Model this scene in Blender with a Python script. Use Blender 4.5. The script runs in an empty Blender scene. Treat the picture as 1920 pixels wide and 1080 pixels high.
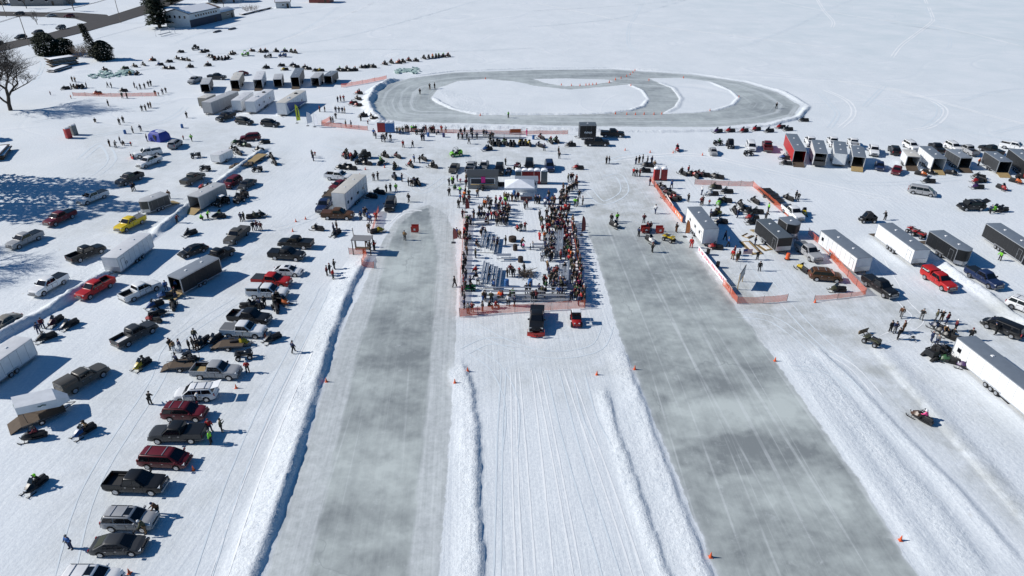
# Frozen-lake snowmobile drag race seen from the air.
import bpy, bmesh, math, random
import numpy as np
from mathutils import Vector, Matrix
R = math.radians
random.seed(11); np.random.seed(11)
sc = bpy.context.scene
COL = sc.collection

# ------------------------------------------------------------------ camera
F, PITCH, H = 1280.0, R(29.7), 52.0
K = 1.1
cam = bpy.data.cameras.new('camera'); camo = bpy.data.objects.new('camera', cam); COL.objects.link(camo)
cam.sensor_width = 36.0; cam.lens = 36.0 * F / 1920.0; cam.clip_end = 4000; cam.clip_start = 0.5
camo.location = (0, 0, H); camo.rotation_euler = (math.pi / 2 - PITCH, 0, 0)
sc.camera = camo
cP, sP = math.cos(PITCH), math.sin(PITCH)

def G(u, v, z=0.0):
    """pixel of the 1920 photograph -> point on the plane at height z"""
    a = (u - 960.0) / F; b = (540.0 - v) / F
    d = (a, cP + b * sP, -sP + b * cP)
    t = (H - z) / -d[2]
    return Vector((a * t, d[1] * t, z))

def PX(x, y, z=0.0):
    """world point -> photograph pixel"""
    zz = y * cP - (z - H) * sP
    return (960 + F * x / zz, 540 - F * (y * sP + (z - H) * cP) / zz)

# ------------------------------------------------------------------ materials
MATS = {}
def nodes(name):
    m = bpy.data.materials.new(name); m.use_nodes = True
    nt = m.node_tree; b = nt.nodes['Principled BSDF']
    return m, nt, b
def N(nt, t, **kw):
    n = nt.nodes.new(t)
    for k, v in kw.items():
        if k.startswith('_'): setattr(n, k[1:], v)
        else: n.inputs[k.replace('_', ' ')].default_value = v
    return n
def plain(name, rgb, rough=0.6, metal=0.0, var=0.0, scale=3.0, coat=0.0, bump=0.0):
    if name in MATS: return MATS[name]
    m, nt, b = nodes(name)
    b.inputs['Base Color'].default_value = (*rgb, 1); b.inputs['Roughness'].default_value = rough
    b.inputs['Metallic'].default_value = metal; b.inputs['Coat Weight'].default_value = coat
    if var or bump:
        tc = N(nt, 'ShaderNodeTexCoord')
        no = N(nt, 'ShaderNodeTexNoise', Scale=scale, Detail=5.0, Roughness=0.6)
        nt.links.new(tc.outputs['Object'], no.inputs['Vector'])
        if var:
            hs = N(nt, 'ShaderNodeMixRGB', _blend_type='MIX')
            hs.inputs[1].default_value = (*[c * (1 - var) for c in rgb], 1)
            hs.inputs[2].default_value = (*[min(1, c * (1 + var)) for c in rgb], 1)
            nt.links.new(no.outputs['Fac'], hs.inputs[0]); nt.links.new(hs.outputs[0], b.inputs['Base Color'])
        if bump:
            bp = N(nt, 'ShaderNodeBump', Strength=bump, Distance=0.02)
            nt.links.new(no.outputs['Fac'], bp.inputs['Height']); nt.links.new(bp.outputs[0], b.inputs['Normal'])
    MATS[name] = m
    return m
def tinted(name, rough=0.5, metal=0.0, coat=0.0, var=0.15, scale=4.0, bump=0.0, dirt=0.0):
    """takes its colour from the object's own colour"""
    m, nt, b = nodes(name)
    oi = N(nt, 'ShaderNodeObjectInfo'); tc = N(nt, 'ShaderNodeTexCoord')
    no = N(nt, 'ShaderNodeTexNoise', Scale=scale, Detail=4.0, Roughness=0.6)
    nt.links.new(tc.outputs['Object'], no.inputs['Vector'])
    mp = N(nt, 'ShaderNodeMapRange', From_Min=0.3, From_Max=0.7, To_Min=1 - var, To_Max=1 + var)
    nt.links.new(no.outputs['Fac'], mp.inputs['Value'])
    mu = N(nt, 'ShaderNodeVectorMath', _operation='SCALE')
    nt.links.new(oi.outputs['Color'], mu.inputs[0]); nt.links.new(mp.outputs[0], mu.inputs['Scale'])
    last = mu.outputs[0]
    if dirt:  # road salt splashed on the lower panels, part of the thing
        sx = N(nt, 'ShaderNodeSeparateXYZ'); nt.links.new(tc.outputs['Object'], sx.inputs[0])
        mr = N(nt, 'ShaderNodeMapRange', From_Min=0.3, From_Max=0.85, To_Min=dirt, To_Max=0.0)
        nt.links.new(sx.outputs['Z'], mr.inputs['Value'])
        mm = N(nt, 'ShaderNodeMath', _operation='MULTIPLY'); nt.links.new(mr.outputs[0], mm.inputs[0]); nt.links.new(no.outputs['Fac'], mm.inputs[1])
        mx = N(nt, 'ShaderNodeMixRGB'); mx.inputs[2].default_value = (.33, .32, .31, 1)
        nt.links.new(mm.outputs[0], mx.inputs[0]); nt.links.new(last, mx.inputs[1]); last = mx.outputs[0]
    nt.links.new(last, b.inputs['Base Color'])
    b.inputs['Roughness'].default_value = rough; b.inputs['Metallic'].default_value = metal; b.inputs['Coat Weight'].default_value = coat
    b.inputs['Coat Roughness'].default_value = 0.12
    if coat: b.inputs['Specular IOR Level'].default_value = .3
    if bump:
        bp = N(nt, 'ShaderNodeBump', Strength=bump, Distance=0.03)
        nt.links.new(no.outputs['Fac'], bp.inputs['Height']); nt.links.new(bp.outputs[0], b.inputs['Normal'])
    MATS[name] = m
    return m
PAINT = tinted('vehicle_paint', 0.4, 0.0, 0.12, 0.05, 1.5, dirt=0.42)
CLOTH = tinted('winter_cloth', 0.9, var=0.25, scale=9.0, bump=0.6)
PANEL = tinted('painted_panel', 0.5, var=0.08, scale=1.2)
TINTP = tinted('moulded_plastic', 0.4, var=0.1, scale=3.0)
GLASS = plain('dark_window_glass', (.008, .010, .014), 0.03, coat=0.0)
TYRE = plain('tyre_rubber', (.016, .016, .017), 0.85, var=0.3)
RIM = plain('alloy_rim', (.45, .46, .48), 0.35, 0.8)
BLACK = plain('black_plastic', (.018, .018, .02), 0.55, var=0.3)
SEATV = plain('black_vinyl', (.02, .02, .022), 0.6, var=0.3)
CHROME = plain('bright_metal', (.62, .63, .66), 0.25, 0.9)
ALU = plain('aluminium', (.5, .52, .55), 0.42, 0.6, var=0.12, scale=2)
STEEL = plain('dark_steel', (.08, .08, .085), 0.5, 0.5)
LAMP = plain('headlight_lens', (.75, .78, .8), 0.12, coat=1)
TAIL = plain('red_tail_lens', (.35, .01, .01), 0.25, coat=1)
WOOD = plain('weathered_plywood', (.36, .26, .12), 0.8, var=0.35, scale=2.5)
DWOOD = plain('dark_timber', (.09, .065, .045), 0.85, var=0.4, scale=2.5)
SKIN = plain('skin', (.5, .31, .22), 0.6)
WHITE = plain('white_panel', (.78, .79, .8), 0.45, var=0.05, scale=1.5)
RED = plain('red_plastic', (.42, .025, .018), 0.45, var=0.12)
BLUE = plain('blue_plastic', (.03, .12, .33), 0.45, var=0.12)
SNOWM = plain('lying_snow', (.86, .88, .91), 0.75, var=0.03, bump=0.4)
GREY = plain('grey_siding', (.2, .21, .22), 0.7, var=0.12)
ORANGE = plain('orange_plastic', (.75, .12, .03), 0.5)
INK = plain('dark_lettering', (.03, .035, .05), 0.6)
WHINK = plain('white_lettering', (.75, .75, .75), 0.6)

def net_material():
    m, nt, b = nodes('orange_safety_net')
    b.inputs['Base Color'].default_value = (.82, .17, .075, 1); b.inputs['Roughness'].default_value = .6
    tr = N(nt, 'ShaderNodeBsdfTransparent'); tl = N(nt, 'ShaderNodeBsdfTranslucent', Color=(.8, .16, .07, 1))
    m1 = N(nt, 'ShaderNodeMixShader', Fac=0.35); nt.links.new(b.outputs[0], m1.inputs[1]); nt.links.new(tl.outputs[0], m1.inputs[2])
    tc = N(nt, 'ShaderNodeTexCoord'); no = N(nt, 'ShaderNodeTexNoise', Scale=0.8, Detail=3.0)
    nt.links.new(tc.outputs['Object'], no.inputs['Vector'])
    mp = N(nt, 'ShaderNodeMapRange', From_Min=.3, From_Max=.7, To_Min=.52, To_Max=.38); nt.links.new(no.outputs['Fac'], mp.inputs['Value'])
    mx = N(nt, 'ShaderNodeMixShader'); nt.links.new(mp.outputs[0], mx.inputs[0])
    nt.links.new(m1.outputs[0], mx.inputs[1]); nt.links.new(tr.outputs[0], mx.inputs[2])
    nt.links.new(mx.outputs[0], nt.nodes['Material Output'].inputs['Surface'])
    return m
NET = net_material()

# ------------------------------------------------------------------ mesh collector
class MB:
    def __init__(s): s.v = []; s.f = []; s.m = []; s.mats = []
    def mi(s, mat):
        if mat not in s.mats: s.mats.append(mat)
        return s.mats.index(mat)
    def add(s, vs, fs, mat):
        o = len(s.v); k = s.mi(mat); s.v += [tuple(p) for p in vs]
        for f in fs: s.f.append([i + o for i in f]); s.m.append(k)
        return s
    def box(s, c, d, mat, rz=0.0, taper=1.0, ry=0.0):
        x, y, z = d[0] / 2, d[1] / 2, d[2] / 2
        vs = [(-x, -y, -z), (x, -y, -z), (x, y, -z), (-x, y, -z), (-x * taper, -y * taper, z), (x * taper, -y * taper, z), (x * taper, y * taper, z), (-x * taper, y * taper, z)]
        M = Matrix.Rotation(rz, 4, 'Z') @ Matrix.Rotation(ry, 4, 'Y')
        vs = [M @ Vector(p) + Vector(c) for p in vs]
        return s.add(vs, [(0, 3, 2, 1), (4, 5, 6, 7), (0, 1, 5, 4), (1, 2, 6, 5), (2, 3, 7, 6), (3, 0, 4, 7)], mat)
    def quad(s, a, b, c, d, mat, th=0.0):
        if not th: return s.add([a, b, c, d], [(0, 1, 2, 3)], mat)
        a, b, c, d = map(Vector, (a, b, c, d)); n = (b - a).cross(d - a).normalized() * th
        return s.add([a, b, c, d, a + n, b + n, c + n, d + n], [(3, 2, 1, 0), (4, 5, 6, 7), (0, 1, 5, 4), (1, 2, 6, 5), (2, 3, 7, 6), (3, 0, 4, 7)], mat)
    def loft(s, rings, mat, caps=True, closed=True):
        n = len(rings[0]); vs = [p for r in rings for p in r]; fs = []
        for i in range(len(rings) - 1):
            for j in range(n if closed else n - 1):
                k = (j + 1) % n
                fs.append((i * n + j, i * n + k, (i + 1) * n + k, (i + 1) * n + j))
        if caps: fs += [tuple(range(n - 1, -1, -1)), tuple(range((len(rings) - 1) * n, len(rings) * n))]
        return s.add(vs, fs, mat)
    def tube(s, pts, r, mat, n=6):
        pts = [Vector(p) for p in pts]; rings = []
        rr = r if isinstance(r, (list, tuple)) else [r] * len(pts)
        for i, p in enumerate(pts):
            t = (pts[min(i + 1, len(pts) - 1)] - pts[max(i - 1, 0)]).normalized()
            u = t.cross(Vector((0, 0, 1)) if abs(t.z) < .9 else Vector((1, 0, 0))).normalized(); w = t.cross(u)
            rings.append([p + (u * math.cos(a) + w * math.sin(a)) * rr[i] for a in [2 * math.pi * j / n for j in range(n)]])
        return s.loft(rings, mat)
    def lathe(s, prof, c, mat, n=12):
        return s.loft([[(c[0] + r * math.cos(2 * math.pi * j / n), c[1] + r * math.sin(2 * math.pi * j / n), c[2] + z) for j in range(n)] for r, z in prof], mat)
    def disc(s, c, r, w, mat, n=16):
        """wheel-like cylinder with axis along y"""
        rings = []
        for rr, y in ((r * .86, -w / 2), (r, -w / 2 + .03), (r, w / 2 - .03), (r * .86, w / 2)):
            rings.append([(c[0] + rr * math.cos(2 * math.pi * j / n), c[1] + y, c[2] + rr * math.sin(2 * math.pi * j / n)) for j in range(n)])
        return s.loft(rings, mat)
    def mesh(s, name, smooth=35):
        me = bpy.data.meshes.new(name); me.from_pydata(s.v, [], s.f)
        for m in s.mats: me.materials.append(m)
        me.polygons.foreach_set('material_index', s.m)
        bm = bmesh.new(); bm.from_mesh(me); bmesh.ops.recalc_face_normals(bm, faces=bm.faces); bm.to_mesh(me); bm.free()
        if smooth:
            me.polygons.foreach_set('use_smooth', [True] * len(me.polygons)); me.set_sharp_from_angle(angle=R(smooth))
        me.update()
        return me

# ------------------------------------------------------------------ things and templates
ALL = []   # every labelled thing: (object, sort position)
def tag(o, label, cat, group=None):
    o['label'] = label; o['category'] = cat
    if group: o['group'] = group
    ALL.append(o)
    return o
def structure(name, me, kind='structure'):
    o = bpy.data.objects.new(name, me); COL.objects.link(o); o['kind'] = kind
    return o
class T:
    """template: parts = [name, mesh, parent part index or -1, offset, colour key]"""
    def __init__(s, name): s.name = name; s.p = []; s.flat = {}
    def part(s, name, mb, parent=-1, loc=(0, 0, 0), col=None, rot=(0, 0, 0), smooth=35):
        s.p.append((name, mb.mesh(name, smooth) if isinstance(mb, MB) else mb, parent, Vector(loc), col, rot)); return len(s.p) - 1
    def flatten(s):
        if 'f' in s.flat: return s.flat['f']
        bm = bmesh.new(); mats = []; mats_i = []
        def mat4(i):
            n, me, pa, loc, col, rot = s.p[i]
            from mathutils import Euler
            m = Matrix.Translation(loc) @ Euler(rot).to_matrix().to_4x4()
            return m if pa < 0 else mat4(pa) @ m
        for i, (n, me, pa, loc, col, rot) in enumerate(s.p):
            if me is None: continue
            mp = []
            for m in me.materials:
                if m not in mats: mats.append(m)
                mp.append(mats.index(m))
            t = me.copy(); t.transform(mat4(i)); k0 = len(bm.faces); bm.from_mesh(t)
            bm.faces.ensure_lookup_table()
            for f in bm.faces[k0:]: f.material_index = mp[f.material_index] if mp else 0
            bpy.data.meshes.remove(t)
        me = bpy.data.meshes.new(s.name); bm.to_mesh(me); bm.free()
        for m in mats: me.materials.append(m)
        s.flat['f'] = me
        return me
def place(t, loc, rz=0.0, label='', cat='', group=None, cols=None, far=False, scale=1.0, name=None, skip=(), extra_rot=None, main='paint'):
    cols = cols or {}
    if far:
        root = bpy.data.objects.new(name or t.name, t.flatten())
        if main in cols: root.color = (*cols[main], 1)
    else:
        root = bpy.data.objects.new(name or t.name, None); root.empty_display_size = 0.3
    COL.objects.link(root); root.location = loc; root.rotation_euler = (0, 0, rz) if extra_rot is None else extra_rot
    if scale != 1.0: root.scale = scale if isinstance(scale, tuple) else (scale,) * 3
    if not far:
        made = {}
        for i, (n, me, pa, pl, col, rot) in enumerate(t.p):
            if n in skip or (pa >= 0 and pa not in made): continue
            o = bpy.data.objects.new(n, me); COL.objects.link(o)
            o.parent = root if pa < 0 else made[pa]; o.location = pl; o.rotation_euler = rot
            if col and col in cols: o.color = (*cols[col], 1)
            made[i] = o
    if label: tag(root, label, cat, group)
    return root
def child(root, name, mb, col=None, parent=None, smooth=35, loc=(0, 0, 0)):
    o = bpy.data.objects.new(name, mb.mesh(name, smooth) if isinstance(mb, MB) else mb); COL.objects.link(o)
    o.parent = parent or root; o.location = loc
    if col: o.color = (*col, 1)
    return o
def empty(name, loc, rz=0.0):
    o = bpy.data.objects.new(name, None); o.empty_display_size = .3; COL.objects.link(o); o.location = loc; o.rotation_euler = (0, 0, rz)
    return o
# ------------------------------------------------------------------ ground: one sheet of lake ice and snow
def ga(pts): return np.array([[*G(u, v)[:2]] for u, v in pts])
LANE_A = math.atan2(G(873, 100).x - G(855, 800).x, G(873, 100).y - G(855, 800).y)
# berms: pixel polyline of the crest, half width (m) sunward side, half width shaded side, height, roughness
BERMS = [
 ([(690, 482), (655, 540), (618, 640), (580, 765), (541, 890), (473, 1085), (440, 1180)], 3.2, .8, .60, .09),
 ([(866, 683), (884, 730), (892, 800), (893, 900), (899, 1000), (901, 1100), (903, 1180)], 2.6, .4, .32, .07),
 ([(1133, 730), (1150, 790), (1180, 880), (1214, 975), (1256, 1090), (1280, 1150)], 1.5, .4, .20, .08),
 ([(1166, 655), (1190, 720), (1215, 790), (1258, 900), (1290, 985), (1330, 1090), (1350, 1150)], 2.4, .35, .22, .06),
 ([(1466, 655), (1500, 705), (1560, 790), (1640, 905), (1700, 990), (1775, 1090)], 1.4, 2.6, .13, .02),
 ([(1505, 665), (1575, 745), (1660, 850), (1745, 950), (1850, 1085)], 2.4, 1.8, .08, .05),
 ([(1530, 650), (1600, 715), (1700, 822), (1790, 915), (1920, 1060)], 1.8, .5, .15, .03),
 ([(1640, 650), (1700, 715), (1790, 820), (1850, 890), (1935, 985)], 1.0, 2.6, .20, .03),
 ([(498, 279), (440, 322), (385, 366), (330, 408), (288, 440)], 1.6, 1.2, .95, .16),
 ([(215, 510), (140, 553), (100, 578), (50, 605), (-40, 655)], 1.7, 1.2, .95, .18),
 ([(288, 440), (215, 510)], 1.0, .8, .45, .12),
 ([(1755, 490), (1800, 520), (1850, 553), (1895, 592), (1950, 630)], 1.8, 1.2, .8, .14),
 ([(1140, 246), (1240, 247), (1340, 245), (1440, 236), (1498, 221), (1516, 199)], 1.2, .9, .5, .12),
 ([(1516, 199), (1470, 172), (1400, 152), (1300, 137), (1150, 127), (1000, 128), (850, 133), (770, 143)], 1.5, 1.0, .28, .07),
 ([(715, 228), (697, 212), (690, 194), (700, 171), (722, 156), (748, 149)], 2.4, 2.0, 1.1, .28),
 ([(740, 236), (860, 238), (1000, 242), (1140, 246)], 1.4, 1.2, .55, .18),
 ([(812, 183), (824, 192), (850, 204), (895, 214), (960, 215), (1060, 215), (1130, 213), (1180, 208), (1206, 200), (1216, 186)], 1.1, .7, .45, .15),
 ([(1216, 186), (1205, 170), (1180, 158)], .8, .6, .25, .06),
 ([(1235, 155), (1262, 165), (1276, 185), (1268, 201), (1245, 213)], .7, 1.4, .16, .05),
 ([(1245, 213), (1300, 211), (1340, 207), (1374, 197), (1385, 184), (1370, 170), (1330, 153)], .8, .7, .25, .07),
 ([(640, 100), (760, 96)], 1, 1, 0.0, 0.0),
]
def seg_field(X, Y, P):
    """distance to polyline, and signed side (+ = right of travel)"""
    best = np.full(X.shape, 1e9); side = np.zeros(X.shape); tt = np.zeros(X.shape); L = 0.0
    tot = sum(np.hypot(*(P[i + 1] - P[i])) for i in range(len(P) - 1))
    for i in range(len(P) - 1):
        a, b = P[i], P[i + 1]; d = b - a; l2 = (d ** 2).sum(); l = math.sqrt(l2)
        t = np.clip(((X - a[0]) * d[0] + (Y - a[1]) * d[1]) / l2, 0, 1)
        dx = X - (a[0] + t * d[0]); dy = Y - (a[1] + t * d[1]); q = np.hypot(dx, dy)
        m = q < best; best = np.where(m, q, best)
        side = np.where(m, np.sign(dx + 1e-9), side); tt = np.where(m, (L + t * l) / tot, tt); L += l
    return best, side, tt
def vnoise(X, Y, s, seed):
    rs = np.random.RandomState(seed); g = rs.rand(128, 128); x = X / s; y = Y / s
    xi = np.floor(x).astype(int); yi = np.floor(y).astype(int); fx = x - xi; fy = y - yi
    fx = fx * fx * (3 - 2 * fx); fy = fy * fy * (3 - 2 * fy)
    q = lambda a, b: g[a % 128, b % 128]
    return (q(xi, yi) * (1 - fx) + q(xi + 1, yi) * fx) * (1 - fy) + (q(xi, yi + 1) * (1 - fx) + q(xi + 1, yi + 1) * fx) * fy
BP = [ga(b[0]) for b in BERMS]
def height(X, Y):
    X = np.atleast_1d(np.asarray(X, float)); Y = np.atleast_1d(np.asarray(Y, float))
    z = (vnoise(X, Y, 9, 1) - .5) * .10 + (vnoise(X, Y, 2.2, 2) - .5) * .04
    cl = np.zeros(X.shape)
    for (pts, wl, wr, h, ro), P in zip(BERMS, BP):
        if h == 0: continue
        w = max(wl, wr) * 1.6
        bb = (X > P[:, 0].min() - w) & (X < P[:, 0].max() + w) & (Y > P[:, 1].min() - w) & (Y < P[:, 1].max() + w)
        if not bb.any(): continue
        x, y = X[bb], Y[bb]; d, s, t = seg_field(x, y, P)
        d = d + (vnoise(x, y, .9, 5) - .5) * .3 * min(1, ro * 6) + (vnoise(x, y, 4.5, 6) - .5) * .35
        ww = np.where(s > 0, wr, wl); k = np.clip(1 - np.abs(d) / ww, 0, 1); k = np.where(s > 0, k * k * (3 - 2 * k), k ** 1.3) if wl > wr else k * k * (3 - 2 * k)
        k *= np.clip(np.minimum(t, 1 - t) * 18 + .15, 0, 1)
        hh = h * (.7 + .6 * vnoise(x, y, 3.1, 7)) * k + ro * 1.2 * (vnoise(x, y, .55, 8) - .5) * np.sqrt(k) + ro * .8 * (vnoise(x, y, .28, 9) - .5) * np.sqrt(k)
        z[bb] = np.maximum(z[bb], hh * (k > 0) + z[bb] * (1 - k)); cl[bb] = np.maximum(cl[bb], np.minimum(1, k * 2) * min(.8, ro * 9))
    return z, cl
def hz(p): return float(height(p[0], p[1])[0][0])
def inside(X, Y, P):
    r = np.zeros(X.shape, bool); n = len(P); j = n - 1
    for i in range(n):
        xi, yi = P[i]; xj, yj = P[j]
        c = ((yi > Y) != (yj > Y)) & (X < (xj - xi) * (Y - yi) / (yj - yi + 1e-12) + xi); r ^= c; j = i
    return r
def mask(X, Y, pts, soft):
    P = ga(pts); out = np.zeros(X.shape)
    bb = (X > P[:, 0].min() - 6) & (X < P[:, 0].max() + 6) & (Y > P[:, 1].min() - 6) & (Y < P[:, 1].max() + 6)
    x, y = X[bb], Y[bb]; d = seg_field(x, y, np.vstack([P, P[:1]]))[0]
    sd = np.where(inside(x, y, P), d, -d) + ((vnoise(x, y, 1.2, 21) - .5) * .35 + (vnoise(x, y, .5, 23) - .5) * .3) * min(soft, 1.4)
    out[bb] = np.clip(sd / soft + .5, 0, 1)
    return out
OVAL = [(712, 222), (700, 208), (697, 194), (708, 173), (730, 157), (770, 146), (850, 136), (1000, 131), (1150, 130), (1300, 140), (1395, 154), (1460, 174), (1500, 198), (1488, 217), (1435, 230), (1340, 238), (1200, 238), (1000, 235), (860, 231), (760, 229)]
ISL = [[(810, 182), (822, 165), (860, 152), (910, 148), (960, 152), (1010, 162), (1070, 168), (1130, 163), (1180, 158), (1205, 170), (1217, 185), (1205, 200), (1180, 209), (1130, 213), (1000, 215), (900, 215), (850, 205), (822, 193)],
       [(1215, 147), (1280, 146), (1330, 153), (1370, 170), (1386, 184), (1375, 198), (1340, 208), (1300, 211), (1240, 214), (1270, 200), (1276, 185), (1262, 165), (1235, 155)],
       [(1000, 148), (1060, 147), (1140, 149), (1150, 153), (1100, 160), (1060, 162), (1020, 155)]]
LANE_L = [(742, 413), (718, 450), (696, 505), (633, 640), (555, 895), (488, 1095), (820, 1095), (838, 900), (852, 690), (858, 520), (852, 440), (838, 402), (806, 383), (772, 393)]
POL_L = [(750, 420), (728, 460), (700, 570), (675, 640), (620, 880), (572, 1095), (766, 1095), (790, 870), (811, 640), (822, 480), (804, 388), (775, 398)]
LANE_R = [(1120, 385), (1098, 430), (1118, 480), (1165, 640), (1230, 800), (1300, 965), (1350, 1095), (1728, 1095), (1620, 915), (1505, 750), (1400, 600), (1330, 510), (1268, 415), (1215, 372)]
def axis(lo, hi, step, far_lo, far_hi, g=1.14):
    a = list(np.arange(lo, hi + 1e-6, step)); s = step
    while a[-1] < far_hi: s *= g; a.append(a[-1] + s)
    s = step
    while a[0] > far_lo: s *= g; a.insert(0, a[0] - s)
    return np.array(a)
def axis_y():
    a = [-60.0, -20.0, 0.0, 10.0, 18.0, 24.0, 26.0]
    while a[-1] < 2600:
        y = a[-1]; a.append(y + (.32 if y < 124 else .45 if y < 284 else .45 * 1.12 ** ((y - 284) / 6)))
        if a[-1] - y > 200: a[-1] = y + 200
    return np.array(a)
def build_ground():
    xs = axis(-82, 95, .37, -1600, 1600); ys = axis_y()
    xs = np.unique(np.concatenate([xs, np.arange(95, 134, .55)]))
    X, Y = np.meshgrid(xs, ys); nx, ny = len(xs), len(ys); Xf, Yf = X.ravel(), Y.ravel()
    z, cl = height(Xf, Yf)
    ice = mask(Xf, Yf, OVAL, 1.6)
    for i in ISL: ice = np.minimum(ice, 1 - mask(Xf, Yf, i, 1.2))
    pol = ice * .8
    ll = mask(Xf, Yf, LANE_L, .8); pl = mask(Xf, Yf, POL_L, .35); lr = mask(Xf, Yf, LANE_R, .9); q = np.clip((G(960, 372).y - Yf) / (G(960, 372).y - G(960, 520).y), 0, 1); lr = lr * (.30 + .70 * q * q * (3 - 2 * q))
    ice = np.maximum.reduce([ice, ll, lr]); pol = np.maximum.reduce([pol, pl, lr, ll * .35])
    worn = np.zeros(Xf.shape)
    for pts, k, s in (([(1110, 330), (1090, 420), (1150, 480), (1310, 560), (1420, 640), (1560, 640), (1480, 560), (1350, 470), (1260, 400), (1220, 340)], .85, 7),
                   ([(1440, 600), (1560, 640), (1640, 725), (1760, 845), (1930, 1020), (1930, 955), (1780, 800), (1650, 660), (1580, 600), (1500, 540)], .75, 2.5),
                   ([(1400, 440), (1500, 540), (1640, 640), (1800, 640), (1920, 780), (1925, 560), (1700, 560), (1560, 450)], .6, 6),
                   ([(640, 260), (640, 380), (860, 420), (870, 330), (1060, 300), (1120, 400), (1300, 330), (1100, 270)], .5, 8),
                   ([(560, 420), (600, 640), (480, 900), (300, 1085), (60, 1085), (120, 800), (330, 560), (480, 400)], .3, 6), ([(860, 590), (1110, 580), (1170, 700), (1100, 760), (900, 740), (860, 680)], .35, 5), ([(140, 230), (420, 230), (560, 300), (420, 420), (150, 470), (0, 440), (150, 330)], .3, 8),
                   ([(1560, 690), (1700, 700), (1930, 870), (1930, 800), (1800, 690)], .3, 4)):
        worn = np.maximum(worn, mask(Xf, Yf, pts, s) * k)
    tone = np.zeros(Xf.shape)
    for pts, k, s in (([(1250, 722), (1330, 706), (1400, 690), (1470, 705), (1440, 735), (1340, 740)], 1, 3.0), ([(1195, 722), (1250, 740), (1240, 765), (1215, 770)], 1, 2.5), ([(1250, 845), (1300, 825), (1420, 800), (1530, 850), (1470, 880), (1400, 892), (1320, 885), (1275, 870)], 1, .9),
                   ([(1520, 830), (1620, 900), (1680, 985), (1640, 1000), (1560, 930)], .9, 4), ([(1130, 430), (1240, 440), (1320, 540), (1270, 620), (1190, 600), (1150, 520)], .55, 5), ([(660, 700), (700, 640), (815, 640), (800, 760), (780, 835), (650, 850)], .4, 6), ([(760, 655), (800, 690), (720, 690), (690, 660)], .35, 3),
                   ([(1215, 790), (1300, 735), (1480, 725), (1510, 770), (1420, 800), (1290, 830)], -1, 3.5), ([(1300, 900), (1480, 895), (1560, 870), (1600, 920), (1500, 960), (1350, 960)], -.5, 4), ([(590, 880), (790, 860), (775, 925), (575, 950)], -.9, 3.5), ([(640, 1000), (770, 1000), (765, 1080), (560, 1080)], -.3, 4), ([(1430, 150), (1500, 185), (1490, 215), (1420, 225), (1380, 195)], .8, 7), ([(960, 131), (1200, 131), (1250, 142), (1100, 148), (960, 146)], .6, 4), ([(700, 560), (810, 560), (815, 430), (760, 430)], -.35, 5)):
        tone += mask(Xf + (vnoise(Xf, Yf, 4.0, 41) - .5) * s * 1.4 + (vnoise(Xf, Yf, 1.3, 43) - .5) * s * .7, Yf + (vnoise(Xf, Yf, 5.0, 42) - .5) * s * 1.4, pts, s * .9) * k
    OP = ga(OVAL); ring = np.zeros(Xf.shape); bb = (Yf > 158) & (Yf < 295) & (Xf > -80) & (Xf < 142)
    ring[bb] = seg_field(Xf[bb], Yf[bb], np.vstack([OP, OP[:1]]))[0]; ovm = np.zeros(Xf.shape); ovm[bb] = 1.0
    rough = np.zeros(Xf.shape)
    for pts, k in (([(1472, 655), (1530, 665), (1640, 790), (1790, 960), (1880, 1090), (1790, 1090), (1620, 870)], .12), ([(1165, 690), (1185, 690), (1320, 1090), (1255, 1090), (1160, 800)], .3), ([(610, 640), (645, 600), (560, 850), (490, 1090), (430, 1090), (520, 880)], .4), ([(868, 690), (893, 760), (898, 1090), (860, 1090), (860, 800)], .35), ([(1660, 660), (1760, 690), (1920, 850), (1935, 985), (1800, 820)], .2), ([(480, 300), (300, 440), (0, 640), (0, 600), (280, 420), (450, 290)], .4),
                   ([(820, 168), (860, 205), (960, 215), (900, 190), (840, 170)], .4), ([(1060, 254), (750, 250), (740, 236), (1060, 240)], .5)):
        rough = np.maximum(rough, mask(Xf, Yf, pts, 1.5) * k)
    cl = np.maximum(cl, rough); z = z + rough * ((vnoise(Xf, Yf, .5, 31) - .5) * .10 + (vnoise(Xf, Yf, .31, 32) - .5) * .14)
    smooth = np.maximum(ice, 0); z = z * (1 - .75 * smooth * (cl < .05))
    me = bpy.data.meshes.new('snowy_ground')
    verts = np.stack([Xf, Yf, z], 1)
    idx = np.arange(nx * ny).reshape(ny, nx)
    quads = np.stack([idx[:-1, :-1], idx[:-1, 1:], idx[1:, 1:], idx[1:, :-1]], -1).reshape(-1, 4)
    me.vertices.add(len(verts)); me.vertices.foreach_set('co', verts.ravel().astype(np.float32))
    nq = len(quads); me.loops.add(nq * 4); me.loops.foreach_set('vertex_index', quads.ravel().astype(np.int32))
    me.polygons.add(nq); me.polygons.foreach_set('loop_start', (np.arange(nq) * 4).astype(np.int32))
    me.polygons.foreach_set('use_smooth', np.ones(nq, bool))
    me.update(calc_edges=True)
    for nm, arr in (('ice', ice), ('polish', pol), ('clod', cl), ('worn', worn), ('tone', tone), ('ring', ring), ('ovm', ovm)):
        at = me.attributes.new(nm, 'FLOAT', 'POINT'); at.data.foreach_set('value', arr.astype(np.float32))
    me.materials.append(ground_material())
    structure('ground', me)
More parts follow.
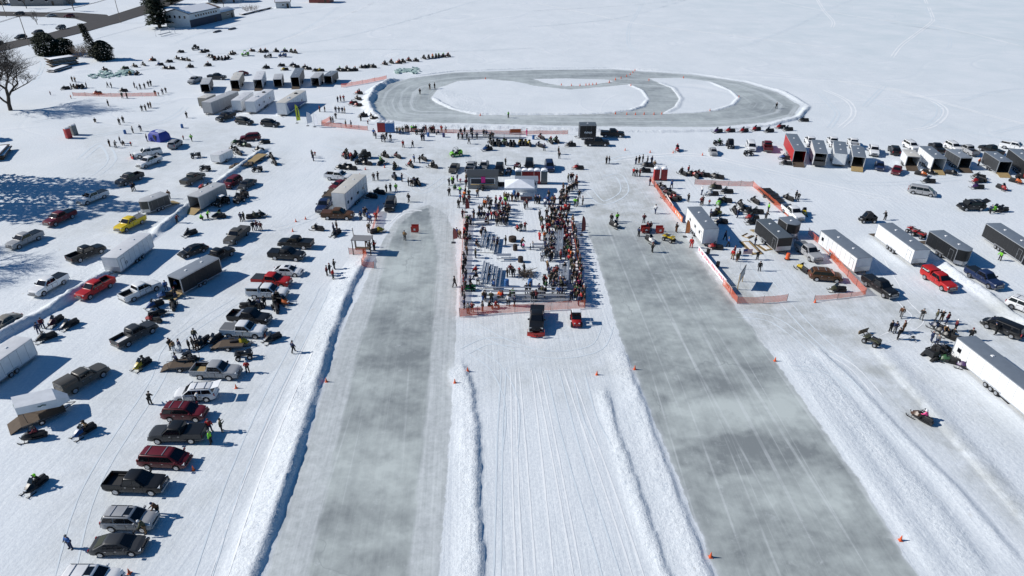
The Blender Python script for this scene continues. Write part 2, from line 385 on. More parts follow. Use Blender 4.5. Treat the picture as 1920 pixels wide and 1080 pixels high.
def ground_material():
    m, nt, b = nodes('snow_and_ice'); L = nt.links.new
    geo = N(nt, 'ShaderNodeNewGeometry')
    def at(n):
        a = N(nt, 'ShaderNodeAttribute'); a.attribute_name = n; return a.outputs['Fac']
    def mapped(scale, rz=0.0):
        mp = N(nt, 'ShaderNodeMapping', _vector_type='POINT'); mp.inputs['Scale'].default_value = scale; 
        rot = N(nt, 'ShaderNodeVectorRotate', _rotation_type='Z_AXIS', Angle=rz); L(geo.outputs['Position'], rot.inputs['Vector']); L(rot.outputs[0], mp.inputs['Vector'])
        return mp.outputs[0]
    def noise(vec, scale, det=4.0, rough=.55, dist=0.0):
        n = N(nt, 'ShaderNodeTexNoise', Scale=scale, Detail=det, Roughness=rough, Distortion=dist); L(vec, n.inputs['Vector']); return n.outputs['Fac']
    def mr(v, a, b_, c, d, smooth=False):
        n = N(nt, 'ShaderNodeMapRange', From_Min=a, From_Max=b_, To_Min=c, To_Max=d)
        if smooth: n.interpolation_type = 'SMOOTHSTEP'
        L(v, n.inputs['Value']); return n.outputs[0]
    def op(o, a, b_=None):
        n = N(nt, 'ShaderNodeMath', _operation=o)
        for i, q in enumerate((a, b_)):
            if q is None: continue
            if isinstance(q, (int, float)): n.inputs[i].default_value = q
            else: L(q, n.inputs[i])
        return n.outputs[0]
    def mix(f, a, b_):
        n = N(nt, 'ShaderNodeMixRGB')
        for i, q in enumerate((f, a, b_)):
            if isinstance(q, tuple): n.inputs[i].default_value = (*q, 1)
            elif isinstance(q, (int, float)): n.inputs[i].default_value = q
            else: L(q, n.inputs[i])
        return n.outputs[0]
    P = geo.outputs['Position']
    lane = LANE_A
    park = -math.atan2(G(500, 280).y - G(0, 620).y, G(500, 280).x - G(0, 620).x) + math.pi / 2
    ice, pol, clod, worn = at('ice'), at('polish'), at('clod'), at('worn')
    # snow: soft wind mottling, packed tracks along the lanes and along the parking rows
    soft = noise(P, .06, 5, .6); fine = noise(P, 3.2, 5, .65); mid = noise(P, .55, 4, .6)
    tr1 = noise(mapped((1.7, .035, 1), lane), 1.0, 4, .6, .25)
    tr2 = noise(mapped((1.5, .04, 1), park), 1.0, 4, .6, .3)
    tr3 = noise(mapped((.05, 1.1, 1), R(12)), 1.0, 4, .6, .4)
    sx = N(nt, 'ShaderNodeSeparateXYZ'); L(P, sx.inputs[0])
    farm = mr(sx.outputs['Y'], 136, 198, 0, 1, True)
    leftm = op('MULTIPLY', mr(sx.outputs['X'], -14, -27, 0, 1, True), 1.0)
    t12 = mix(leftm, tr1, tr2); tracks = mix(farm, t12, tr3)
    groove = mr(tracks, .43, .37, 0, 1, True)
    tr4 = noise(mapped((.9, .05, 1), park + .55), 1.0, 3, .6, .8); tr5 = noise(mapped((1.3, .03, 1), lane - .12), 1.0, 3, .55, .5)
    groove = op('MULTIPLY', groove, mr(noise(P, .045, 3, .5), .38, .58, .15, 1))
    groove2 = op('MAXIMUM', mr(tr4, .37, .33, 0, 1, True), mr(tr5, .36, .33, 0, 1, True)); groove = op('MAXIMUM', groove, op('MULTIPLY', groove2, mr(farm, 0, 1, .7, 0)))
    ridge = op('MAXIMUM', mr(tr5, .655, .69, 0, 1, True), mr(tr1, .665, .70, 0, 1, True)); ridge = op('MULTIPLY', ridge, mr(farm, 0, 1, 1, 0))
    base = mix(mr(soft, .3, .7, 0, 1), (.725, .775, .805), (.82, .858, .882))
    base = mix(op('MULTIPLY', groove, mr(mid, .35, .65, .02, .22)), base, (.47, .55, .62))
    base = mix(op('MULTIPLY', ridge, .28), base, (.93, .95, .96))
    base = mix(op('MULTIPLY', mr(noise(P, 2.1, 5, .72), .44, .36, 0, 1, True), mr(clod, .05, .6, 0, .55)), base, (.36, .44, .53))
    base = mix(op('MULTIPLY', mr(fine, .42, .62, .5, 0), .6), base, (.50, .55, .62))
    # ski and tyre lines curving about the far lake
    for sc_, ang, w in ((.010, R(20), .0035), (.013, R(75), .004), (.008, R(-40), .003)):
        n = noise(mapped((1, 1, 1), ang), sc_, 1.2, .4, .6)
        ln = mr(op('ABSOLUTE', op('SUBTRACT', op('FRACT', op('MULTIPLY', n, 9.0)), .5)), w * 6, 0, 0, .30, True)
        base = mix(op('MULTIPLY', ln, op('MULTIPLY', farm, mr(soft, .35, .6, 0, 1))), base, (.90, .915, .925))
        ln2 = mr(op('ABSOLUTE', op('SUBTRACT', op('FRACT', op('MULTIPLY', n, 9.0)), .53)), w * 5, 0, 0, .34, True)
        base = mix(op('MULTIPLY', ln2, op('MULTIPLY', farm, mr(soft, .35, .6, 0, 1))), base, (.58, .64, .71))
    # the lake turns slightly cyan-grey towards the far right
    thin = op('MULTIPLY', mr(sx.outputs['X'], 22, 180, 0, .45, True), mr(sx.outputs['Y'], 170, 340, .3, 1, True))
    base = mix(op('MULTIPLY', thin, mr(soft, .3, .6, 1, .3)), base, (.58, .69, .73))
    # worn places, packed and a little dirty
    wn = op('MULTIPLY', worn, mr(mix(.6, mid, noise(P, .16, 5, .65)), .36, .60, 0, 1.25))
    base = mix(wn, base, (.46, .485, .48))
    dirt = mr(noise(P, .34, 3, .5, 1.2), .70, .78, 0, .35, True)
    base = mix(op('MULTIPLY', dirt, mr(sx.outputs['Y'], 170, 124, 0, 1)), base, (.40, .36, .29))
    # ice: marbled grey with milky bands, scuffs and pale scratches
    tone, ring, ovm = at('tone'), at('ring'), at('ovm')
    band = noise(mapped((.03, .07, 1), lane), 1.0, 4, .55, .25)
    cloud = noise(P, .20, 6, .60, .15); brush = noise(mapped((2.6, .05, 1), lane), 1.0, 5, .65, .05)
    cx = N(nt, 'ShaderNodeCombineXYZ'); L(op('MULTIPLY', ring, .75), cx.inputs[0]); L(op('MULTIPLY', sx.outputs['X'], .02), cx.inputs[1]); L(op('MULTIPLY', sx.outputs['Y'], .02), cx.inputs[2])
    ringn = noise(cx.outputs[0], 1.0, 4, .65, .1)
    streak = mix(ovm, brush, ringn)
    m0 = op('ADD', op('MULTIPLY', band, .32), op('ADD', op('MULTIPLY', cloud, .40), op('ADD', op('MULTIPLY', noise(P, .8, 8, .72, .1), .18), op('MULTIPLY', streak, .10))))
    m0 = op('SUBTRACT', m0, op('MULTIPLY', tone, .068)); m0 = op('ADD', m0, op('MULTIPLY', ovm, .012))
    icec = mix(mr(m0, .385, .615, 0, 1), (.245, .268, .272), (.56, .61, .59))
    scr = noise(mapped((3.0, .018, 1), lane), 1.0, 3, .7, .10)
    nov = mr(ovm, 0, 1, 1, .12)
    icec = mix(op('MULTIPLY', nov, mr(scr, .59, .72, 0, .16, True)), icec, (.68, .72, .73))
    for (a_, b_, off, lo) in ((1.2, .006, .010, .645), (.9, .009, -.035, .66), (1.5, .011, .05, .66)):
        s2 = noise(mapped((a_, b_, 1), lane + off), 1.0, 2, .55, .05)
        icec = mix(op('MULTIPLY', nov, op('MULTIPLY', mr(s2, lo, lo + .045, 0, .30, True), mr(cloud, .38, .56, .25, 1))), icec, (.74, .78, .79))
    icec = mix(mr(noise(mapped((4.5, .5, 1), lane + .25), 1.0, 4, .7), .60, .75, 0, .22), icec, (.62, .66, .67))
    icec = mix(mr(noise(P, .55, 8, .78, .3), .585, .70, 0, .38), icec, (.70, .74, .755))
    icec = mix(op('MULTIPLY', ovm, mr(ringn, .50, .64, 0, .62)), icec, (.70, .74, .75))
    vor = N(nt, 'ShaderNodeTexVoronoi', _feature='DISTANCE_TO_EDGE', Scale=.035); 
    wv = N(nt, 'ShaderNodeVectorMath', _operation='ADD'); nz = N(nt, 'ShaderNodeTexNoise', Scale=.12, Detail=4.0); L(P, nz.inputs['Vector'])
    vs_ = N(nt, 'ShaderNodeVectorMath', _operation='SCALE', Scale=14.0); L(nz.outputs['Color'], vs_.inputs[0]); L(P, wv.inputs[0]); L(vs_.outputs[0], wv.inputs[1]); L(wv.outputs[0], vor.inputs['Vector'])
    crack = mr(vor.outputs['Distance'], .0, .0045, .5, 0)
    icec = mix(op('MULTIPLY', crack, mr(cloud, .4, .6, 0, 1)), icec, (.20, .22, .23))
    frost = mix(mr(op('ADD', op('MULTIPLY', noise(P, 1.1, 7, .74, .2), .6), op('MULTIPLY', brush, .4)), .38, .60, 0, 1), (.44, .475, .485), (.70, .735, .755))
    icec = mix(pol, frost, icec)
    rag = op('ADD', ice, op('MULTIPLY', op('SUBTRACT', fine, .5), .5))
    icef = mr(rag, .38, .62, 0, 1, True); icef = op('MULTIPLY', icef, mr(clod, .05, .25, 1, 0))
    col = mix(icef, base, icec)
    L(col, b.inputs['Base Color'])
    L(mr(op('MULTIPLY', icef, pol), 0, 1, .82, .34), b.inputs['Roughness'])
    b.inputs['Specular IOR Level'].default_value = .35
    hgt = op('ADD', op('MULTIPLY', noise(P, 1.7, 6, .68), mr(clod, 0, .6, .17, .55)), op('MULTIPLY', tracks, .15))
    hgt = op('ADD', hgt, op('MULTIPLY', fine, mr(clod, 0, 1, .05, .16)))
    bp = N(nt, 'ShaderNodeBump', Distance=.30); L(hgt, bp.inputs['Height'])
    L(mr(icef, 0, 1, 1.0, .12), bp.inputs['Strength']); L(bp.outputs[0], b.inputs['Normal'])
    return m
build_ground()

# ------------------------------------------------------------------ light
def lights():
    w = bpy.data.worlds.new('World'); sc.world = w; w.use_nodes = True
    nt = w.node_tree; bg = nt.nodes['Background']
    sky = nt.nodes.new('ShaderNodeTexSky'); sky.sky_type = 'NISHITA'; sky.sun_disc = False
    el = R(33.5); az = R(-86.0)   # sun stands to the left, a touch behind
    sky.sun_elevation = el; sky.sun_rotation = az; sky.air_density = 1.0; sky.dust_density = .3; sky.ozone_density = 4.0
    hs = nt.nodes.new('ShaderNodeHueSaturation'); hs.inputs['Saturation'].default_value = 1.3; nt.links.new(sky.outputs[0], hs.inputs['Color']); nt.links.new(hs.outputs[0], bg.inputs['Color']); bg.inputs['Strength'].default_value = .062
    sun = bpy.data.lights.new('sun', 'SUN'); so = bpy.data.objects.new('sun', sun); COL.objects.link(so)
    sun.energy = 4.2; sun.angle = R(.53); sun.color = (1, .955, .89)
    d = -Vector((math.sin(az) * math.cos(el), math.cos(az) * math.cos(el), math.sin(el)))
    so.rotation_euler = d.to_track_quat('-Z', 'Y').to_euler(); so.location = (-60, 80, 60)
    vs = sc.view_settings; vs.view_transform = 'Standard'; vs.look = 'None'; vs.exposure = 0.2; vs.gamma = 1.0
lights()

# ------------------------------------------------------------------ long snowmobile tracks on the far lake, pressed strips lying on the snow
def ski_tracks():
    dk = plain('pressed_snow_dark', (.68, .75, .80), .85); lt = plain('pressed_snow_fresh', (.86, .885, .90), .85)  # a darker and a paler snow tone for the track strips
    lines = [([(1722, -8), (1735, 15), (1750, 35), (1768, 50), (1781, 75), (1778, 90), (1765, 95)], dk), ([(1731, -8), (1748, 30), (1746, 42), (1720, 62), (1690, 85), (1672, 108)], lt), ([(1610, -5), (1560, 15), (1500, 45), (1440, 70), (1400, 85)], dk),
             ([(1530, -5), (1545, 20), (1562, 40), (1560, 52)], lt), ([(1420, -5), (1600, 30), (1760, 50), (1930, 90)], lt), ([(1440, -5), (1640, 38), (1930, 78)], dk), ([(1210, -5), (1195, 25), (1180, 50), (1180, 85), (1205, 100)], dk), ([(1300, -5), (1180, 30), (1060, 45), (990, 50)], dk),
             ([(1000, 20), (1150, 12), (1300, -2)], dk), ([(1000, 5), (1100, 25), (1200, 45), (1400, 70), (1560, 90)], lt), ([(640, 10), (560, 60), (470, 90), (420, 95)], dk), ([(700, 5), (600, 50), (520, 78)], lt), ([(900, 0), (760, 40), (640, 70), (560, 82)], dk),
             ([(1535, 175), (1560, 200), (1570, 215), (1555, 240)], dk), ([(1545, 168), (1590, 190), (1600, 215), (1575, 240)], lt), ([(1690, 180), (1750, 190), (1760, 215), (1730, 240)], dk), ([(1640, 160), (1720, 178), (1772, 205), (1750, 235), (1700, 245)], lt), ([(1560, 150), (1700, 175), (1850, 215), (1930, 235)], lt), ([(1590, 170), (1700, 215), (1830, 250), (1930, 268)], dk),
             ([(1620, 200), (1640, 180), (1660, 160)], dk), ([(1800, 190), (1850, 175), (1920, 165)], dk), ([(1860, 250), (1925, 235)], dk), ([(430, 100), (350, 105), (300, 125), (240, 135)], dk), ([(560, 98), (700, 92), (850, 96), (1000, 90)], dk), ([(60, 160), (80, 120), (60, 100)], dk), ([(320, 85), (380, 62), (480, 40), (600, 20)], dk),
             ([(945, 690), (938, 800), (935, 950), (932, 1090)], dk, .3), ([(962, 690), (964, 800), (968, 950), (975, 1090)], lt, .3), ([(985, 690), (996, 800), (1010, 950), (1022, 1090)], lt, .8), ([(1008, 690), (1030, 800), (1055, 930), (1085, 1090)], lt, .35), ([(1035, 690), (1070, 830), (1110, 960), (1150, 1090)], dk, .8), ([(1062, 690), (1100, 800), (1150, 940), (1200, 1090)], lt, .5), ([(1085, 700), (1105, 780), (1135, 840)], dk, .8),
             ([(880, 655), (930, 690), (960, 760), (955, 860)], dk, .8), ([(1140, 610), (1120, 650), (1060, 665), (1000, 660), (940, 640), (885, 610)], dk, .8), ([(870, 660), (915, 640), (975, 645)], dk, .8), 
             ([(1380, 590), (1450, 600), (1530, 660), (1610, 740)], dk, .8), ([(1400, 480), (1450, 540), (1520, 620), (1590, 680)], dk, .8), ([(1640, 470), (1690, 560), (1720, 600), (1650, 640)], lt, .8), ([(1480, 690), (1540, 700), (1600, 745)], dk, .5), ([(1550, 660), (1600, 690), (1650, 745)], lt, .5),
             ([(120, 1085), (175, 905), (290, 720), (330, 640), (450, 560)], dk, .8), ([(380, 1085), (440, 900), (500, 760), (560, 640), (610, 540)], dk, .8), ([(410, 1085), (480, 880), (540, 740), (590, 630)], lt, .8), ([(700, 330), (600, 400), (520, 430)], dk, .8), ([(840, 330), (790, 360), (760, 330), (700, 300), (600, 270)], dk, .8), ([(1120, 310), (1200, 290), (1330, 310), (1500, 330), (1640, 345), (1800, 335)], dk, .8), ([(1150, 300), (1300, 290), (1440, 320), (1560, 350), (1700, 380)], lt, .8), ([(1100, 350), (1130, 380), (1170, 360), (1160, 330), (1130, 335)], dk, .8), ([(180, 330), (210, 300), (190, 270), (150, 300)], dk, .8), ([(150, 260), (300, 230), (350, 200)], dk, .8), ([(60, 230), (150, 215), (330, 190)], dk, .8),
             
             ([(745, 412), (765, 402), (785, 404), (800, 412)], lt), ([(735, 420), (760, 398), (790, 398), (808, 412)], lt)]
    for ln in lines:
        pts, mt = ln[:2]; gap = ln[2] if len(ln) > 2 else .55
        P = [G(*p) for p in pts]; Q = []
        for i in range(len(P) - 1):
            a, b, c, d = P[max(i - 1, 0)], P[i], P[i + 1], P[min(i + 2, len(P) - 1)]
            for k in range(12):
                t = k / 12; Q.append(.5 * (2 * b + (c - a) * t + (2 * a - 5 * b + 4 * c - d) * t * t + (3 * b - a - 3 * c + d) * t ** 3))
        Q.append(P[-1]); vs, fs = [], []
        for off in ((-gap, gap) if gap else (0,)):
            o = len(vs)
            for i, q in enumerate(Q):
                t = (Q[min(i + 1, len(Q) - 1)] - Q[max(i - 1, 0)]); n = Vector((-t.y, t.x, 0)).normalized(); w = (.09 if q.y < 110 else .15 if q.y < 150 else .26) * random.uniform(.6, 1.2) * min(1, .25 + min(i, len(Q) - 1 - i) * .2)
                for s_ in (-1, 1): r_ = q + n * (off + s_ * w); vs.append((r_.x, r_.y, 0))
            fs += [(o + 2 * i, o + 2 * i + 1, o + 2 * i + 3, o + 2 * i + 2) for i in range(len(Q) - 1)]
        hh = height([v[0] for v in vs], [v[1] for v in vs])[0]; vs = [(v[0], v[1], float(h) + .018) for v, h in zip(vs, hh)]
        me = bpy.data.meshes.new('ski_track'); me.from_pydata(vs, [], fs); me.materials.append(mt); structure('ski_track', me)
ski_tracks()
# ------------------------------------------------------------------ vehicles
def interp(p, x):
    p = sorted(p)
    if x <= p[0][0]: return p[0][1]
    for (a, b), (c, d) in zip(p, p[1:]):
        if x <= c: return b + (d - b) * (x - a) / (c - a + 1e-9)
    return p[-1][1]
SPEC = {
 'pickup': dict(L=5.9, W=1.0, wx=(1.92, -1.72), rw=.41, base=.42, prof=[(2.95, 1.0), (2.9, 1.13), (2.7, 1.2), (1.45, 1.27), (1.25, 1.29), (-.93, 1.3), (-.95, .84), (-2.95, .84)],
                cab=(1.42, .66, -.72, -.92, 1.28, 1.96), inset=.16, doors=((1.22, .28), (.24, -.66)), bed=True),
 'suv': dict(L=4.8, W=.97, wx=(1.55, -1.4), rw=.38, base=.36, prof=[(2.4, .82), (2.35, 1.0), (2.1, 1.09), (1.3, 1.15), (1.1, 1.17), (-2.25, 1.17), (-2.4, 1.0)],
             cab=(1.35, .5, -2.02, -2.33, 1.16, 1.78), inset=.16, doors=((1.08, .12), (.08, -.95))),
 'van': dict(L=5.1, W=.98, wx=(1.6, -1.5), rw=.36, base=.32, prof=[(2.55, .68), (2.46, .86), (2.0, .98), (1.6, 1.03), (-2.4, 1.06), (-2.53, .9)],
             cab=(2.0, .95, -2.2, -2.46, 1.04, 1.74), inset=.15, doors=((1.1, .1), (.05, -1.1))),
 'sedan': dict(L=4.75, W=.91, wx=(1.45, -1.35), rw=.34, base=.28, prof=[(2.37, .58), (2.28, .74), (1.9, .84), (1.1, .93), (.9, .95), (-1.5, .97), (-2.2, .95), (-2.37, .75)],
               cab=(1.35, .4, -.95, -1.95, .95, 1.44), inset=.2, doors=((.95, .0), (-.04, -1.0))),
}
def make_vehicle(kind, opt=''):
    s = SPEC[kind]; t = T(kind); L, W, rw = s['L'], s['W'], s['rw']
    hx = L / 2; prof, (xfb, xft, xrt, xrb, zb, zt) = s['prof'], s['cab']
    # lower shell with real wheel arches
    xs = set([p[0] for p in prof] + [hx - .02, -hx + .02, hx - .15, hx - .4, -hx + .15, -hx + .4, 0, .6, -.5])
    for w in s['wx']:
        for a in range(0, 181, 20): xs.add(w + (rw + .07) * math.cos(R(a)))
    rings = []
    for x in sorted(xs):
        b = s['base']
        for w in s['wx']:
            d = (rw + .07) ** 2 - (x - w) ** 2
            if d > 0: b = max(b, rw + math.sqrt(d) - .02)
        e = max(0, (abs(x) - (hx - .5)) / .5); w = W * (1 - .13 * e * e); top = interp(prof, x) - (.05 * e)
        if x > hx - .05 or x < -hx + .05: b = max(b, .5)
        b = min(b, top - .12); m = b + (top - b) * .5
        cr = .035 if not (s.get('bed') and x < -.94) else 0
        rings.append([(x, -w * .95, b), (x, -w, b + .06), (x, -w, m), (x, -w * .985, top - .10), (x, -w * .90, top - .01), (x, 0, top + cr),
                      (x, w * .90, top - .01), (x, w * .985, top - .10), (x, w, m), (x, w, b + .06), (x, w * .95, b)])
    m = MB(); m.loft(rings, PAINT); m.box((0, 0, s['base'] + .02), (L * .86, W * 1.5, .2), BLACK); t.part('body', m, col='paint')
    # cabin: rounded frustum with glass let in
    ins = s['inset']; wb, wt = W * .955, W * .955 - ins
    def ring(k, extra=0.0):
        a, c, w, z = xfb + (xft - xfb) * k, xrb + (xrt - xrb) * k, wb + (wt - wb) * k, zb + (zt - zb) * k; r = .12
        w -= extra; a -= extra; c += extra
        return [(a, -w + r * 2, z), (a - r, -w, z), (c + r, -w, z), (c, -w + r * 2, z), (c, w - r * 2, z), (c + r, w, z), (a - r, w, z), (a, w - r * 2, z)]
    r0 = [(x, y, z - .06) for x, y, z in ring(0)]; top = [(x, y, zt + .045) for x, y, z in ring(1, .14)]; mid = [(x, y, zt + .02) for x, y, z in ring(1, .05)]
    m = MB(); m.loft([r0, ring(0), ring(.93), mid, top], PAINT); t.part('cabin', m, col='roof')
    def sideq(x0, x1, sgn, k0=.1, k1=.86, th=.012):
        def pt(x, k):
            w = wb + (wt - wb) * k + .004; return (x, sgn * w, zb + (zt - zb) * k)
        def lim(x, k):
            f = xfb + (xft - xfb) * k - .16; r = xrb + (xrt - xrb) * k + .16; return max(min(x, f), r)
        q = [pt(lim(x1, k0), k0), pt(lim(x0, k0), k0), pt(lim(x0, k1), k1), pt(lim(x1, k1), k1)]
        if sgn < 0: q = q
        else: q = [q[1], q[0], q[3], q[2]]
        mm = MB(); mm.quad(*q, GLASS, th); return mm
    def endq(front, k0=.1, k1=.88):
        o = .006
        def pt(y, k):
            x = (xfb + (xft - xfb) * k + o) if front else (xrb + (xrt - xrb) * k - o); w = (wb + (wt - wb) * k - .13) * y
            return (x, w, zb + (zt - zb) * k)
        q = [pt(-1, k0), pt(1, k0), pt(1, k1), pt(-1, k1)]
        if not front: q = [q[1], q[0], q[3], q[2]]
        mm = MB(); mm.quad(*q, GLASS, .012); return mm
    if 'open' not in opt: t.part('windshield', endq(True))
    else: t.part('windshield', endq(True))
    t.part('rear_window', endq(False, .25 if kind != 'sedan' else .12))
    spans = [s['doors'][0], s['doors'][1]]
    if kind in ('suv', 'van'): spans.append((s['doors'][1][1] - .08, xrb + .2))
    for sg in (-1, 1):
        for a, c in spans: t.part('side_window', sideq(a + (.3 if a == s['doors'][0][0] else 0), c, sg))
    for sg in (-1, 1):
        for a, c in s['doors']:
            d = MB(); zlo = s['base'] + .1; zhi = zb - .12
            for w in s['wx']:
                pass
            c2 = max(c, s['wx'][1] + rw + .1); a2 = min(a, s['wx'][0] - rw - .1)
            d.box(((a2 + c2) / 2, sg * (W + .004), (zlo + zhi) / 2), (a2 - c2 - .07, .016, zhi - zlo - .06), PAINT); d.box(((a2 + c2) / 2, sg * (W + .001), (zlo + zhi) / 2), (a2 - c2, .012, zhi - zlo), BLACK); i = t.part('door', d, col='paint')
            h = MB().box((c2 + .14, sg * (W + .022), zhi - .06), (.2, .03, .045), CHROME); t.part('handle', h, i)
        mi = MB().box((xfb - .32, sg * (W + .12), zb + .12), (.14, .24, .2), PAINT); t.part('mirror', mi, col='trim')
        hl = MB().box((hx - .2, sg * (W * .72), interp(prof, hx - .2) - .13), (.22, W * .38, .15), LAMP, rz=-sg * .35, ry=-.15); t.part('headlight', hl)
        tl = MB().box((-hx + .03, sg * (W * .8), .98 if kind != 'sedan' else .78), (.09, .2, .34 if kind in ('pickup', 'van', 'suv') else .14), TAIL); t.part('taillight', tl)
    g = MB().box((hx - .03, 0, .84 if kind == 'pickup' else .7), (.09, W * 1.05, .28 if kind == 'pickup' else .16), BLACK)
    if kind == 'pickup':
        for z in (.76, .86, .96): g.box((hx + .02, 0, z), (.03, W * 1.02, .03), CHROME)
    t.part('grille', g)
    t.part('bumper', MB().box((hx + .0, 0, .54), (.18, W * 1.72, .2), PAINT), col='bumper'); t.part('bumper', MB().box((-hx - .02, 0, .56), (.16, W * 1.7, .18), PAINT), col='bumper')
    for x in s['wx']:
        for sg in (-1, 1):
            ty = MB().disc((0, 0, 0), rw, .26, TYRE); w = t.part('wheel', ty, loc=(x, sg * (W - .12), rw))
            ri = MB(); ri.lathe([(0, 0), (rw * .66, .0), (rw * .6, -.03), (.07, -.015)], (0, 0, 0), RIM, 14)
            for k in range(5):
                a = 2 * math.pi * k / 5; ri.box((math.cos(a) * rw * .36, math.sin(a) * rw * .36, .008), (rw * .5, .055, .02), CHROME, rz=a)
            t.part('rim', ri, w, loc=(0, sg * .135, 0), rot=(-R(90) * sg, 0, 0))
    if s.get('bed'):
        b = MB()
        for sg in (-1, 1): b.box((-1.94, sg * (W - .04), 1.07), (2.0, .085, .54), PAINT)
        b.box((-.99, 0, 1.06), (.08, W * 1.8, .5), PAINT)
        bi = t.part('bed', b, col='paint'); t.part('tailgate', MB().box((-2.93, 0, 1.06), (.07, W * 1.82, .54), PAINT), bi, col='paint')
        lin = MB(); lin.box((-1.95, 0, .862), (1.86, W * 1.78, .03), SEATV)
        for sg in (-1, 1):
            lin.box((-1.94, sg * (W - .105), 1.05), (1.86, .03, .42), SEATV); lin.box((-1.72, sg * (W - .2), .96), (.9, .2, .18), SEATV)
        t.part('bed_liner', lin)
        if 'tonneau' in opt: t.part('tonneau_cover', MB().box((-1.95, 0, 1.37), (1.96, W * 1.86, .05), PAINT, taper=.97), col='lid')
        if 'topper' in opt:
            m = MB(); m.loft([[(x, y, z) for x, y in ((-.98, -w), (-2.92, -w), (-2.92, w), (-.98, w))] for w, z in ((W * .97, 1.34), (W * .9, 1.9), (W * .8, 1.97))], PAINT)
            k = t.part('topper', m, col='topper')
            for sg in (-1, 1): t.part('window', MB().quad(*[(x, sg * (W * (.97 - .07 * (z - 1.3) / .56) + .01), z) for x, z in ((-1.1, 1.4), (-2.75, 1.4), (-2.75, 1.78), (-1.1, 1.78))][::sg], GLASS, .012), k)
            t.part('window', MB().box((-2.935, 0, 1.6), (.02, W * 1.4, .38), GLASS), k)
        if 'load' in opt: t.part('bed_mat', MB().box((-1.95, 0, .9), (1.8, W * 1.2, .05), WOOD if 'wood' in opt else WHITE))
        if 'toolbox' in opt: t.part('tool_box', MB().box((-1.25, 0, 1.4), (.45, W * 1.84, .12), ALU))
    elif 'rack' in opt or kind == 'suv' and 'norack' not in opt:
        r = MB()
        for sg in (-1, 1): r.tube([(xft - .3, sg * (wt - .1), zt + .09), (xrt + .2, sg * (wt - .1), zt + .09)], .025, BLACK)
        if 'rack' in opt:
            for x in (xft - .7, xrt + .7): r.box((x, 0, zt + .08), (.06, wt * 1.7, .04), ALU)
        t.part('roof_rack', r)
    if 'sunroof' in opt: t.part('sunroof', MB().box((xft - .42, 0, zt + .052), (.6, wt * 1.15, .012), GLASS))
    if 'plow' in opt:
        p = MB(); rg = []
        for k in range(6):
            a = R(-50 + k * 22); rg.append((hx + .95 - .42 * math.cos(a) * .6, .5 + .42 * math.sin(a)))
        for yy in (-1.2, 0):
            y2 = yy + 1.2; sw = .28
            a = [(x - (abs(yy) / 1.2) * sw, yy, z) for x, z in rg]; b2 = [(x - (abs(y2) / 1.2) * sw, y2, z) for x, z in rg]
            p.add(a + b2 + [(x - .06, y, z) for x, y, z in a] + [(x - .06, y, z) for x, y, z in b2], [(i, i + 1, i + 7, i + 6) for i in range(5)] + [(i + 12, i + 18, i + 19, i + 13) for i in range(5)], RED)
        p.box((hx + .3, 0, .42), (.8, .5, .1), BLACK); p.box((hx + .2, 0, .75), (.12, 1.0, .4), BLACK)
        for sg in (-1, 1): p.tube([(hx + .6, sg * 1.15, .95), (hx + .6, sg * 1.15, 1.35)], .02, ORANGE)
        t.part('plow_blade', p, col='plow')
    if 'beacon' in opt: t.part('roof_beacon', MB().box((xft - .35, 0, zt + .09), (.12, .7, .08), ORANGE))
    if 'snow' in opt: t.part('roof_snow', MB().box(((xft + xrt) / 2, 0, zt + .07), (xft - xrt - .3, wt * 1.6, .05), SNOWM, taper=.94))
    if 'doors' in opt:
        for sg in (-1, 1): t.part('open_door', MB().box((1.0, sg * (W + .42), .95), (.06, .85, .7), PAINT, rz=sg * .5), col='paint')
        t.part('liftgate', MB().box((xrb - .25, 0, zt + .15), (.95, W * 1.5, .06), PAINT, ry=.25), col='paint')
    if 'hood' in opt: t.part('open_hood', MB().box((1.25, 0, 1.5), (.05, W * 1.6, 1.0), PAINT, ry=-.35), col='paint'); t.part('liftgate', MB().box((xrb - .3, 0, zt - .05), (.9, W * 1.5, .06), PAINT, ry=.5), col='paint')
    return t
VT = {}
def vtemplate(kind, opt):
    if (kind, opt) not in VT: VT[kind, opt] = make_vehicle(kind, opt)
    return VT[kind, opt]
CC = {'k': (.012, .013, .015), 'd': (.045, .048, .052), 'e': (.17, .175, .18), 's': (.34, .35, .365), 'w': (.74, .755, .77), 'r': (.42, .018, .018), 'm': (.13, .014, .022),
      'n': (.016, .03, .085), 'b': (.03, .11, .33), 'y': (.72, .52, .02), 'g': (.04, .14, .05), 'l': (.20, .62, .04), 'o': (.75, .17, .03), 'p': (.75, .08, .25), 't': (.24, .15, .075),
      'c': (.075, .078, .042), 'v': (.07, .03, .13), 'z': (.26, .245, .21), 'x': (.09, .085, .075), 'B': (.10, .045, .02)}
def spot(fr, re, z):
    a, b = G(*fr, z), G(*re, z); c = (a + b) / 2; d = a - b
    return Vector((c.x, c.y, 0)), math.atan2(d.y, d.x), d.length
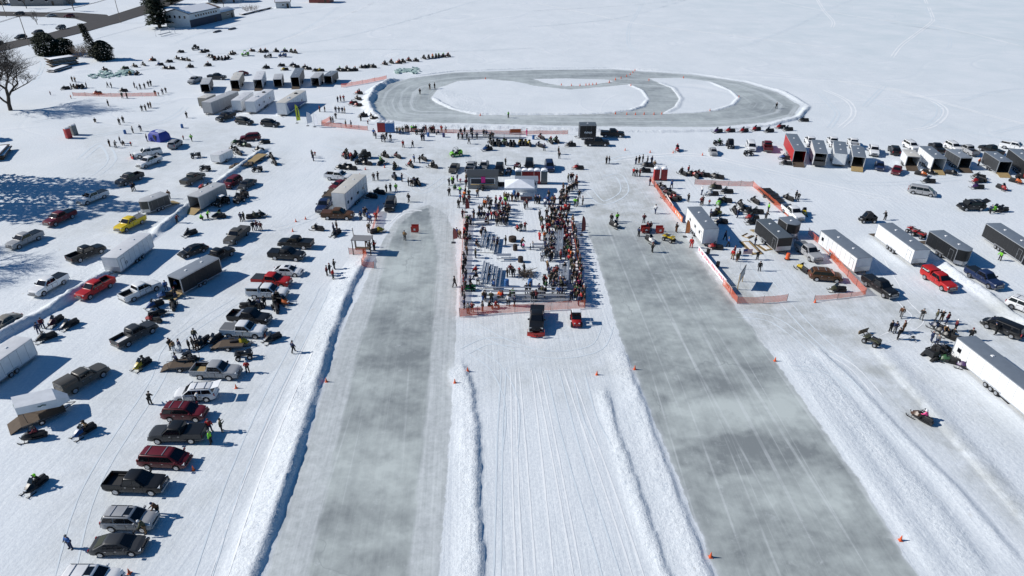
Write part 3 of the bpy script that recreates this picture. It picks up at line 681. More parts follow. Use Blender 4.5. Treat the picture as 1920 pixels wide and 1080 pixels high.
def vehicle(kind, fr, re, col, label, opt='', roof=None, lid='k', top=None, bumper=None, trim=None, name=None, cat=None, group='vehicles parked on the snow', sc_=1.0):
    c, rz, L = spot(fr, re, .9)
    t = vtemplate(kind, opt); c.z = hz(c) if abs(hz(c)) < .12 else .02
    cols = dict(paint=CC[col], roof=CC[roof or col], lid=CC[lid], topper=CC[top or col], trim=CC[trim or ('k' if kind == 'pickup' else col)], bumper=CC[bumper or ('e' if kind == 'pickup' else col)])
    nm = name or {'pickup': 'pickup_truck', 'suv': 'parked_suv', 'van': 'minivan', 'sedan': 'sedan_car'}[kind]
    skip = ('door', 'handle') if c.y > 215 else (('handle',) if c.y > 136 else ())
    return place(t, c, rz, label, cat or {'pickup': 'pickup truck', 'suv': 'suv', 'van': 'minivan', 'sedan': 'car'}[kind], group, cols, name=nm, skip=skip, scale=sc_)

# ------------------------------------------------------------------ trailers
TT = {}
def make_trailer(L, W, Hh, opt):
    """enclosed trailer, nose to +x; hollow when its rear is open"""
    t = T('enclosed_trailer'); x0, x1, y, zf, zt = -L / 2, L / 2, W / 2, .48, Hh; nose = .9 if 'vnose' in opt else 0.0
    m = MB(); th = .06
    m.box(((x0 + x1 - nose) / 2, 0, zf), (L - nose, W, .1), DWOOD)
    for sg in (-1, 1): m.box(((x0 + x1 - nose) / 2, sg * (y - th / 2), (zf + zt) / 2), (L - nose, th, zt - zf), PANEL)
    if nose:
        pl = [(x1 - nose, -y), (x1 - nose * .15, -y * .35), (x1, 0), (x1 - nose * .15, y * .35), (x1 - nose, y)]
        m.loft([[(a, b, z) for a, b in pl] for z in (zf - .05, zt)], PANEL)
    else: m.box((x1 - th / 2, 0, (zf + zt) / 2), (th, W - 2 * th - .004, zt - zf), PANEL)
    if 'open' not in opt: m.box((x0 + th / 2, 0, (zf + zt) / 2), (th, W - 2 * th - .004, zt - zf), PANEL)
    b = t.part('body', m, col='paint')
    r = MB()
    if nose: pr = [(x0 - .03, -y - .03), (x1 - nose, -y - .03), (x1 - nose * .15, -y * .35), (x1 + .03, 0), (x1 - nose * .15, y * .35), (x1 - nose, y + .03), (x0 - .03, y + .03)]
    else: pr = [(x0 - .03, -y - .03), (x1 + .03, -y - .03), (x1 + .03, y + .03), (x0 - .03, y + .03)]
    cx = (x0 + x1) / 2
    r.loft([[(a, c, zt) for a, c in pr], [(a, c, zt + .05) for a, c in pr], [(cx + (a - cx) * .97, c * .7, zt + .10) for a, c in pr]], PANEL)
    ri = t.part('roof', r, col='roof')
    for k in range(1 if L < 6 else 2):
        t.part('roof_vent', MB().box((x0 + L * (.5 if L < 6 else (.3, .7)[k]), 0, zt + .14), (.38, .38, .12), WHITE, taper=.8), ri)
    fr = MB()
    for sg in (-1, 1):
        fr.box(((x0 + x1 - nose) / 2, sg * (y + .012), zt - .05), (L - nose, .03, .1), ALU); fr.box(((x0 + x1 - nose) / 2, sg * (y + .012), zf), (L - nose, .03, .14), ALU)
        fr.box((x0 + .03, sg * (y + .014), (zf + zt) / 2), (.1, .035, zt - zf - .3), ALU); fr.box((x1 - nose - .03, sg * (y + .014), (zf + zt) / 2), (.1, .035, zt - zf - .3), ALU)
    q = x0 + 1.25
    while q < x1 - nose - .5:
        for sg in (-1, 1): fr.box((q, sg * (y + .004), (zf + zt) / 2), (.03, .014, zt - zf - .25), GREY if 'dark' not in opt else STEEL)
        q += 1.25
    t.part('edge_trim', fr)
    tg = MB()
    for sg in (-1, 1): tg.tube([(x1 - nose, sg * .7, .45), (x1 + .95, 0, .45)], .05, BLACK)
    tg.tube([(x1 + .7, 0, .05), (x1 + .7, 0, .9)], .05, STEEL); tg.box((x1 + 1.0, 0, .46), (.3, .12, .12), STEEL); t.part('tongue', tg)
    nw = 3 if L > 9 else 2 if L > 4.6 else 1
    for sg in (-1, 1):
        for k in range(nw):
            w = t.part('wheel', MB().disc((0, 0, 0), .36, .22, TYRE), loc=(-.3 - .0 * L + (k - (nw - 1) / 2) * .84, sg * (y + .07), .36))
            t.part('rim', MB().lathe([(0, 0), (.22, 0), (.2, -.03), (.05, -.01)], (0, 0, 0), RIM, 12), w, loc=(0, sg * .115, 0), rot=(-R(90) * sg, 0, 0))
        t.part('fender', MB().box((-.3, sg * (y + .1), .76), (nw * .84 + .1, .24, .05), ALU))
    for sg in ((-1, 1) if 'door' in opt else ()):
        d = t.part('side_door', MB().box((x1 - nose - 1.1, sg * (y + .01), 1.45), (.85, .03, 1.75), PANEL), col='paint')
        s_ = MB()
        for dx in (-.44, .44): s_.box((x1 - nose - 1.1 + dx, sg * (y + .02), 1.45), (.03, .03, 1.75), INK if 'dark' not in opt else ALU)
        s_.box((x1 - nose - 1.1, sg * (y + .02), 2.33), (.9, .03, .03), INK if 'dark' not in opt else ALU); t.part('door_frame', s_, d)
        t.part('handle', MB().box((x1 - nose - 1.42, sg * (y + .04), 1.4), (.06, .04, .2), CHROME), d)
    if 'win' in opt:
        for sg in (-1, 1): t.part('window', MB().box((x0 + 1.0, sg * (y + .012), 1.75), (.6, .03, .6), GLASS))
    if 'guard' in opt: t.part('stone_guard', MB().box((x1 + .012, 0, .95), (.03, W * .98, .8), ALU) if not nose else MB().loft([[(a + .02, c * 1.01, z) for a, c in pl] for z in (zf - .06, 1.05)], ALU))
    if 'open' in opt:
        t.part('interior_wall', MB().box((x1 - nose - .15, 0, 1.5), (.04, W - .16, 1.9), DWOOD)); 
        j = MB()
        for sg in (-1, 1): j.box((x0 - .01, sg * (y - .05), (zf + zt) / 2), (.05, .1, zt - zf), ALU)
        j.box((x0 - .01, 0, zt - .06), (.05, W - .22, .12), ALU); t.part('rear_frame', j)
        if 'ramp' in opt:
            rl = 1.95; a = math.asin(.46 / rl); t.part('ramp_door', MB().box((x0 - rl / 2 * math.cos(a) - .05, 0, .25), (rl, W - .2, .06), WOOD if 'dkramp' not in opt else DWOOD, ry=-a))
        if 'half' in opt: t.part('ramp_door', MB().box((x0 - .2, 0, .95), (.06, W - .16, 1.0), STEEL, ry=-.25)); t.part('window', MB().box((x0 + .3, 0, 1.9), (.03, W - .5, .7), GLASS))
    elif 'rampc' in opt: t.part('ramp_door', MB().box((x0 - .03, 0, (zf + zt) / 2), (.04, W - .25, zt - zf - .3), PANEL), col='paint')
    if 'stripe' in opt:
        for sg in (-1, 1): t.part('stripe', MB().quad(*[(a, sg * (y + .03), c) for a, c in ((x0 + .3, .8), (x1 - 2, .8), (x1 - .6, zt - .3), (x1 - 1.7, zt - .3), (x1 - 3, 1.2), (x0 + .3, 1.1))[:4]][::sg], plain('blue_decal', (.04, .09, .25), .5), .008))
    if 'ac' in opt:
        for q in (.3, .65): t.part('air_conditioner', MB().box((x0 + L * q, .2, zt + .22), (.9, .7, .28), WHITE if q > .5 else BLACK, taper=.85), ri)
    if 'camper' in opt:
        for sg in (-1, 1):
            for q in (.25, .55, .8): t.part('window', MB().box((x0 + L * q, sg * (y + .012), 1.85), (.7, .03, .5), GLASS))
    return t
def trailer(fr, re, col, label, L=None, W=2.6, Hh=2.9, opt='open ramp', roof='A', name='enclosed_trailer', cat='trailer', group='trailers on the snow', flipz=1.45):
    c, rz, l = spot(fr, re, flipz); L = L or max(3.2, min(14, l))
    key = (round(L, 1), W, Hh, opt)
    if key not in TT: TT[key] = make_trailer(round(L, 1), W, Hh, opt)
    c.z = .02
    skip = ('handle', 'door_frame', 'fender', 'rim') if c.y > 215 else ()
    RC = {'A': (.17, .20, .24), 'L': (.48, .49, .50), 'B': (.60, .58, .53), 'D': (.10, .12, .14), 'W': (.66, .67, .69), 'G': (.24, .27, .31)}
    return place(TT[key], c, rz, label, cat, group, dict(paint=CC[col], roof=RC[roof]), name=name, skip=skip)

# ------------------------------------------------------------------ snowmobiles, quads, side-by-sides
def make_sled():
    t = T('snowmobile')
    m = MB(); m.loft([[(x, s_ * w, z) for s_, w, z in ((-1, .2, z0), (-1, .22, z1 - .05), (-1, .16, z1), (1, .16, z1), (1, .22, z1 - .05), (1, .2, z0))] for x, z0, z1 in ((-1.5, .2, .42), (-1.4, .03, .5), (-.3, .0, .55), (.25, .05, .6), (.55, .25, .6))], BLACK); t.part('track_tunnel', m)
    m = MB(); m.loft([[(x, -w, z0), (x, -w * 1.08, z0 + (z1 - z0) * .45), (x, -w * .42, z1), (x, w * .42, z1), (x, w * 1.08, z0 + (z1 - z0) * .45), (x, w, z0)] for x, w, z0, z1 in ((-.05, .24, .35, .84), (.3, .40, .26, .92), (.62, .44, .25, .84), (.95, .38, .27, .68), (1.28, .2, .34, .52), (1.36, .08, .38, .46))], TINTP); c = t.part('cowl', m, col='paint', smooth=18)
    m = MB()
    for sg in (-1, 1): m.box((.45, sg * .44, .42), (.75, .05, .2), BLACK); m.box((-.35, sg * .34, .3), (1.5, .16, .04), BLACK)
    t.part('side_panel', m)
    t.part('headlight', MB().box((1.2, 0, .58), (.12, .34, .1), LAMP), c)
    m = MB(); m.loft([[(.42, -.32, .86), (.42, .32, .86), (.5, .32, .86), (.5, -.32, .86)], [(.08, -.22, 1.26), (.08, .22, 1.26), (.11, .22, 1.26), (.11, -.22, 1.26)]], GLASS); t.part('windshield', m)
    m = MB(); m.loft([[(x, -w, .5), (x, -w, z - .06), (x, -w * .7, z), (x, w * .7, z), (x, w, z - .06), (x, w, .5)] for x, w, z in ((-1.35, .14, .76), (-1.0, .2, .8), (-.4, .2, .78), (.05, .15, .82))], SEATV); t.part('seat', m)
    m = MB(); m.tube([(.12, 0, .8), (-.05, 0, 1.06)], .04, STEEL); m.tube([(-.1, -.38, 1.04), (-.02, -.2, 1.08), (-.02, .2, 1.08), (-.1, .38, 1.04)], .025, BLACK); t.part('handlebar', m)
    for sg in (-1, 1):
        m = MB(); m.loft([[(x, sg * .5 - .07, z), (x, sg * .5 + .07, z), (x, sg * .5 + .05, z + .05), (x, sg * .5 - .05, z + .05)] for x, z in ((.45, .02), (.6, 0), (1.35, 0), (1.55, .08), (1.66, .22))], BLACK)
        m.tube([(.95, sg * .5, .05), (.9, sg * .4, .42)], .035, STEEL); m.tube([(1.64, sg * .5, .22), (1.35, sg * .5, .2), (1.25, sg * .5, .05)], .015, STEEL); t.part('ski', m, col='paint')
    return t
def make_quad():
    t = T('quad_bike')
    m = MB(); m.box((0, 0, .55), (1.2, .35, .3), STEEL); m.loft([[(x, -w, z - .12), (x, -w, z), (x, w, z), (x, w, z - .12)] for x, w, z in ((-1.0, .5, .78), (-.75, .55, .9), (-.35, .45, .84), (-.3, .2, .7), (.25, .2, .74), (.35, .45, .9), (.75, .54, .92), (1.0, .42, .78))], TINTP); t.part('body', m, col='paint')
    t.part('seat', MB().box((-.3, 0, .93), (.8, .32, .16), SEATV, taper=.8))
    m = MB(); m.tube([(.35, 0, .85), (.2, 0, 1.12)], .04, STEEL); m.tube([(.1, -.4, 1.1), (.2, -.15, 1.16), (.2, .15, 1.16), (.1, .4, 1.1)], .025, BLACK); t.part('handlebar', m)
    for x in (-.85, .85):
        m = MB()
        for k in range(4): m.tube([(x - .25, -.36 + .24 * k, .98), (x + .25, -.36 + .24 * k, .98)], .014, STEEL)
        t.part('rack', m)
    for x in (-.65, .68):
        for sg in (-1, 1):
            w = t.part('wheel', MB().disc((0, 0, 0), .32, .26, TYRE, 12), loc=(x, sg * .46, .32)); t.part('rim', MB().lathe([(0, 0), (.16, 0), (.05, .01)], (0, 0, 0), RIM, 10), w, loc=(0, sg * .135, 0), rot=(-R(90) * sg, 0, 0))
    for sg in (-1, 1): t.part('headlight', MB().box((.98, sg * .25, .84), (.06, .16, .1), LAMP))
    return t
def make_utv(opt=''):
    t = T('side_by_side')
    m = MB(); m.loft([[(x, -w, .4), (x, -w, z - .08), (x, -w * .8, z), (x, w * .8, z), (x, w, z - .08), (x, w, .4)] for x, w, z in ((1.45, .45, .75), (1.2, .62, .95), (.7, .68, 1.02), (.62, .62, .62), (-.55, .62, .62), (-.6, .68, 1.0), (-1.45, .66, .98))], TINTP); t.part('body', m, col='paint')
    m = MB(); m.box((-1.02, 0, 1.005), (.8, 1.1, .03), BLACK)
    for sg in (-1, 1): m.box((-1.02, sg * .64, 1.1), (.86, .06, .22), TINTP)
    m.box((-1.43, 0, 1.1), (.05, 1.24, .22), TINTP); t.part('cargo_bed', m, col='bed')
    for sg in (-1, 1): t.part('seat', MB().box((-.1, sg * .3, .78), (.5, .48, .2), SEATV).box((-.38, sg * .3, 1.1), (.14, .48, .6), SEATV, ry=-.15))
    m = MB()
    for sg in (-1, 1):
        m.tube([(.75, sg * .66, 1.0), (.25, sg * .6, 1.85), (-.5, sg * .6, 1.85), (-.65, sg * .66, .95)], .035, BLACK)
    for x in (.25, -.5): m.tube([(x, -.6, 1.85), (x, .6, 1.85)], .035, BLACK)
    t.part('roll_cage', m)
    if 'roof' in opt: t.part('roof', MB().box((-.12, 0, 1.91), (.95, 1.3, .07), PANEL, taper=.9), col='roof')
    if 'cab' in opt:
        m = MB(); m.loft([[(a, -w, z), (c, -w, z), (c, w, z), (a, w, z)] for a, c, w, z in ((.85, -.72, .66, 1.0), (.3, -.55, .62, 1.88), (.2, -.48, .5, 1.93))], SEATV); k = t.part('soft_cab', m)
        t.part('windshield', MB().quad((.86, -.5, 1.1), (.86, .5, 1.1), (.4, .48, 1.8), (.4, -.48, 1.8), GLASS, .02), k)
    else: t.part('windshield', MB().quad((.76, -.55, 1.05), (.76, .55, 1.05), (.5, .5, 1.45), (.5, -.5, 1.45), GLASS, .02))
    for x in (-.98, 1.0):
        for sg in (-1, 1):
            if 'tracks' in opt:
                m = MB(); m.loft([[(x + a * .62, sg * .72 - .17, .12 + b * .62 if b else 0.0), (x + a * .62, sg * .72 + .17, .12 + b * .62 if b else 0.0)] for a, b in ((-1, 0), (1, 0), (1.1, .2), (.15, .95), (-.15, .95), (-1.1, .2))], TYRE, closed=False, caps=False)
                m = MB(); pr = [(-.62, 0), (.62, 0), (.72, .16), (.12, .66), (-.12, .66), (-.72, .16)]; m.loft([[(x + a, sg * .72 + o, b) for a, b in pr] for o in (-.17, .17)], TYRE); t.part('track', m)
            else:
                w = t.part('wheel', MB().disc((0, 0, 0), .37, .3, TYRE, 12), loc=(x, sg * .66, .37)); t.part('rim', MB().lathe([(0, 0), (.2, 0), (.05, .01)], (0, 0, 0), RIM, 10), w, loc=(0, sg * .155, 0), rot=(-R(90) * sg, 0, 0))
    for sg in (-1, 1): t.part('headlight', MB().box((1.4, sg * .32, .78), (.1, .2, .1), LAMP))
    return t
def make_cone(h=.75):
    t = T('traffic_cone'); t.part('base', MB().box((0, 0, .02), (.4, .4, .04), ORANGE)); t.part('body', MB().lathe([(.17, .04), (.03, h), (.0, h)], (0, 0, 0), ORANGE, 10)); t.part('band', MB().lathe([(.118, .3), (.085, .47)], (0, 0, 0), WHITE, 10)); return t
SLED, QUAD, CONE = make_sled(), make_quad(), make_cone()
UTV = {k: make_utv(k) for k in ('', 'roof', 'cab', 'tracks')}

# ------------------------------------------------------------------ people: one skinned body, clothes over it
def skinmesh(name, joints, edges, mat, sub=1):
    names = list(joints); me = bpy.data.meshes.new(name); me.from_pydata([joints[n][0] for n in names], [(names.index(a), names.index(b)) for a, b in edges], [])
    o = bpy.data.objects.new(name, me); COL.objects.link(o)
    o.modifiers.new('skin', 'SKIN').use_smooth_shade = True; sd = o.modifiers.new('sub', 'SUBSURF'); sd.levels = sub; sd.render_levels = sub
    seen = set(); adj = {n: [] for n in names}
    for a, b in edges: adj[a].append(b); adj[b].append(a)
    for i, n in enumerate(names):
        d = me.skin_vertices[0].data[i]; r = joints[n][1]; d.radius = r if isinstance(r, tuple) else (r, r)
        d.use_root = n not in seen
        st = [n]
        while st:
            q = st.pop()
            if q in seen: continue
            seen.add(q); st += adj[q]
    bpy.context.view_layer.update(); dg = bpy.context.evaluated_depsgraph_get()
    out = bpy.data.meshes.new_from_object(o.evaluated_get(dg)); out.name = name
    bpy.data.objects.remove(o); bpy.data.meshes.remove(me); out.materials.clear(); out.materials.append(mat)
    return out
def make_person(pose):
    V = Vector; t = T('person')
    hipz = {'sit': .80, 'bench': .5, 'crouch': .45}.get(pose, .95); fwd = {'lean': .45, 'sit': .18, 'bench': .1, 'crouch': .3}.get(pose, .02)
    pel = V((0, 0, hipz)); up = V((math.sin(fwd), 0, math.cos(fwd)))
    waist, chest, neck = pel + up * .2, pel + up * .42, pel + up * .56; head = neck + V((.03 + .08 * fwd, 0, .16)); crown = head + V((-.01, 0, .09))
    J = {}
    for sg, s in ((1, 'l'), (-1, 'r')):
        hip = pel + V((0, sg * .1, -.03)); sh = chest + V((0, sg * .2, .05)) 
        if pose == 'walk': kn = hip + V((.16 * sg + .03, 0, -.42)); an = kn + V((-.12 if sg < 0 else .02, 0, -.40))
        elif pose == 'sit': kn = hip + V((.42, sg * .17, -.02)); an = kn + V((.02, sg * .03, -.42))
        elif pose == 'bench': kn = hip + V((.43, sg * .05, .02)); an = kn + V((.02, 0, -.43))
        elif pose == 'crouch': kn = hip + V((.38, sg * .08, .05)); an = kn + V((-.25, 0, -.36))
        else: kn = hip + V((.02, sg * .03, -.43)); an = kn + V((-.02, sg * .02, -.41))
        toe = an + V((.19, sg * .03, -.05))
        if pose == 'walk': el, ha = sh + V((-.14 * sg, sg * .07, -.27)), sh + V((.06 - .16 * sg, sg * .06, -.5))
        elif pose == 'sit': el, ha = sh + V((.22, sg * .1, -.2)), sh + V((.47, sg * .1, -.22))
        elif pose == 'pocket': el, ha = sh + V((-.08, sg * .14, -.27)), sh + V((.12, sg * .0, -.42))
        elif pose == 'cross': el, ha = sh + V((.06, sg * .1, -.28)), sh + V((.26, -sg * .08, -.24))
        elif pose == 'phone': el, ha = sh + V((.1, sg * .12, -.24)), sh + V((.3, -sg * .06, .02 if sg > 0 else -.08))
        elif pose in ('lean', 'crouch'): el, ha = sh + V((.14, sg * .06, -.26)), sh + V((.36, sg * .02, -.42))
        elif pose == 'bench': el, ha = sh + V((.1, sg * .08, -.26)), sh + V((.33, sg * .0, -.33))
        else: el, ha = sh + V((.0, sg * .08, -.29)), sh + V((.06, sg * .09, -.55))
        wr = ha + (el - ha).normalized() * .09
        J.update({'hip' + s: hip, 'kn' + s: kn, 'an' + s: an, 'toe' + s: toe, 'sh' + s: sh, 'el' + s: el, 'wr' + s: wr, 'ha' + s: ha})
    # continuous body
    b = {'pel': (pel, .12), 'waist': (waist, .11), 'chest': (chest, .13), 'neck': (neck, .055), 'head': (head, (.092, .078)), 'crown': (crown, (.075, .065)), 'nose': (head + V((.105, 0, -.01)), .014)}
    e = [('pel', 'waist'), ('waist', 'chest'), ('chest', 'neck'), ('neck', 'head'), ('head', 'crown'), ('head', 'nose')]
    for s in 'lr':
        b.update({'hip' + s: (J['hip' + s], .085), 'kn' + s: (J['kn' + s], .058), 'an' + s: (J['an' + s], .045), 'sh' + s: (J['sh' + s], .06), 'el' + s: (J['el' + s], .045), 'wr' + s: (J['wr' + s], .033), 'ha' + s: (J['ha' + s], .03)})
        e += [('pel', 'hip' + s), ('hip' + s, 'kn' + s), ('kn' + s, 'an' + s), ('chest', 'sh' + s), ('sh' + s, 'el' + s), ('el' + s, 'wr' + s), ('wr' + s, 'ha' + s)]
    t.part('body', skinmesh('body', b, e, SKIN, 1))
    j = {'hem': (pel - up * .06, (.165, .2)), 'waist': (waist, (.155, .185)), 'chest': (chest, (.165, .2)), 'neck': (neck - up * .01, .085)}
    e = [('hem', 'waist'), ('waist', 'chest'), ('chest', 'neck')]
    for s in 'lr':
        j.update({'sh' + s: (J['sh' + s], .1), 'el' + s: (J['el' + s], .075), 'wr' + s: (J['wr' + s], .058)}); e += [('chest', 'sh' + s), ('sh' + s, 'el' + s), ('el' + s, 'wr' + s)]
    t.part('jacket', skinmesh('jacket', j, e, CLOTH, 1), col='paint')
    j = {'pel': (pel, (.15, .17))}; e = []
    for s in 'lr':
        j.update({'hip' + s: (J['hip' + s], .115), 'kn' + s: (J['kn' + s], .088), 'an' + s: (J['an' + s] + V((0, 0, .03)), .082)}); e += [('pel', 'hip' + s), ('hip' + s, 'kn' + s), ('kn' + s, 'an' + s)]
    t.part('trousers', skinmesh('trousers', j, e, CLOTH, 1), col='trousers')
    for sg, s in ((1, 'l'), (-1, 'r')):
        t.part('boot', skinmesh('boot', {'a': (J['an' + s] + V((0, 0, .08)), .07), 'h': (J['an' + s] + V((0, 0, -.02)), .068), 't': (J['toe' + s], .05)}, [('a', 'h'), ('h', 't')], SEATV, 1))
    for sg, s in ((1, 'l'), (-1, 'r')):
        j = {}; e = []; d = (J['ha' + s] - J['wr' + s]).normalized(); side = d.cross(V((0, 0, 1))); side = side.normalized() if side.length > .1 else V((1, 0, 0)); nrm = d.cross(side)
        j['w'] = (J['wr' + s], .038); j['p'] = (J['ha' + s], (.045, .03)); e.append(('w', 'p'))
        for q, ln in enumerate((.075, .085, .08, .06)):
            o = side * (.033 * (1.5 - q) * .62); j[f'f{q}'] = (J['ha' + s] + d * .045 + o, .011); j[f'g{q}'] = (J['ha' + s] + d * (.04 + ln) + o + nrm * .02 * sg, .009); e += [('p', f'f{q}'), (f'f{q}', f'g{q}')]
        j['th'] = (J['ha' + s] + side * .06 + d * .02, .012); e.append(('p', 'th'))
        t.part('glove', skinmesh('glove', j, e, BLACK, 0))
    hm = MB()
    if pose == 'sit':   # riders wear helmets
        hm.lathe([(.10, -.13), (.135, -.08), (.145, .02), (.12, .11), (.05, .155), (0, .16)], tuple(head + V((-.005, 0, .01))), CLOTH, 12); hm.box(tuple(head + V((.13, 0, .0))), (.04, .17, .1), GLASS); hm.box(tuple(head + V((.15, 0, .1))), (.13, .2, .02), BLACK)
        t.part('helmet', hm, col='hat')
    else:
        hm.lathe([(.108, .02), (.112, .06), (.095, .11), (.05, .145), (0, .15)], tuple(head + V((-.01, 0, 0))), CLOTH, 12); hm.lathe([(.115, .015), (.118, .05), (.112, .06)], tuple(head + V((-.01, 0, 0))), CLOTH, 12); t.part('hat', hm, col='hat')
    return t
PT = {p: make_person(p) for p in ('stand', 'walk', 'sit', 'bench', 'lean', 'pocket', 'cross', 'phone', 'crouch')}
# ------------------------------------------------------------------ parked vehicles (front pixel, rear pixel at mid height)
def vehicles():
    V = vehicle
    g1 = 'vehicles in the far left parking rows'; g2 = 'vehicles parked along the left lane'; g3 = 'vehicles parked on the right'; g4 = 'vehicles beyond the grandstand'; g5 = 'vehicles by the shore road'
    V('pickup', (249, 290), (304, 281), 'w', 'white pickup with a red snowplow blade beside the shaded snow', 'plow tonneau', group=g1)
    V('pickup', (257, 311), (301, 294), 'w', 'white crew cab pickup parked just in front of the plow truck', '', group=g1)
    V('pickup', (222, 342), (263, 326), 'd', 'charcoal pickup standing in the edge of the big tree shadow', '', group=g1)
    V('pickup', (149, 378), (197, 360), 'w', 'white pickup with black bed cover at the rim of the tree shadow', 'tonneau', group=g1)
    V('pickup', (86, 419), (137, 396), 'm', 'dark red pickup with black bed cover in the far left row', 'tonneau', group=g1)
    V('pickup', (16, 461), (75, 435), 's', 'silver pickup with black bed cover at the left end of its row', 'tonneau', group=g1)
    V('pickup', (191, 461), (130, 486), 'k', 'black pickup with open bed turned away, left of the yellow pickup', '', group=g1)
    V('pickup', (216, 431), (270, 404), 'y', 'bright yellow pickup hitched to a grey snowmobile trailer', 'tonneau', lid='e', group=g1)
    V('pickup', (384, 322), (338, 346), 'x', 'dark grey pickup with bed cover parked against the snow bank', 'tonneau', lid='d', group=g1)
    V('suv', (445, 258), (493, 255), 'm', 'long maroon suv behind parked snowmobiles near the camper row', '', group=g1)
    V('suv', (421, 348), (449, 332), 'm', 'maroon suv beside the open silver trailer on the bank', '', group=g1)
    V('sedan', (450, 350), (475, 335), 'd', 'dark grey hatchback to the right of the maroon suv', '', group=g1)
    V('suv', (337, 262), (319, 276), 's', 'silver suv with dark rear glass parked beside the blue tent', '', group=g1)
    V('sedan', (340, 474), (382, 459), 'k', 'black hatchback parked beside the black pickup with yellow sled', '', group=g1)
    V('pickup', (434, 464), (382, 493), 'k', 'black pickup carrying a yellow snowmobile in its bed', '', group=g1)
    V('pickup', (424, 455), (463, 425), 'x', 'long olive grey pickup with a flat bed cover', 'tonneau', lid='x', group=g1)
    V('pickup', (145, 557), (210, 521), 'r', 'bright red crew cab pickup hitched to the long white trailer', '', group=g1)
    V('pickup', (60, 550), (120, 516), 'w', 'white pickup with black bed cover across the bank from the red pickup', 'tonneau', group=g1)
    V('pickup', (289, 532), (236, 556), 'w', 'white pickup showing its open black bed, near the open black trailer', '', group=g1)
    V('pickup', (281, 609), (222, 641), 'd', 'charcoal pickup with a white sheet lying in its bed', 'load', group=g1)
    V('pickup', (195, 685), (112, 732), 'x', 'brown grey pickup with a long matching topper', 'topper', group=g1, top='x')
    V('sedan', (-16, 616), (27, 590), 'z', 'tan sedan cut by the left edge behind the bank', '', group=g1)
    V('pickup', (519, 452), (590, 456), 'k', 'black pickup with bed cover facing left, top of the left lane row', 'tonneau', group=g2)
    V('pickup', (576, 478), (499, 473), 'k', 'black pickup with a full black topper facing the lane', 'tonneau', group=g2)
    V('sedan', (569, 506), (508, 504), 'w', 'white sedan with a dark sunroof facing the ice lane', 'sunroof', group=g2)
    V('pickup', (546, 527), (473, 522), 'r', 'red extended cab pickup with a dark bed cover', 'tonneau', lid='d', group=g2)
    V('pickup', (543, 547), (460, 545), 'w', 'white pickup with a windowed white topper', 'topper', group=g2)
    V('pickup', (509, 597), (427, 590), 'k', 'black plum pickup with a silver tool box across its bed', 'toolbox', group=g2)
    V('pickup', (498, 619), (415, 616), 'w', 'white two tone pickup with grey lower cladding and bed cover', 'tonneau', lid='e', bumper='d', group=g2)
    V('pickup', (455, 695), (355, 692), 's', 'silver pickup with plywood floor in its open bed', 'load wood', group=g2)
    V('suv', (328, 737), (405, 733), 'w', 'white crossover with its doors and liftgate standing open', 'doors norack', group=g2)
    V('suv', (386, 771), (306, 770), 'm', 'maroon crossover just below the white crossover with open doors', 'norack', group=g2)
    V('pickup', (281, 811), (385, 810), 'd', 'dark grey pickup facing left with a black bed cover', 'tonneau', 'k', group=g2)
    V('van', (355, 860), (262, 856), 'm', 'dark red minivan above the big black pickup', 'rack', group=g2)
    V('pickup', (319, 906), (191, 902), 'k', 'large black crew cab pickup with chrome grille and open bed', '', bumper='s', group=g2)
    V('suv', (290, 973), (196, 971), 's', 'silver suv with dark sunroof and two people at its hood', 'rack sunroof', group=g2)
    V('sedan', (272, 1016), (170, 1019), 'd', 'black charcoal sedan in front of the silver suv', '', group=g2)
    V('suv', (229, 1083), (111, 1083), 'w', 'white suv with roof bars cut by the bottom edge', 'rack sunroof', group=g2)
    V('pickup', (662, 331), (608, 327), 'w', 'white pickup with black bed behind the toy hauler', '', group=g4)
    V('sedan', (622, 350), (650, 338), 'm', 'small dark red car squeezed beside the toy hauler', '', group=g4)
    V('pickup', (594, 400), (622, 367), 'n', 'navy blue pickup left of the toy hauler nose', 'tonneau', group=g4)
    V('pickup', (656, 401), (610, 400), 'B', 'brown maroon pickup parked across the toy hauler nose', 'tonneau', lid='B', group=g4)
    V('suv', (728, 393), (736, 370), 'k', 'black suv facing the camera beside the left lane start', '', 'd', group=g4)
    V('sedan', (847, 320), (856, 305), 'x', 'grey green sedan leftmost of the row behind the concession hut', '', group=g4)
    V('pickup', (887, 303), (879, 322), 's', 'silver pickup with black open bed behind the concession hut', '', group=g4)
    V('sedan', (905, 314), (910, 301), 'e', 'grey car with its roof and hood under snow', 'snow', group=g4)
    V('suv', (935, 326), (938, 307), 'k', 'black suv right of the snowy car behind the hut', '', group=g4)
    V('van', (992, 316), (993, 299), 'k', 'black van standing behind the snow topped toilets', '', group=g4)
    V('suv', (1033, 320), (1028, 300), 'n', 'dark blue black suv at the right end of the hut row', '', group=g4)
    V('pickup', (1144, 266), (1094, 266), 'k', 'black crew cab pickup beside the black box trailer', 'tonneau', group=g4)
    V('pickup', (1173, 250), (1124, 249), 'k', 'black pickup behind the box trailer near the oval bank', 'tonneau', group=g4)
    V('pickup', (354, 154), (376, 145), 's', 'silver white pickup at the left end of the far trailer row', '', group=g4)
    V('pickup', (426, 144), (387, 143), 'd', 'dark grey pickup behind the smallest grey trailer', 'tonneau', group=g4)
    V('pickup', (409, 223), (437, 213), 'k', 'black pickup under the nose of the long fifth wheel', 'tonneau', group=g4)
    V('suv', (479, 229), (437, 224), 'k', 'black suv parked below the white camper', '', group=g4)
    V('suv', (525, 232), (488, 229), 'k', 'black suv next to the blue striped fifth wheel', '', group=g4)
    V('sedan', (447, 137), (456, 136), 'm', 'maroon car peeking out behind the grey roofed trailer', '', group=g4)
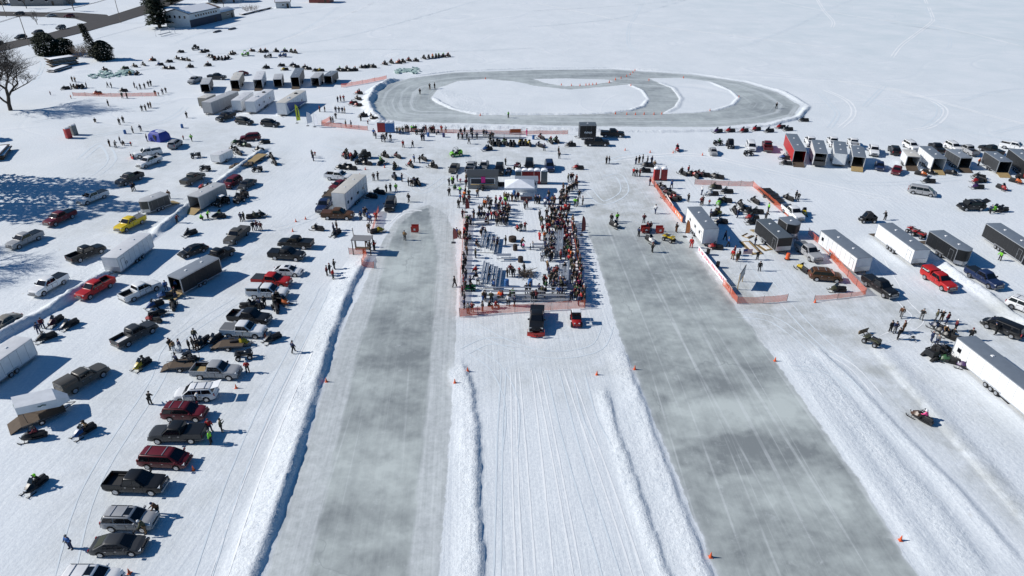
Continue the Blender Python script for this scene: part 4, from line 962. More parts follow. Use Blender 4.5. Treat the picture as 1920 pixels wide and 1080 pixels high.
    V('van', (1412, 282), (1405, 263), 'w', 'white van facing the camera among quads in the right row', '', group=g3)
    V('pickup', (1436, 264), (1442, 283), 'm', 'maroon pickup with snowmobiles in its bed beside the red trailer', '', group=g3)
    V('sedan', (1341, 289), (1334, 273), 's', 'small pale grey car leftmost in the right far row', '', group=g3, sc_=.9)
    for i, (f, r) in enumerate((((1516, 258), (1524, 271)), ((1559, 260), (1565, 270)), ((1597, 262), (1603, 273)))):
        V('pickup', f, r, 'w', ('white pickup towing the grey trailer with a half open ramp', 'white pickup towing the closed white trailer in the right row', 'white pickup towing the trailer with a yellow plywood ramp')[i], '', group=g3)
    V('pickup', (1641, 290), (1636, 272), 'w', 'white pickup facing the camera behind the navy car', '', group=g3)
    V('sedan', (1651, 318), (1649, 299), 'n', 'navy blue sedan in front of the white pickup', '', group=g3)
    V('sedan', (1679, 324), (1685, 309), 'm', 'dark red hatchback right of the navy sedan', '', group=g3)
    V('suv', (1671, 272), (1683, 289), 'k', 'black suv behind the white trailer with brown stripes', '', group=g3)
    V('suv', (1718, 278), (1699, 267), 'w', 'white suv between black suv and black pickup', '', group=g3)
    V('pickup', (1747, 269), (1766, 285), 'k', 'black pickup behind the white trailer with plywood ramp', 'tonneau', group=g3)
    V('suv', (1796, 279), (1779, 270), 'w', 'white suv behind the grey trailer with yellow swoosh', '', group=g3)
    V('pickup', (1802, 274), (1828, 287), 's', 'silver pickup with black bed in the right far row', '', group=g3)
    V('pickup', (1840, 273), (1878, 288), 'k', 'long black pickup at the right end of the far row', 'tonneau', group=g3)
    V('pickup', (1915, 276), (1890, 271), 'w', 'white pickup cut by the right edge in the far row', '', group=g3)
    V('van', (1757, 361), (1703, 352), 's', 'silver minivan driving alone across the right lot', '', group=g3)
    V('suv', (1799, 385), (1845, 384), 'k', 'black suv with hood and liftgate raised', 'hood norack', group=g3)
    V('pickup', (1674, 551), (1627, 521), 'k', 'black and silver pickup hitched to the long white trailer', 'tonneau', bumper='s', group=g3)
    V('pickup', (1790, 543), (1732, 505), 'r', 'red pickup with red topper and white lettering', 'topper', group=g3)
    V('pickup', (1874, 536), (1818, 504), 'n', 'dark blue pickup hitched to the black v nose trailer', 'tonneau', group=g3)
    V('suv', (1945, 582), (1904, 566), 'w', 'white hatchback cut by the right edge beside the snow ridge', 'norack', group=g3)
    V('van', (1847, 597), (1918, 626), 'k', 'black minivan with a side door open by the right edge', '', group=g3)
    V('suv', (1578, 517), (1519, 512), 'B', 'dark maroon crossover by the orange fence corner', 'norack', group=g3)
    V('pickup', (1531, 482), (1502, 459), 's', 'silver pickup facing the camera beside the orange barrel', 'tonneau', lid='e', group=g3)
    V('pickup', (1503, 411), (1472, 385), 'w', 'cream white pickup alongside the orange paddock fence', '', group=g3)
    V('pickup', (1005, 622), (1008, 573), 'k', 'black pickup with red snowplow in front of the spectator fence', 'plow tonneau', group='vehicles in front of the spectators')
    for f, r, c, k, lb in (((27, 71), (50, 67), 'd', 'suv', 'dark suv parked by the left utility pole on the road'), ((55, 63), (86, 58), 'x', 'suv', 'dark green suv between two cars along the shore road'), ((100, 54), (127, 48), 'e', 'suv', 'grey suv nearest the road junction'), ((-12, 82), (5, 76), 'd', 'sedan', 'dark car cut by the left edge on the shore road'),
                        ((24, 25), (48, 25), 'd', 'suv', 'dark suv in the driveway above the snowy lawn'), ((82, 29), (108, 27), 's', 'sedan', 'pale car in the driveway beside the red one'), ((117, 30), (142, 29), 'm', 'suv', 'red suv at the end of the driveway')):
        V(k, f, r, c, lb, 'norack' if k == 'suv' else '', group=g5)
vehicles()
def logo_on_topper():
    # the white script lettering on the red topper: a bold bowl, a stem and a line of small letters
    c, rz, L = spot((1790, 543), (1732, 505), .9); o = [q for q in ALL if q['label'].startswith('red pickup with red topper')][0]
    top = [q for q in o.children if q.name.startswith('topper')][0]
    mb = MB(); y = -.957
    mb.box((-1.95, y + .0, 1.6), (1.7, .012, .46), BLACK)
    mb.tube([(-1.25, y - .01, 1.74), (-1.5, y - .01, 1.79), (-1.62, y - .01, 1.66), (-1.42, y - .01, 1.56), (-1.3, y - .01, 1.62)], .035, WHINK, 5)
    for i in range(7): mb.box((-1.62 - i * .15, y - .012, 1.58 + .02 * (i % 2)), (.10, .012, .12 if i % 3 else .18), WHINK)
    child(o, 'lettering', mb, parent=top)
logo_on_topper()

def trailers():
    t = trailer; gl = 'trailers on the left'; gf = 'trailers in the far left rows'; gr = 'trailers in the right far row'; gn = 'trailers in the right paddock'
    t((264, 389), (311, 372), 'd', 'grey v nose trailer behind the yellow pickup with lowered ramp', Hh=2.58, W=2.51, opt='open ramp vnose guard', roof='L', group=gl)
    t((415, 356), (364, 382), 's', 'silver trailer with open dark rear and plywood ramp on the bank', L=7.4, opt='open ramp', roof='L', group=gl)
    o = t((209, 499), (273, 452), 'w', 'long white trailer hitched to the bright red pickup', opt='rampc door guard', roof='W', group=gl)
    t((391, 503), (343, 529), 'k', 'black trailer with open rear, plywood ramp and people unloading', L=7.6, opt='open ramp dark', roof='G', group=gl)
    t((-58, 726), (50, 650), 'w', 'white trailer cut by the left edge on the bank', opt='rampc door', roof='W', group=gl)
    t((430, 287), (403, 300), 'w', 'small white snowmobile trailer with low box body', Hh=2.13, W=2.40, L=4.5, opt='rampc', roof='W', group=gl, flipz=1.1)
    t((672, 349), (641, 377), 'w', 'white toy hauler with pale roof and grey lower panels', L=10.3, Hh=3.81, W=2.73, opt='rampc camper win door', roof='B', name='toy_hauler', cat='trailer', group=gl, flipz=1.8)
    for n, f, c, lb, o_, rf, h in (((385, 166), (391, 154), 'd', 'smallest grey trailer with open rear at the far row left end', 'open', 'L', 2.5), ((441, 160), (450, 145), 'x', 'brownish grey trailer with lowered ramp in the far row', 'open ramp dkramp', 'B', 2.7),
                              ((484, 159), (491, 143), 'w', 'white trailer with black open rear in the far row', 'open ramp dkramp', 'W', 2.7), ((521, 156), (524, 146), 'd', 'short grey trailer between white trailer and tall dark trailer', 'open', 'L', 2.4),
                              ((554, 156), (563, 139), 'd', 'tall dark trailer with black open rear in the far row', 'open ramp dkramp', 'A', 3.0), ((591, 154), (600, 144), 's', 'silver sided trailer second from the far row right end', 'open', 'L', 2.5), ((615, 150), (627, 141), 'd', 'dark grey trailer at the right end of the far row', 'open', 'A', 2.5)):
        t(f, n, c, lb, opt=o_, roof=rf, Hh=h * 1.12, group=gf)
    t((380, 193), (398, 185), 'z', 'short beige trailer left of the long fifth wheel', opt='rampc', roof='B', Hh=2.80, group=gf)
    t((389, 206), (441, 184), 's', 'long grey fifth wheel trailer in the camper row', opt='rampc', roof='L', Hh=3.47, W=2.75, name='fifth_wheel_trailer', group=gf)
    t((444, 201), (468, 184), 'w', 'plain white trailer between fifth wheel and camper', opt='rampc', roof='W', Hh=3.25, group=gf)
    t((469, 205), (507, 180), 'w', 'white camper with windows and black roof unit', opt='rampc camper ac', roof='W', Hh=3.47, W=2.75, name='camper_trailer', cat='camper', group=gf)
    t((526, 210), (569, 183), 'w', 'fifth wheel camper with blue stripes nearest the yellow flag', opt='rampc camper ac stripe', roof='B', Hh=3.70, W=2.75, name='fifth_wheel_camper', cat='camper', group=gf)
    t((1096, 249), (1106, 249), 'k', 'black box trailer with white lettering by the oval bank', L=4.1, W=2.73, Hh=3.70, opt='rampc', roof='D', group='trailers beyond the grandstand')
    for n, f, c, lb, o_, rf, h in (((1498, 297), (1481, 265), 'r', 'bright red trailer with open rear and ramp in the right far row', 'open ramp dkramp', 'A', 2.9), ((1537, 302), (1530, 277), 'w', 'white trailer with its ramp half raised next to the red one', 'open half', 'A', 2.9),
                              ((1574, 301), (1571, 278), 'w', 'closed white trailer with faint decals in the right far row', 'rampc', 'A', 2.7), ((1609, 305), (1605, 284), 'w', 'white v nose trailer with yellow plywood ramp', 'open ramp vnose', 'A', 2.5),
                              ((1711, 304), (1701, 291), 'w', 'short white trailer with dark brown side stripes', 'open ramp dkramp', 'B', 2.4), ((1759, 311), (1731, 288), 'w', 'long white trailer with a big plywood ramp', 'open ramp', 'A', 2.8),
                              ((1809, 307), (1782, 291), 'd', 'grey trailer with yellow swoosh and dark ramp', 'open ramp dkramp', 'G', 2.5), ((1882, 316), (1853, 297), 'd', 'charcoal trailer with silver rear corner and ramp at right edge', 'open ramp dark', 'A', 2.7), ((1940, 327), (1898, 294), 'k', 'long black trailer cut by the right edge in the far row', 'open ramp dark', 'A', 2.9)):
        t(f, n, c, lb, opt=o_, roof=rf, Hh=h * 1.12, group=gr)
    t((1618, 499), (1549, 446), 'w', 'long white trailer with one window beside the orange paddock fence', opt='rampc win door guard', roof='A', group=gn)
    t((1725, 484), (1656, 433), 'w', 'long white trailer with three wheels and dark open ramp', opt='open ramp dkramp door guard', roof='A', group=gn)
    t((1812, 487), (1751, 447), 'k', 'black v nose trailer behind the dark blue pickup', opt='open ramp dkramp vnose guard dark door', roof='A', group=gn)
    t((1934, 483), (1857, 433), 'k', 'black trailer cut by the right edge with silver door frame', opt='rampc dark door', roof='A', group=gn)
    t((1968, 781), (1815, 660), 'w', 'very long white trailer in the lower right with open ramp', L=14.8, Hh=3.08, opt='open ramp dkramp win door', roof='A', group=gn)
    t((1470, 461), (1429, 425), 'k', 'black trailer with a plywood side door and rear ramp', opt='open ramp guard dark door', roof='D', group=gn)
    t((1492, 435), (1470, 419), 'k', 'short black v nose trailer behind the long black one', opt='rampc vnose guard dark', roof='A', Hh=2.69, group=gn)
    t((1334, 451), (1297, 402), 'w', 'white timing trailer with windows and counter facing the lane', L=9.6, Hh=3.25, opt='rampc camper door', roof='A', name='timing_trailer', group=gn)
trailers()
def extra_marks():
    o = [q for q in ALL if q['label'].startswith('black box trailer')][0]; mb = MB(); y = -1.22 if True else 0
    for sg in (-1, 1):
        for i in range(8): mb.box((-.9 + i * .24, sg * 1.392, 1.95 - .05 * (i % 3)), (.16, .05, .34 if i % 2 else .5), WHINK, ry=.2 * (-1) ** i)
    child(o, 'lettering', mb)
    o = [q for q in ALL if q['label'].startswith('long white trailer hitched to the bright')][0]; mb = MB()
    for sg in (-1, 1):  # the two dark letters near the nose
        x = 3.0
        mb.box((x, sg * 1.322, 1.3), (.07, .012, .5), INK); mb.box((x - .3, sg * 1.322, 1.3), (.07, .012, .5), INK); mb.box((x - .42, sg * 1.322, 1.42), (.06, .012, .34), INK, ry=.6); mb.box((x - .42, sg * 1.322, 1.18), (.06, .012, .34), INK, ry=-.6)
    child(o, 'lettering', mb)
extra_marks()

# ------------------------------------------------------------------ snowmobiles and their kin
WORDS = {'k': 'black', 'd': 'dark grey', 'e': 'grey', 's': 'silver', 'w': 'white', 'r': 'red', 'm': 'maroon', 'n': 'navy', 'b': 'blue', 'y': 'yellow', 'g': 'green', 'l': 'lime green', 'o': 'orange', 'p': 'pink', 't': 'tan', 'c': 'olive', 'v': 'purple', 'z': 'beige', 'x': 'drab grey', 'B': 'brown'}
PEOPLE = []
def person(u, v, jk, tr, pose, where, group, rz=None, hat=None, scale=None, z=None, lab=None, px=True):
    p = G(u, v) if px else Vector((u, v, 0)); rz = random.uniform(-math.pi, math.pi) if rz is None else rz
    p.z = (max(0.0, hz(p)) if z is None else z) - .01
    hat = hat or random.choice('kkkkkdnemw')
    sc_ = scale or random.uniform(1.0, 1.08)
    doing = {'stand': 'standing', 'walk': 'walking', 'sit': 'riding', 'bench': 'sitting', 'lean': 'bending forward', 'pocket': 'standing', 'cross': 'standing', 'phone': 'standing', 'crouch': 'crouching'}[pose]
    who = 'child' if sc_ < .8 else 'person'
    label = lab or f'{who} in {WORDS[jk]} jacket and {WORDS[tr]} trousers {doing} {where}'
    far = p.y > 133
    PEOPLE.append((p, rz, (sc_ * 1.12, sc_ * 1.12, sc_), pose, label, group, jk, tr, hat))
def sled(u, v, h, col, where, group, rider=None, kind='s', px=True):
    p = G(u, v, .35); p.z = 0
    z = hz(p); p.z = z if abs(z) < .15 else .05
    a = R(h); far = p.y > 133
    if kind == 's': t, nm, cat, base = SLED, 'snowmobile', 'snowmobile', f'{WORDS[col]} snowmobile'
    elif kind == 'q': t, nm, cat, base = QUAD, 'quad_bike', 'quad bike', f'{WORDS[col]} quad bike'
    else: t, nm, cat, base = UTV[{'u': '', 'U': 'roof', 'C': 'cab', 'K': 'tracks'}[kind]], 'side_by_side', 'side by side', f'{WORDS[col]} side by side'
    lb = f'{base} {"with a rider in " + WORDS[rider] + " " if rider else ""}{where}'
    pc = tuple(c * (.62 if kind == 's' else .8) for c in CC[col])
    o = place(t, p, a + R(random.uniform(-13, 13)), lb, cat, group, dict(paint=pc, roof=CC['w'], bed=CC['k']), far=far, name=nm, scale=(.90, 1.02, 1.16) if kind == 's' else (1.08, 1.05, 1.2) if kind == 'q' else (1.0, 1.0, 1.05))
    if rider: person(p.x - .42 * math.cos(a), p.y - .42 * math.sin(a), rider, 'k', 'sit', 'the ' + WORDS[col] + ' ' + cat + ' ' + where, 'riders on machines', rz=a, z=p.z, px=False, hat=random.choice('kkdrowl'))
    return o
def sleds(ox, oy, sc_, where, group, s):
    for e in s.split():
        q = e.split(','); x, y, h, c = float(q[0]), float(q[1]), float(q[2]), q[3]
        sled(ox + x / sc_, oy + y / sc_, h, c, where, group, rider=q[4] if len(q) > 4 and q[4] != '-' else None, kind=q[5] if len(q) > 5 else 's')
gs = 'snowmobiles parked on the snow'
sleds(0, 0, 4, 'by the orange net near the shore', gs, '490,662,200,k 560,655,150,k 595,650,190,d 620,655,100,k 730,700,180,r 925,680,180,k')
sleds(0, 0, 4, 'in the far left staging area', gs, '785,522,170,n 937,512,200,g 1010,497,160,k 1078,485,150,k 1143,450,180,o,k 1198,482,200,b 1268,460,190,k 1240,510,170,k 1285,512,185,d 1330,437,170,k 1372,445,170,d 1410,450,165,k 1355,388,200,k 1425,500,190,k,d 1558,488,190,k,k 975,553,100,y 1028,553,90,t 1520,390,190,k 1545,383,185,d 1575,420,190,k 1595,428,170,d 1610,442,90,o 1640,440,80,k 1665,442,95,k 1690,438,85,r 1712,436,90,k 1735,405,180,k 1750,398,170,d 1890,380,160,m')
sleds(0, 0, 4, 'in the far left staging area', gs, '1467,367,200,k,-,C 1840,412,200,l,-,U')
sleds(200, 0, 4, 'in the group beyond the trailer rows', gs, '1155,388,160,k,k 1190,385,165,k,d 1270,385,160,k,k 1335,385,165,k,n 1385,388,150,k,d 1415,393,150,k,k 1195,508,200,k,k 1310,492,190,k 1335,520,190,y 1395,492,190,k,n 1420,500,175,d 1485,508,190,k,k 1510,515,180,k 1570,527,185,k 1605,527,180,y')
sleds(200, 0, 4, 'in the group beyond the trailer rows', gs, '1210,425,200,k,-,U 1320,420,190,b,-,U')
sleds(200, 0, 4, 'in the rider line left of the oval', gs, '1745,525,185,k,k 1775,528,180,k 1800,520,170,k,d 1830,528,175,k 1860,525,170,k,k')
sleds(640, 90, 3.692, 'in the rider line beyond the oval', gs, '145,133,170,k 170,130,180,d 195,125,170,g 220,130,170,k,k 300,110,150,m,k 345,100,150,k,d 397,102,160,o,r 425,95,150,k,k 465,86,150,m,r 515,88,150,k,k 572,70,120,k,k 605,66,110,k,k 632,65,100,y,o 655,60,100,k,g 675,58,90,k,k 705,58,150,k,d 738,54,150,m,k')
sleds(640, 90, 3.692, 'at the left bank of the oval', gs, '120,312,180,r,r 80,382,200,r,- 115,352,150,k 150,468,190,k,k 225,490,160,k 115,395,170,r')
sleds(1140, 90, 3.692, 'along the outer bank of the oval', gs, '760,577,185,v 845,573,180,r 940,573,185,r 1025,562,180,r 1115,574,180,k 1195,548,175,r 1245,564,175,k 1355,499,170,k')
sleds(850, 210, 9.6, 'in the row behind the spectator area', gs, '670,550,110,k 720,570,100,k 790,560,90,k 830,575,95,k 915,545,95,g 950,560,100,g 1030,575,80,k 1085,580,90,k 1200,560,90,y 1240,560,95,k 1300,560,85,y 1370,575,90,y 1550,600,140,n 1580,460,130,m 1750,530,110,g,k 1850,520,110,g,k 610,665,190,b,k')
sleds(680, 220, 4, 'on the snow behind the left spectators', gs, '1560,208,180,k,k 165,287,140,k,k 260,292,140,m 140,340,70,g,g 240,372,90,y,k 360,358,120,r,k 455,310,140,k,- 525,365,140,k,k 240,448,110,n 385,488,120,k,n 415,490,120,k 1615,378,160,r 120,560,160,k 110,852,20,y 1020,505,170,k 900,525,100,p')
sleds(680, 220, 4, 'parked near the concession row', 'side by sides and quads', '700,278,200,l,-,u 1160,370,265,m,-,q 1095,410,265,n,-,q 425,115,190,k,-,q')
sleds(400, 240, 4, 'in the cluster above the toy hauler', gs, '1000,190,120,c,c 1035,222,90,r,r 1065,200,100,k 985,210,110,r 1150,265,160,k 1000,285,170,k 1035,300,170,k 960,295,165,k 1185,512,160,k 1245,482,160,k')
sleds(400, 240, 4, 'in the cluster above the toy hauler', 'side by sides and quads', '1135,215,190,k,-,C 1110,255,190,k,-,u')
sleds(400, 240, 4, 'on the open snow left of the start shelter', gs, '780,752,170,k 920,790,245,k')
sleds(400, 240, 4, 'beside the upper snow bank', gs, '175,108,190,g 215,125,180,k 385,108,185,k 250,132,170,g 150,160,150,k 190,190,140,k 170,170,150,d 345,165,160,k 435,215,120,k 460,260,110,k')
sleds(400, 240, 4, 'beside the upper snow bank', 'side by sides and quads', '330,315,180,k,-,q -60,310,180,k,-,q -130,212,200,k,-,q 65,565,240,k,-,U 195,545,240,k,-,q 210,520,240,k,-,u -50,452,195,r,-,u')
sleds(400, 240, 4, 'on the trailer tongue behind the grey pickup', gs, '300,665,20,c 345,655,20,k')
sleds(400, 240, 4, 'by the maroon suv near the ramp', gs, '55,650,150,g 40,662,190,k')
sleds(0, 480, 4, 'in the left parking lanes', gs, '415,490,250,m 520,515,245,k 345,612,215,k 1160,370,225,b 1245,300,190,b 1300,372,120,k 1185,435,20,k 1150,478,170,r 1065,815,235,y,d 1800,652,15,y 1520,645,250,k 1615,625,255,k')
sleds(0, 480, 4, 'in the left parking lanes', 'side by sides and quads', '1425,775,150,k,-,q 1830,750,20,k,-,q')
sleds(300, 420, 4.8, 'beside the black plum pickup', gs, '800,735,10,k 870,730,170,k 1045,755,120,k 1105,700,340,o 1010,1030,235,k 1040,690,100,k')
sleds(0, 240, 4, 'in the left parking lanes', gs, '1425,790,235,k')
sleds(0, 700, 4, 'in the lower left snow', gs, '250,470,195,k,m 630,435,240,b,t 265,840,245,k,k')
sleds(1120, 240, 4, 'in the upper right staging area', gs, '375,280,170,k 355,322,175,k 600,160,265,r,k 640,338,120,k 712,345,160,k 735,355,100,r 765,345,140,m 800,352,160,m 885,362,160,k 905,368,160,k')
sleds(1120, 240, 4, 'inside the orange paddock fence', gs, '885,443,170,c 970,478,165,k 860,492,170,w 915,560,250,l 960,545,160,c 1075,575,100,k 1180,550,110,k 1030,620,90,k 1105,610,150,k 1150,630,175,k 1195,628,175,k 1160,672,175,r 1165,705,170,k 895,640,30,y,k 925,700,160,e 1430,525,120,k')
sleds(1120, 240, 4, 'packed along the left paddock fence', gs, '480,440,120,k 505,465,110,n 525,490,115,m 550,485,115,k 560,530,130,r 590,520,130,r 530,520,130,k')
sleds(1120, 240, 4, 'on the right lane at the start', gs, '130,728,300,k 395,840,290,w 375,760,260,m')
sleds(1120, 240, 4, 'on the right lane at the start', 'side by sides and quads', '535,835,320,y,-,q')
sleds(1120, 240, 4, 'beside the timing trailer and pickups', gs, '885,895,170,r 1550,635,250,y')
sleds(1120, 240, 4, 'in the right far row', 'side by sides and quads', '995,135,270,k,-,C 1135,195,180,k,-,q 905,118,180,k,g,q')
sleds(1440, 200, 4, 'in front of the right far row of trailers', gs, '125,385,150,b 135,425,160,k 1150,505,320,o 1205,492,320,k 1375,497,340,k 1205,560,170,k 1580,525,150,k 1570,558,180,r 1595,545,120,d 1570,602,180,v 1755,608,280,r 1860,560,320,o 1910,528,350,r')
sleds(1440, 200, 4, 'beside the black suv with raised hood', gs, '1710,768,190,l 1755,775,185,k')
sleds(1440, 200, 4, 'between the trailers on the right', 'side by sides and quads', '1085,940,110,r,-,q 1130,965,110,r,-,q 745,850,175,k,-,C')
sleds(1520, 550, 4, 'behind the big white trailer', gs, '960,255,130,n 1000,290,130,k 1045,325,140,k 1175,550,150,v 1035,500,160,g 990,420,350,k')
sleds(1520, 550, 4, 'behind the big white trailer', 'side by sides and quads', '940,455,30,k,-,K')
sleds(1520, 550, 4, 'driving away up the right sled track', gs, '830,930,135,B,p')
sleds(1520, 550, 4, 'with a raised brown plow blade', 'side by sides and quads', '455,365,115,c,-,q')
sleds(1160, 380, 4, 'by the lower paddock fence', gs, '1640,650,175,c 1378,495,120,y')
sleds(820, 480, 6, 'in front of the spectator fence', 'side by sides and quads', '1560,730,268,r,-,U')
# ------------------------------------------------------------------ people
def people(ox, oy, sc_, where, group, s, zf=None):
    for e in s.split():
        q = e.split(','); x, y = float(q[0]), float(q[1]); jk = q[2][0]; tr = q[2][1] if len(q[2]) > 1 else random.choice('kkkdnkB')
        ps = {'w': 'walk', 'l': 'lean', 's': 'bench', 'c': 'crouch', 'p': 'phone', 'x': 'cross'}.get(q[3][0]) if len(q) > 3 and q[3][0] in 'wlscpx' else random.choice(['stand', 'pocket', 'stand', 'cross', 'phone', 'pocket'])
        sc2 = .66 if len(q) > 3 and 'k' in q[3] else None
        rz = None
        if len(q) > 4: rz = R(float(q[4]))
        person(ox + x / sc_, oy + y / sc_, jk, tr, ps, where, group, scale=sc2, rz=rz, z=zf if zf else None)
gp = 'people scattered on the snow'
people(0, 0, 4, 'near the shore orange net', gp, '545,614,c 567,618,t 540,668,k 582,668,d 652,660,k 920,738,c 955,738,c 1168,718,k 1223,710,n 1247,697,k 1192,718,r,k 535,740,o,k 380,712,m,k')
people(0, 0, 4, 'on open snow below the staging area', gp, '812,658,k,w 840,662,k 1012,660,n 1030,672,k,k 1055,668,k 1088,664,d 1117,650,d,w 1135,644,k')
people(0, 0, 4, 'between the dumpster and the campers', gp, '815,796,k 1068,835,k 1095,830,d 1118,812,k 1134,808,t 1403,885,k 717,922,k,s 900,938,k 928,922,d')
people(0, 0, 4, 'around the blue tent', gp, '1440,1060,lk,w 1378,1048,r,k 905,1075,k 825,1100,k 1000,1000,e 1060,985,n,l 870,1110,e,l 1105,1060,k 985,1095,r,k 930,1090,k,c')
people(0, 240, 4, 'beside the cars on the left', gp, '995,475,n 1010,470,k 1272,530,B 1330,710,m,l 1508,690,l,c 1562,680,l,l')
people(400, 240, 4, 'at the loaded snowmobile trailer', gp, '212,700,n 232,695,c 303,770,k 330,765,m 360,770,m')
people(0, 480, 4, 'unloading at the open black trailer', gp, '1252,262,bn,w 1325,258,b 1322,322,k,l')
people(0, 480, 4, 'by the snow bank in the left lot', gp, '297,580,nn 328,545,mn,w')
people(0, 480, 4, 'in the group above the silver pickup', gp, '1285,702,k 1308,720,tw 1355,712,nw 1425,705,kk 1455,695,k 1482,705,k 1468,630,c 1335,818,n')
people(0, 480, 4, 'beside the silver pickup hood', gp, '1860,872,rk')
people(0, 700, 4, 'beside the cars of the lower left row', gp, '1130,235,kk,l 1482,218,wk,l 1665,435,ck 1580,440,rn 1588,528,lk')
people(0, 810, 4, 'at the front of the silver suv', gp, '1195,622,Bk,l 1100,757,ct,l')
people(0, 810, 4, 'alone left of the charcoal sedan', gp, '535,872,bn,x')
people(300, 420, 4.8, 'in the small group left of the ice lane', gp, '1505,465,mk 1530,445,kk 1570,407,kk 1560,495,rd')
people(300, 420, 4.8, 'among snowmobiles by the plum pickup', gp, '945,740,kk 1062,690,k 905,765,n 1030,720,k')
person(551, 662, 'n', 'k', 'walk', 'alone on the left snow bank', gp, z=.1)
people(400, 240, 4, 'in the open area above the left lane', gp, '745,225,k 765,212,r,k 752,248,k 1205,396,d 1235,390,k 1300,482,k 1330,478,k 1372,476,lk 1415,402,n 1465,435,k 1487,440,k 1467,555,kk,w 1108,690,n 1130,664,n 1147,660,k 1160,690,b 1180,712,b 1220,692,r')
people(400, 240, 4, 'on the left ice lane by the red board', gp, '1438,840,td')
people(400, 240, 4, 'at the start shelter', gp, '1168,782,t 1176,922,k 1208,918,r 1150,890,k 905,782,n 928,765,d')
people(330, 60, 4, 'between campers and the oval', gp, '1215,527,k 1237,520,m 1260,520,r 1200,606,k 1225,607,k 1250,609,n 1268,610,t 1080,600,m 1118,600,k 1165,682,k 1180,684,d 1200,652,d 1275,712,c 1315,712,n 1388,667,k 1440,692,m,k 1465,657,k')
people(640, 90, 3.692, 'on the oval ice', gp, '613,287,k 647,282,k 545,322,k')
person(953, 221, 'l', 'k', 'cross', 'on the oval ice', gp, lab='race marshal in lime green jacket standing on the oval ice')
person(1455, 204, 'k', 'k', 'walk', 'at the right end of the oval ice', gp)
gq = 'people along the oval fence'
people(700, 210, 9.6, 'near the portable toilets by the oval', gq, '12,432,b 50,476,n 150,532,n 183,512,k 213,542,d 240,492,k 315,522,k 432,387,c 470,395,t 492,400,t 530,387,c 580,352,k 610,345,k 630,356,k 697,357,l 735,357,g 770,352,k 905,372,n 940,360,k 955,377,m 1030,377,k 1060,372,m 1085,360,k 1100,377,m 1230,362,r 1175,402,n,s 1305,372,w 875,516,k 914,511,n')
people(700, 210, 9.6, 'on open snow above the left spectators', gq, '540,642,rB,w 712,642,dk,w 740,906,b 835,918,k')
people(700, 210, 9.6, 'standing along the oval fence bleachers', gq, '1530,492,k 1575,420,k 1605,487,m 1645,400,k 1685,492,k 1722,580,dd,w 1755,400,k 1780,400,n 1785,487,k 1865,490,n')
people(850, 210, 9.6, 'right of the oval fence bleachers', gq, '550,440,k 595,450,n 660,500,k 690,470,n 715,480,k 1320,424,pp 1637,700,n 1892,760,k 1905,840,d 940,960,k')
people(1120, 240, 4, 'in the upper right area', gp, '67,270,k 89,268,k 288,274,k 312,266,k 340,258,k 375,268,k 406,270,n 427,300,t 270,362,r 292,364,k 318,364,m 393,432,m 555,452,b,w 680,342,r 628,350,d')
people(1120, 240, 4, 'inside the orange paddock', gp, '782,500,w 777,580,m 787,574,d 838,576,r,k 682,552,k 1280,628,lk 847,675,n 907,650,k 1050,672,n 897,747,n 1260,690,k,l')
people(1120, 240, 4, 'on the right lane near the red boards', gp, '433,642,wn,w 348,712,m 310,812,n 395,772,m 375,772,m 590,782,k 410,932,kk 105,712,k 147,702,lk')
people(1120, 240, 4, 'around the timing trailer', gp, '703,897,rr 955,842,nk,w 980,892,bk,w 1012,985,rt 1025,955,mk 1045,1002,c 1055,985,k 1180,878,d 1198,988,k 1213,1072,k')
people(1120, 240, 4, 'beside the empty trailer frame', gp, '1485,532,d 1502,547,d')
people(1440, 200, 4, 'in the right far lot', gp, '875,850,kk,l 1662,802,nk,w 1575,442,o')
people(1520, 380, 4.8, 'at the black trailer by the right edge', gp, '1700,518,lk,l')
people(1520, 550, 4, 'in the group behind the big white trailer', gp, '675,180,Be,w 825,200,ke 935,205,ce 975,208,kt 1015,227,mn 1078,280,mk 595,287,kk 625,297,ne 690,288,B 650,342,kk 900,362,nn 940,387,en 1192,348,kk 1385,310,kk,l 1050,345,k,l 990,310,t,l')
gc = 'spectators in the fenced enclosure'
people(830, 330, 12, 'at the upper left entrance of the enclosure', gc, '150,217,d 210,185,l 245,185,c 330,125,n 400,165,p,k 535,130,t 530,245,m 150,447,k 290,315,gk,c 390,410,l 515,425,k 785,472,t 400,580,b 490,520,o 480,640,d 590,480,k 595,605,m 362,712,k 470,600,r')
people(830, 330, 12, 'in the upper left spectator group', gc, '448,942,m 705,947,n 560,1075,g 625,1075,n 830,850,k 885,840,k 925,700,B 970,720,ok 1025,640,d 1062,742,k 940,975,k 870,985,n 810,985,k 1020,1010,v 1100,975,r 1165,960,m 1210,985,m 1210,790,n 1190,700,k 970,1070,m,s')
people(830, 330, 12, 'in the packed row left of the canopy', gc, '1300,645,pk 1410,640,lk 1350,740,r 1425,765,r 1480,800,k 1350,850,n 1405,850,k 1460,880,k 1380,920,k 1440,950,k 1395,1010,d 1455,1025,k 1340,1000,k 1290,1060,k 1310,1100,k 1375,1090,d 1430,1110,k 1225,1130,k')
people(830, 330, 12, 'under the white canopy tent', gc, '1390,545,c 1430,562,t 1480,558,t 1560,572,k 1640,575,n 1700,540,m')
people(830, 330, 12, 'in the open middle of the enclosure', gc, '1840,742,ed 1893,715,m')
people(980, 330, 12, 'in the queue rising to the upper right', gc, '1020,132,c 1080,112,k 1120,105,m 1210,140,m 1200,205,m 1215,292,B 1165,300,k 1125,330,k 1085,350,k 1040,385,k 985,400,k 912,340,k')
people(980, 330, 12, 'right of the white canopy', gc, '290,625,k 335,610,b 375,625,k 580,505,k 500,695,wn 560,620,b 720,625,m 665,640,t 380,962,e')
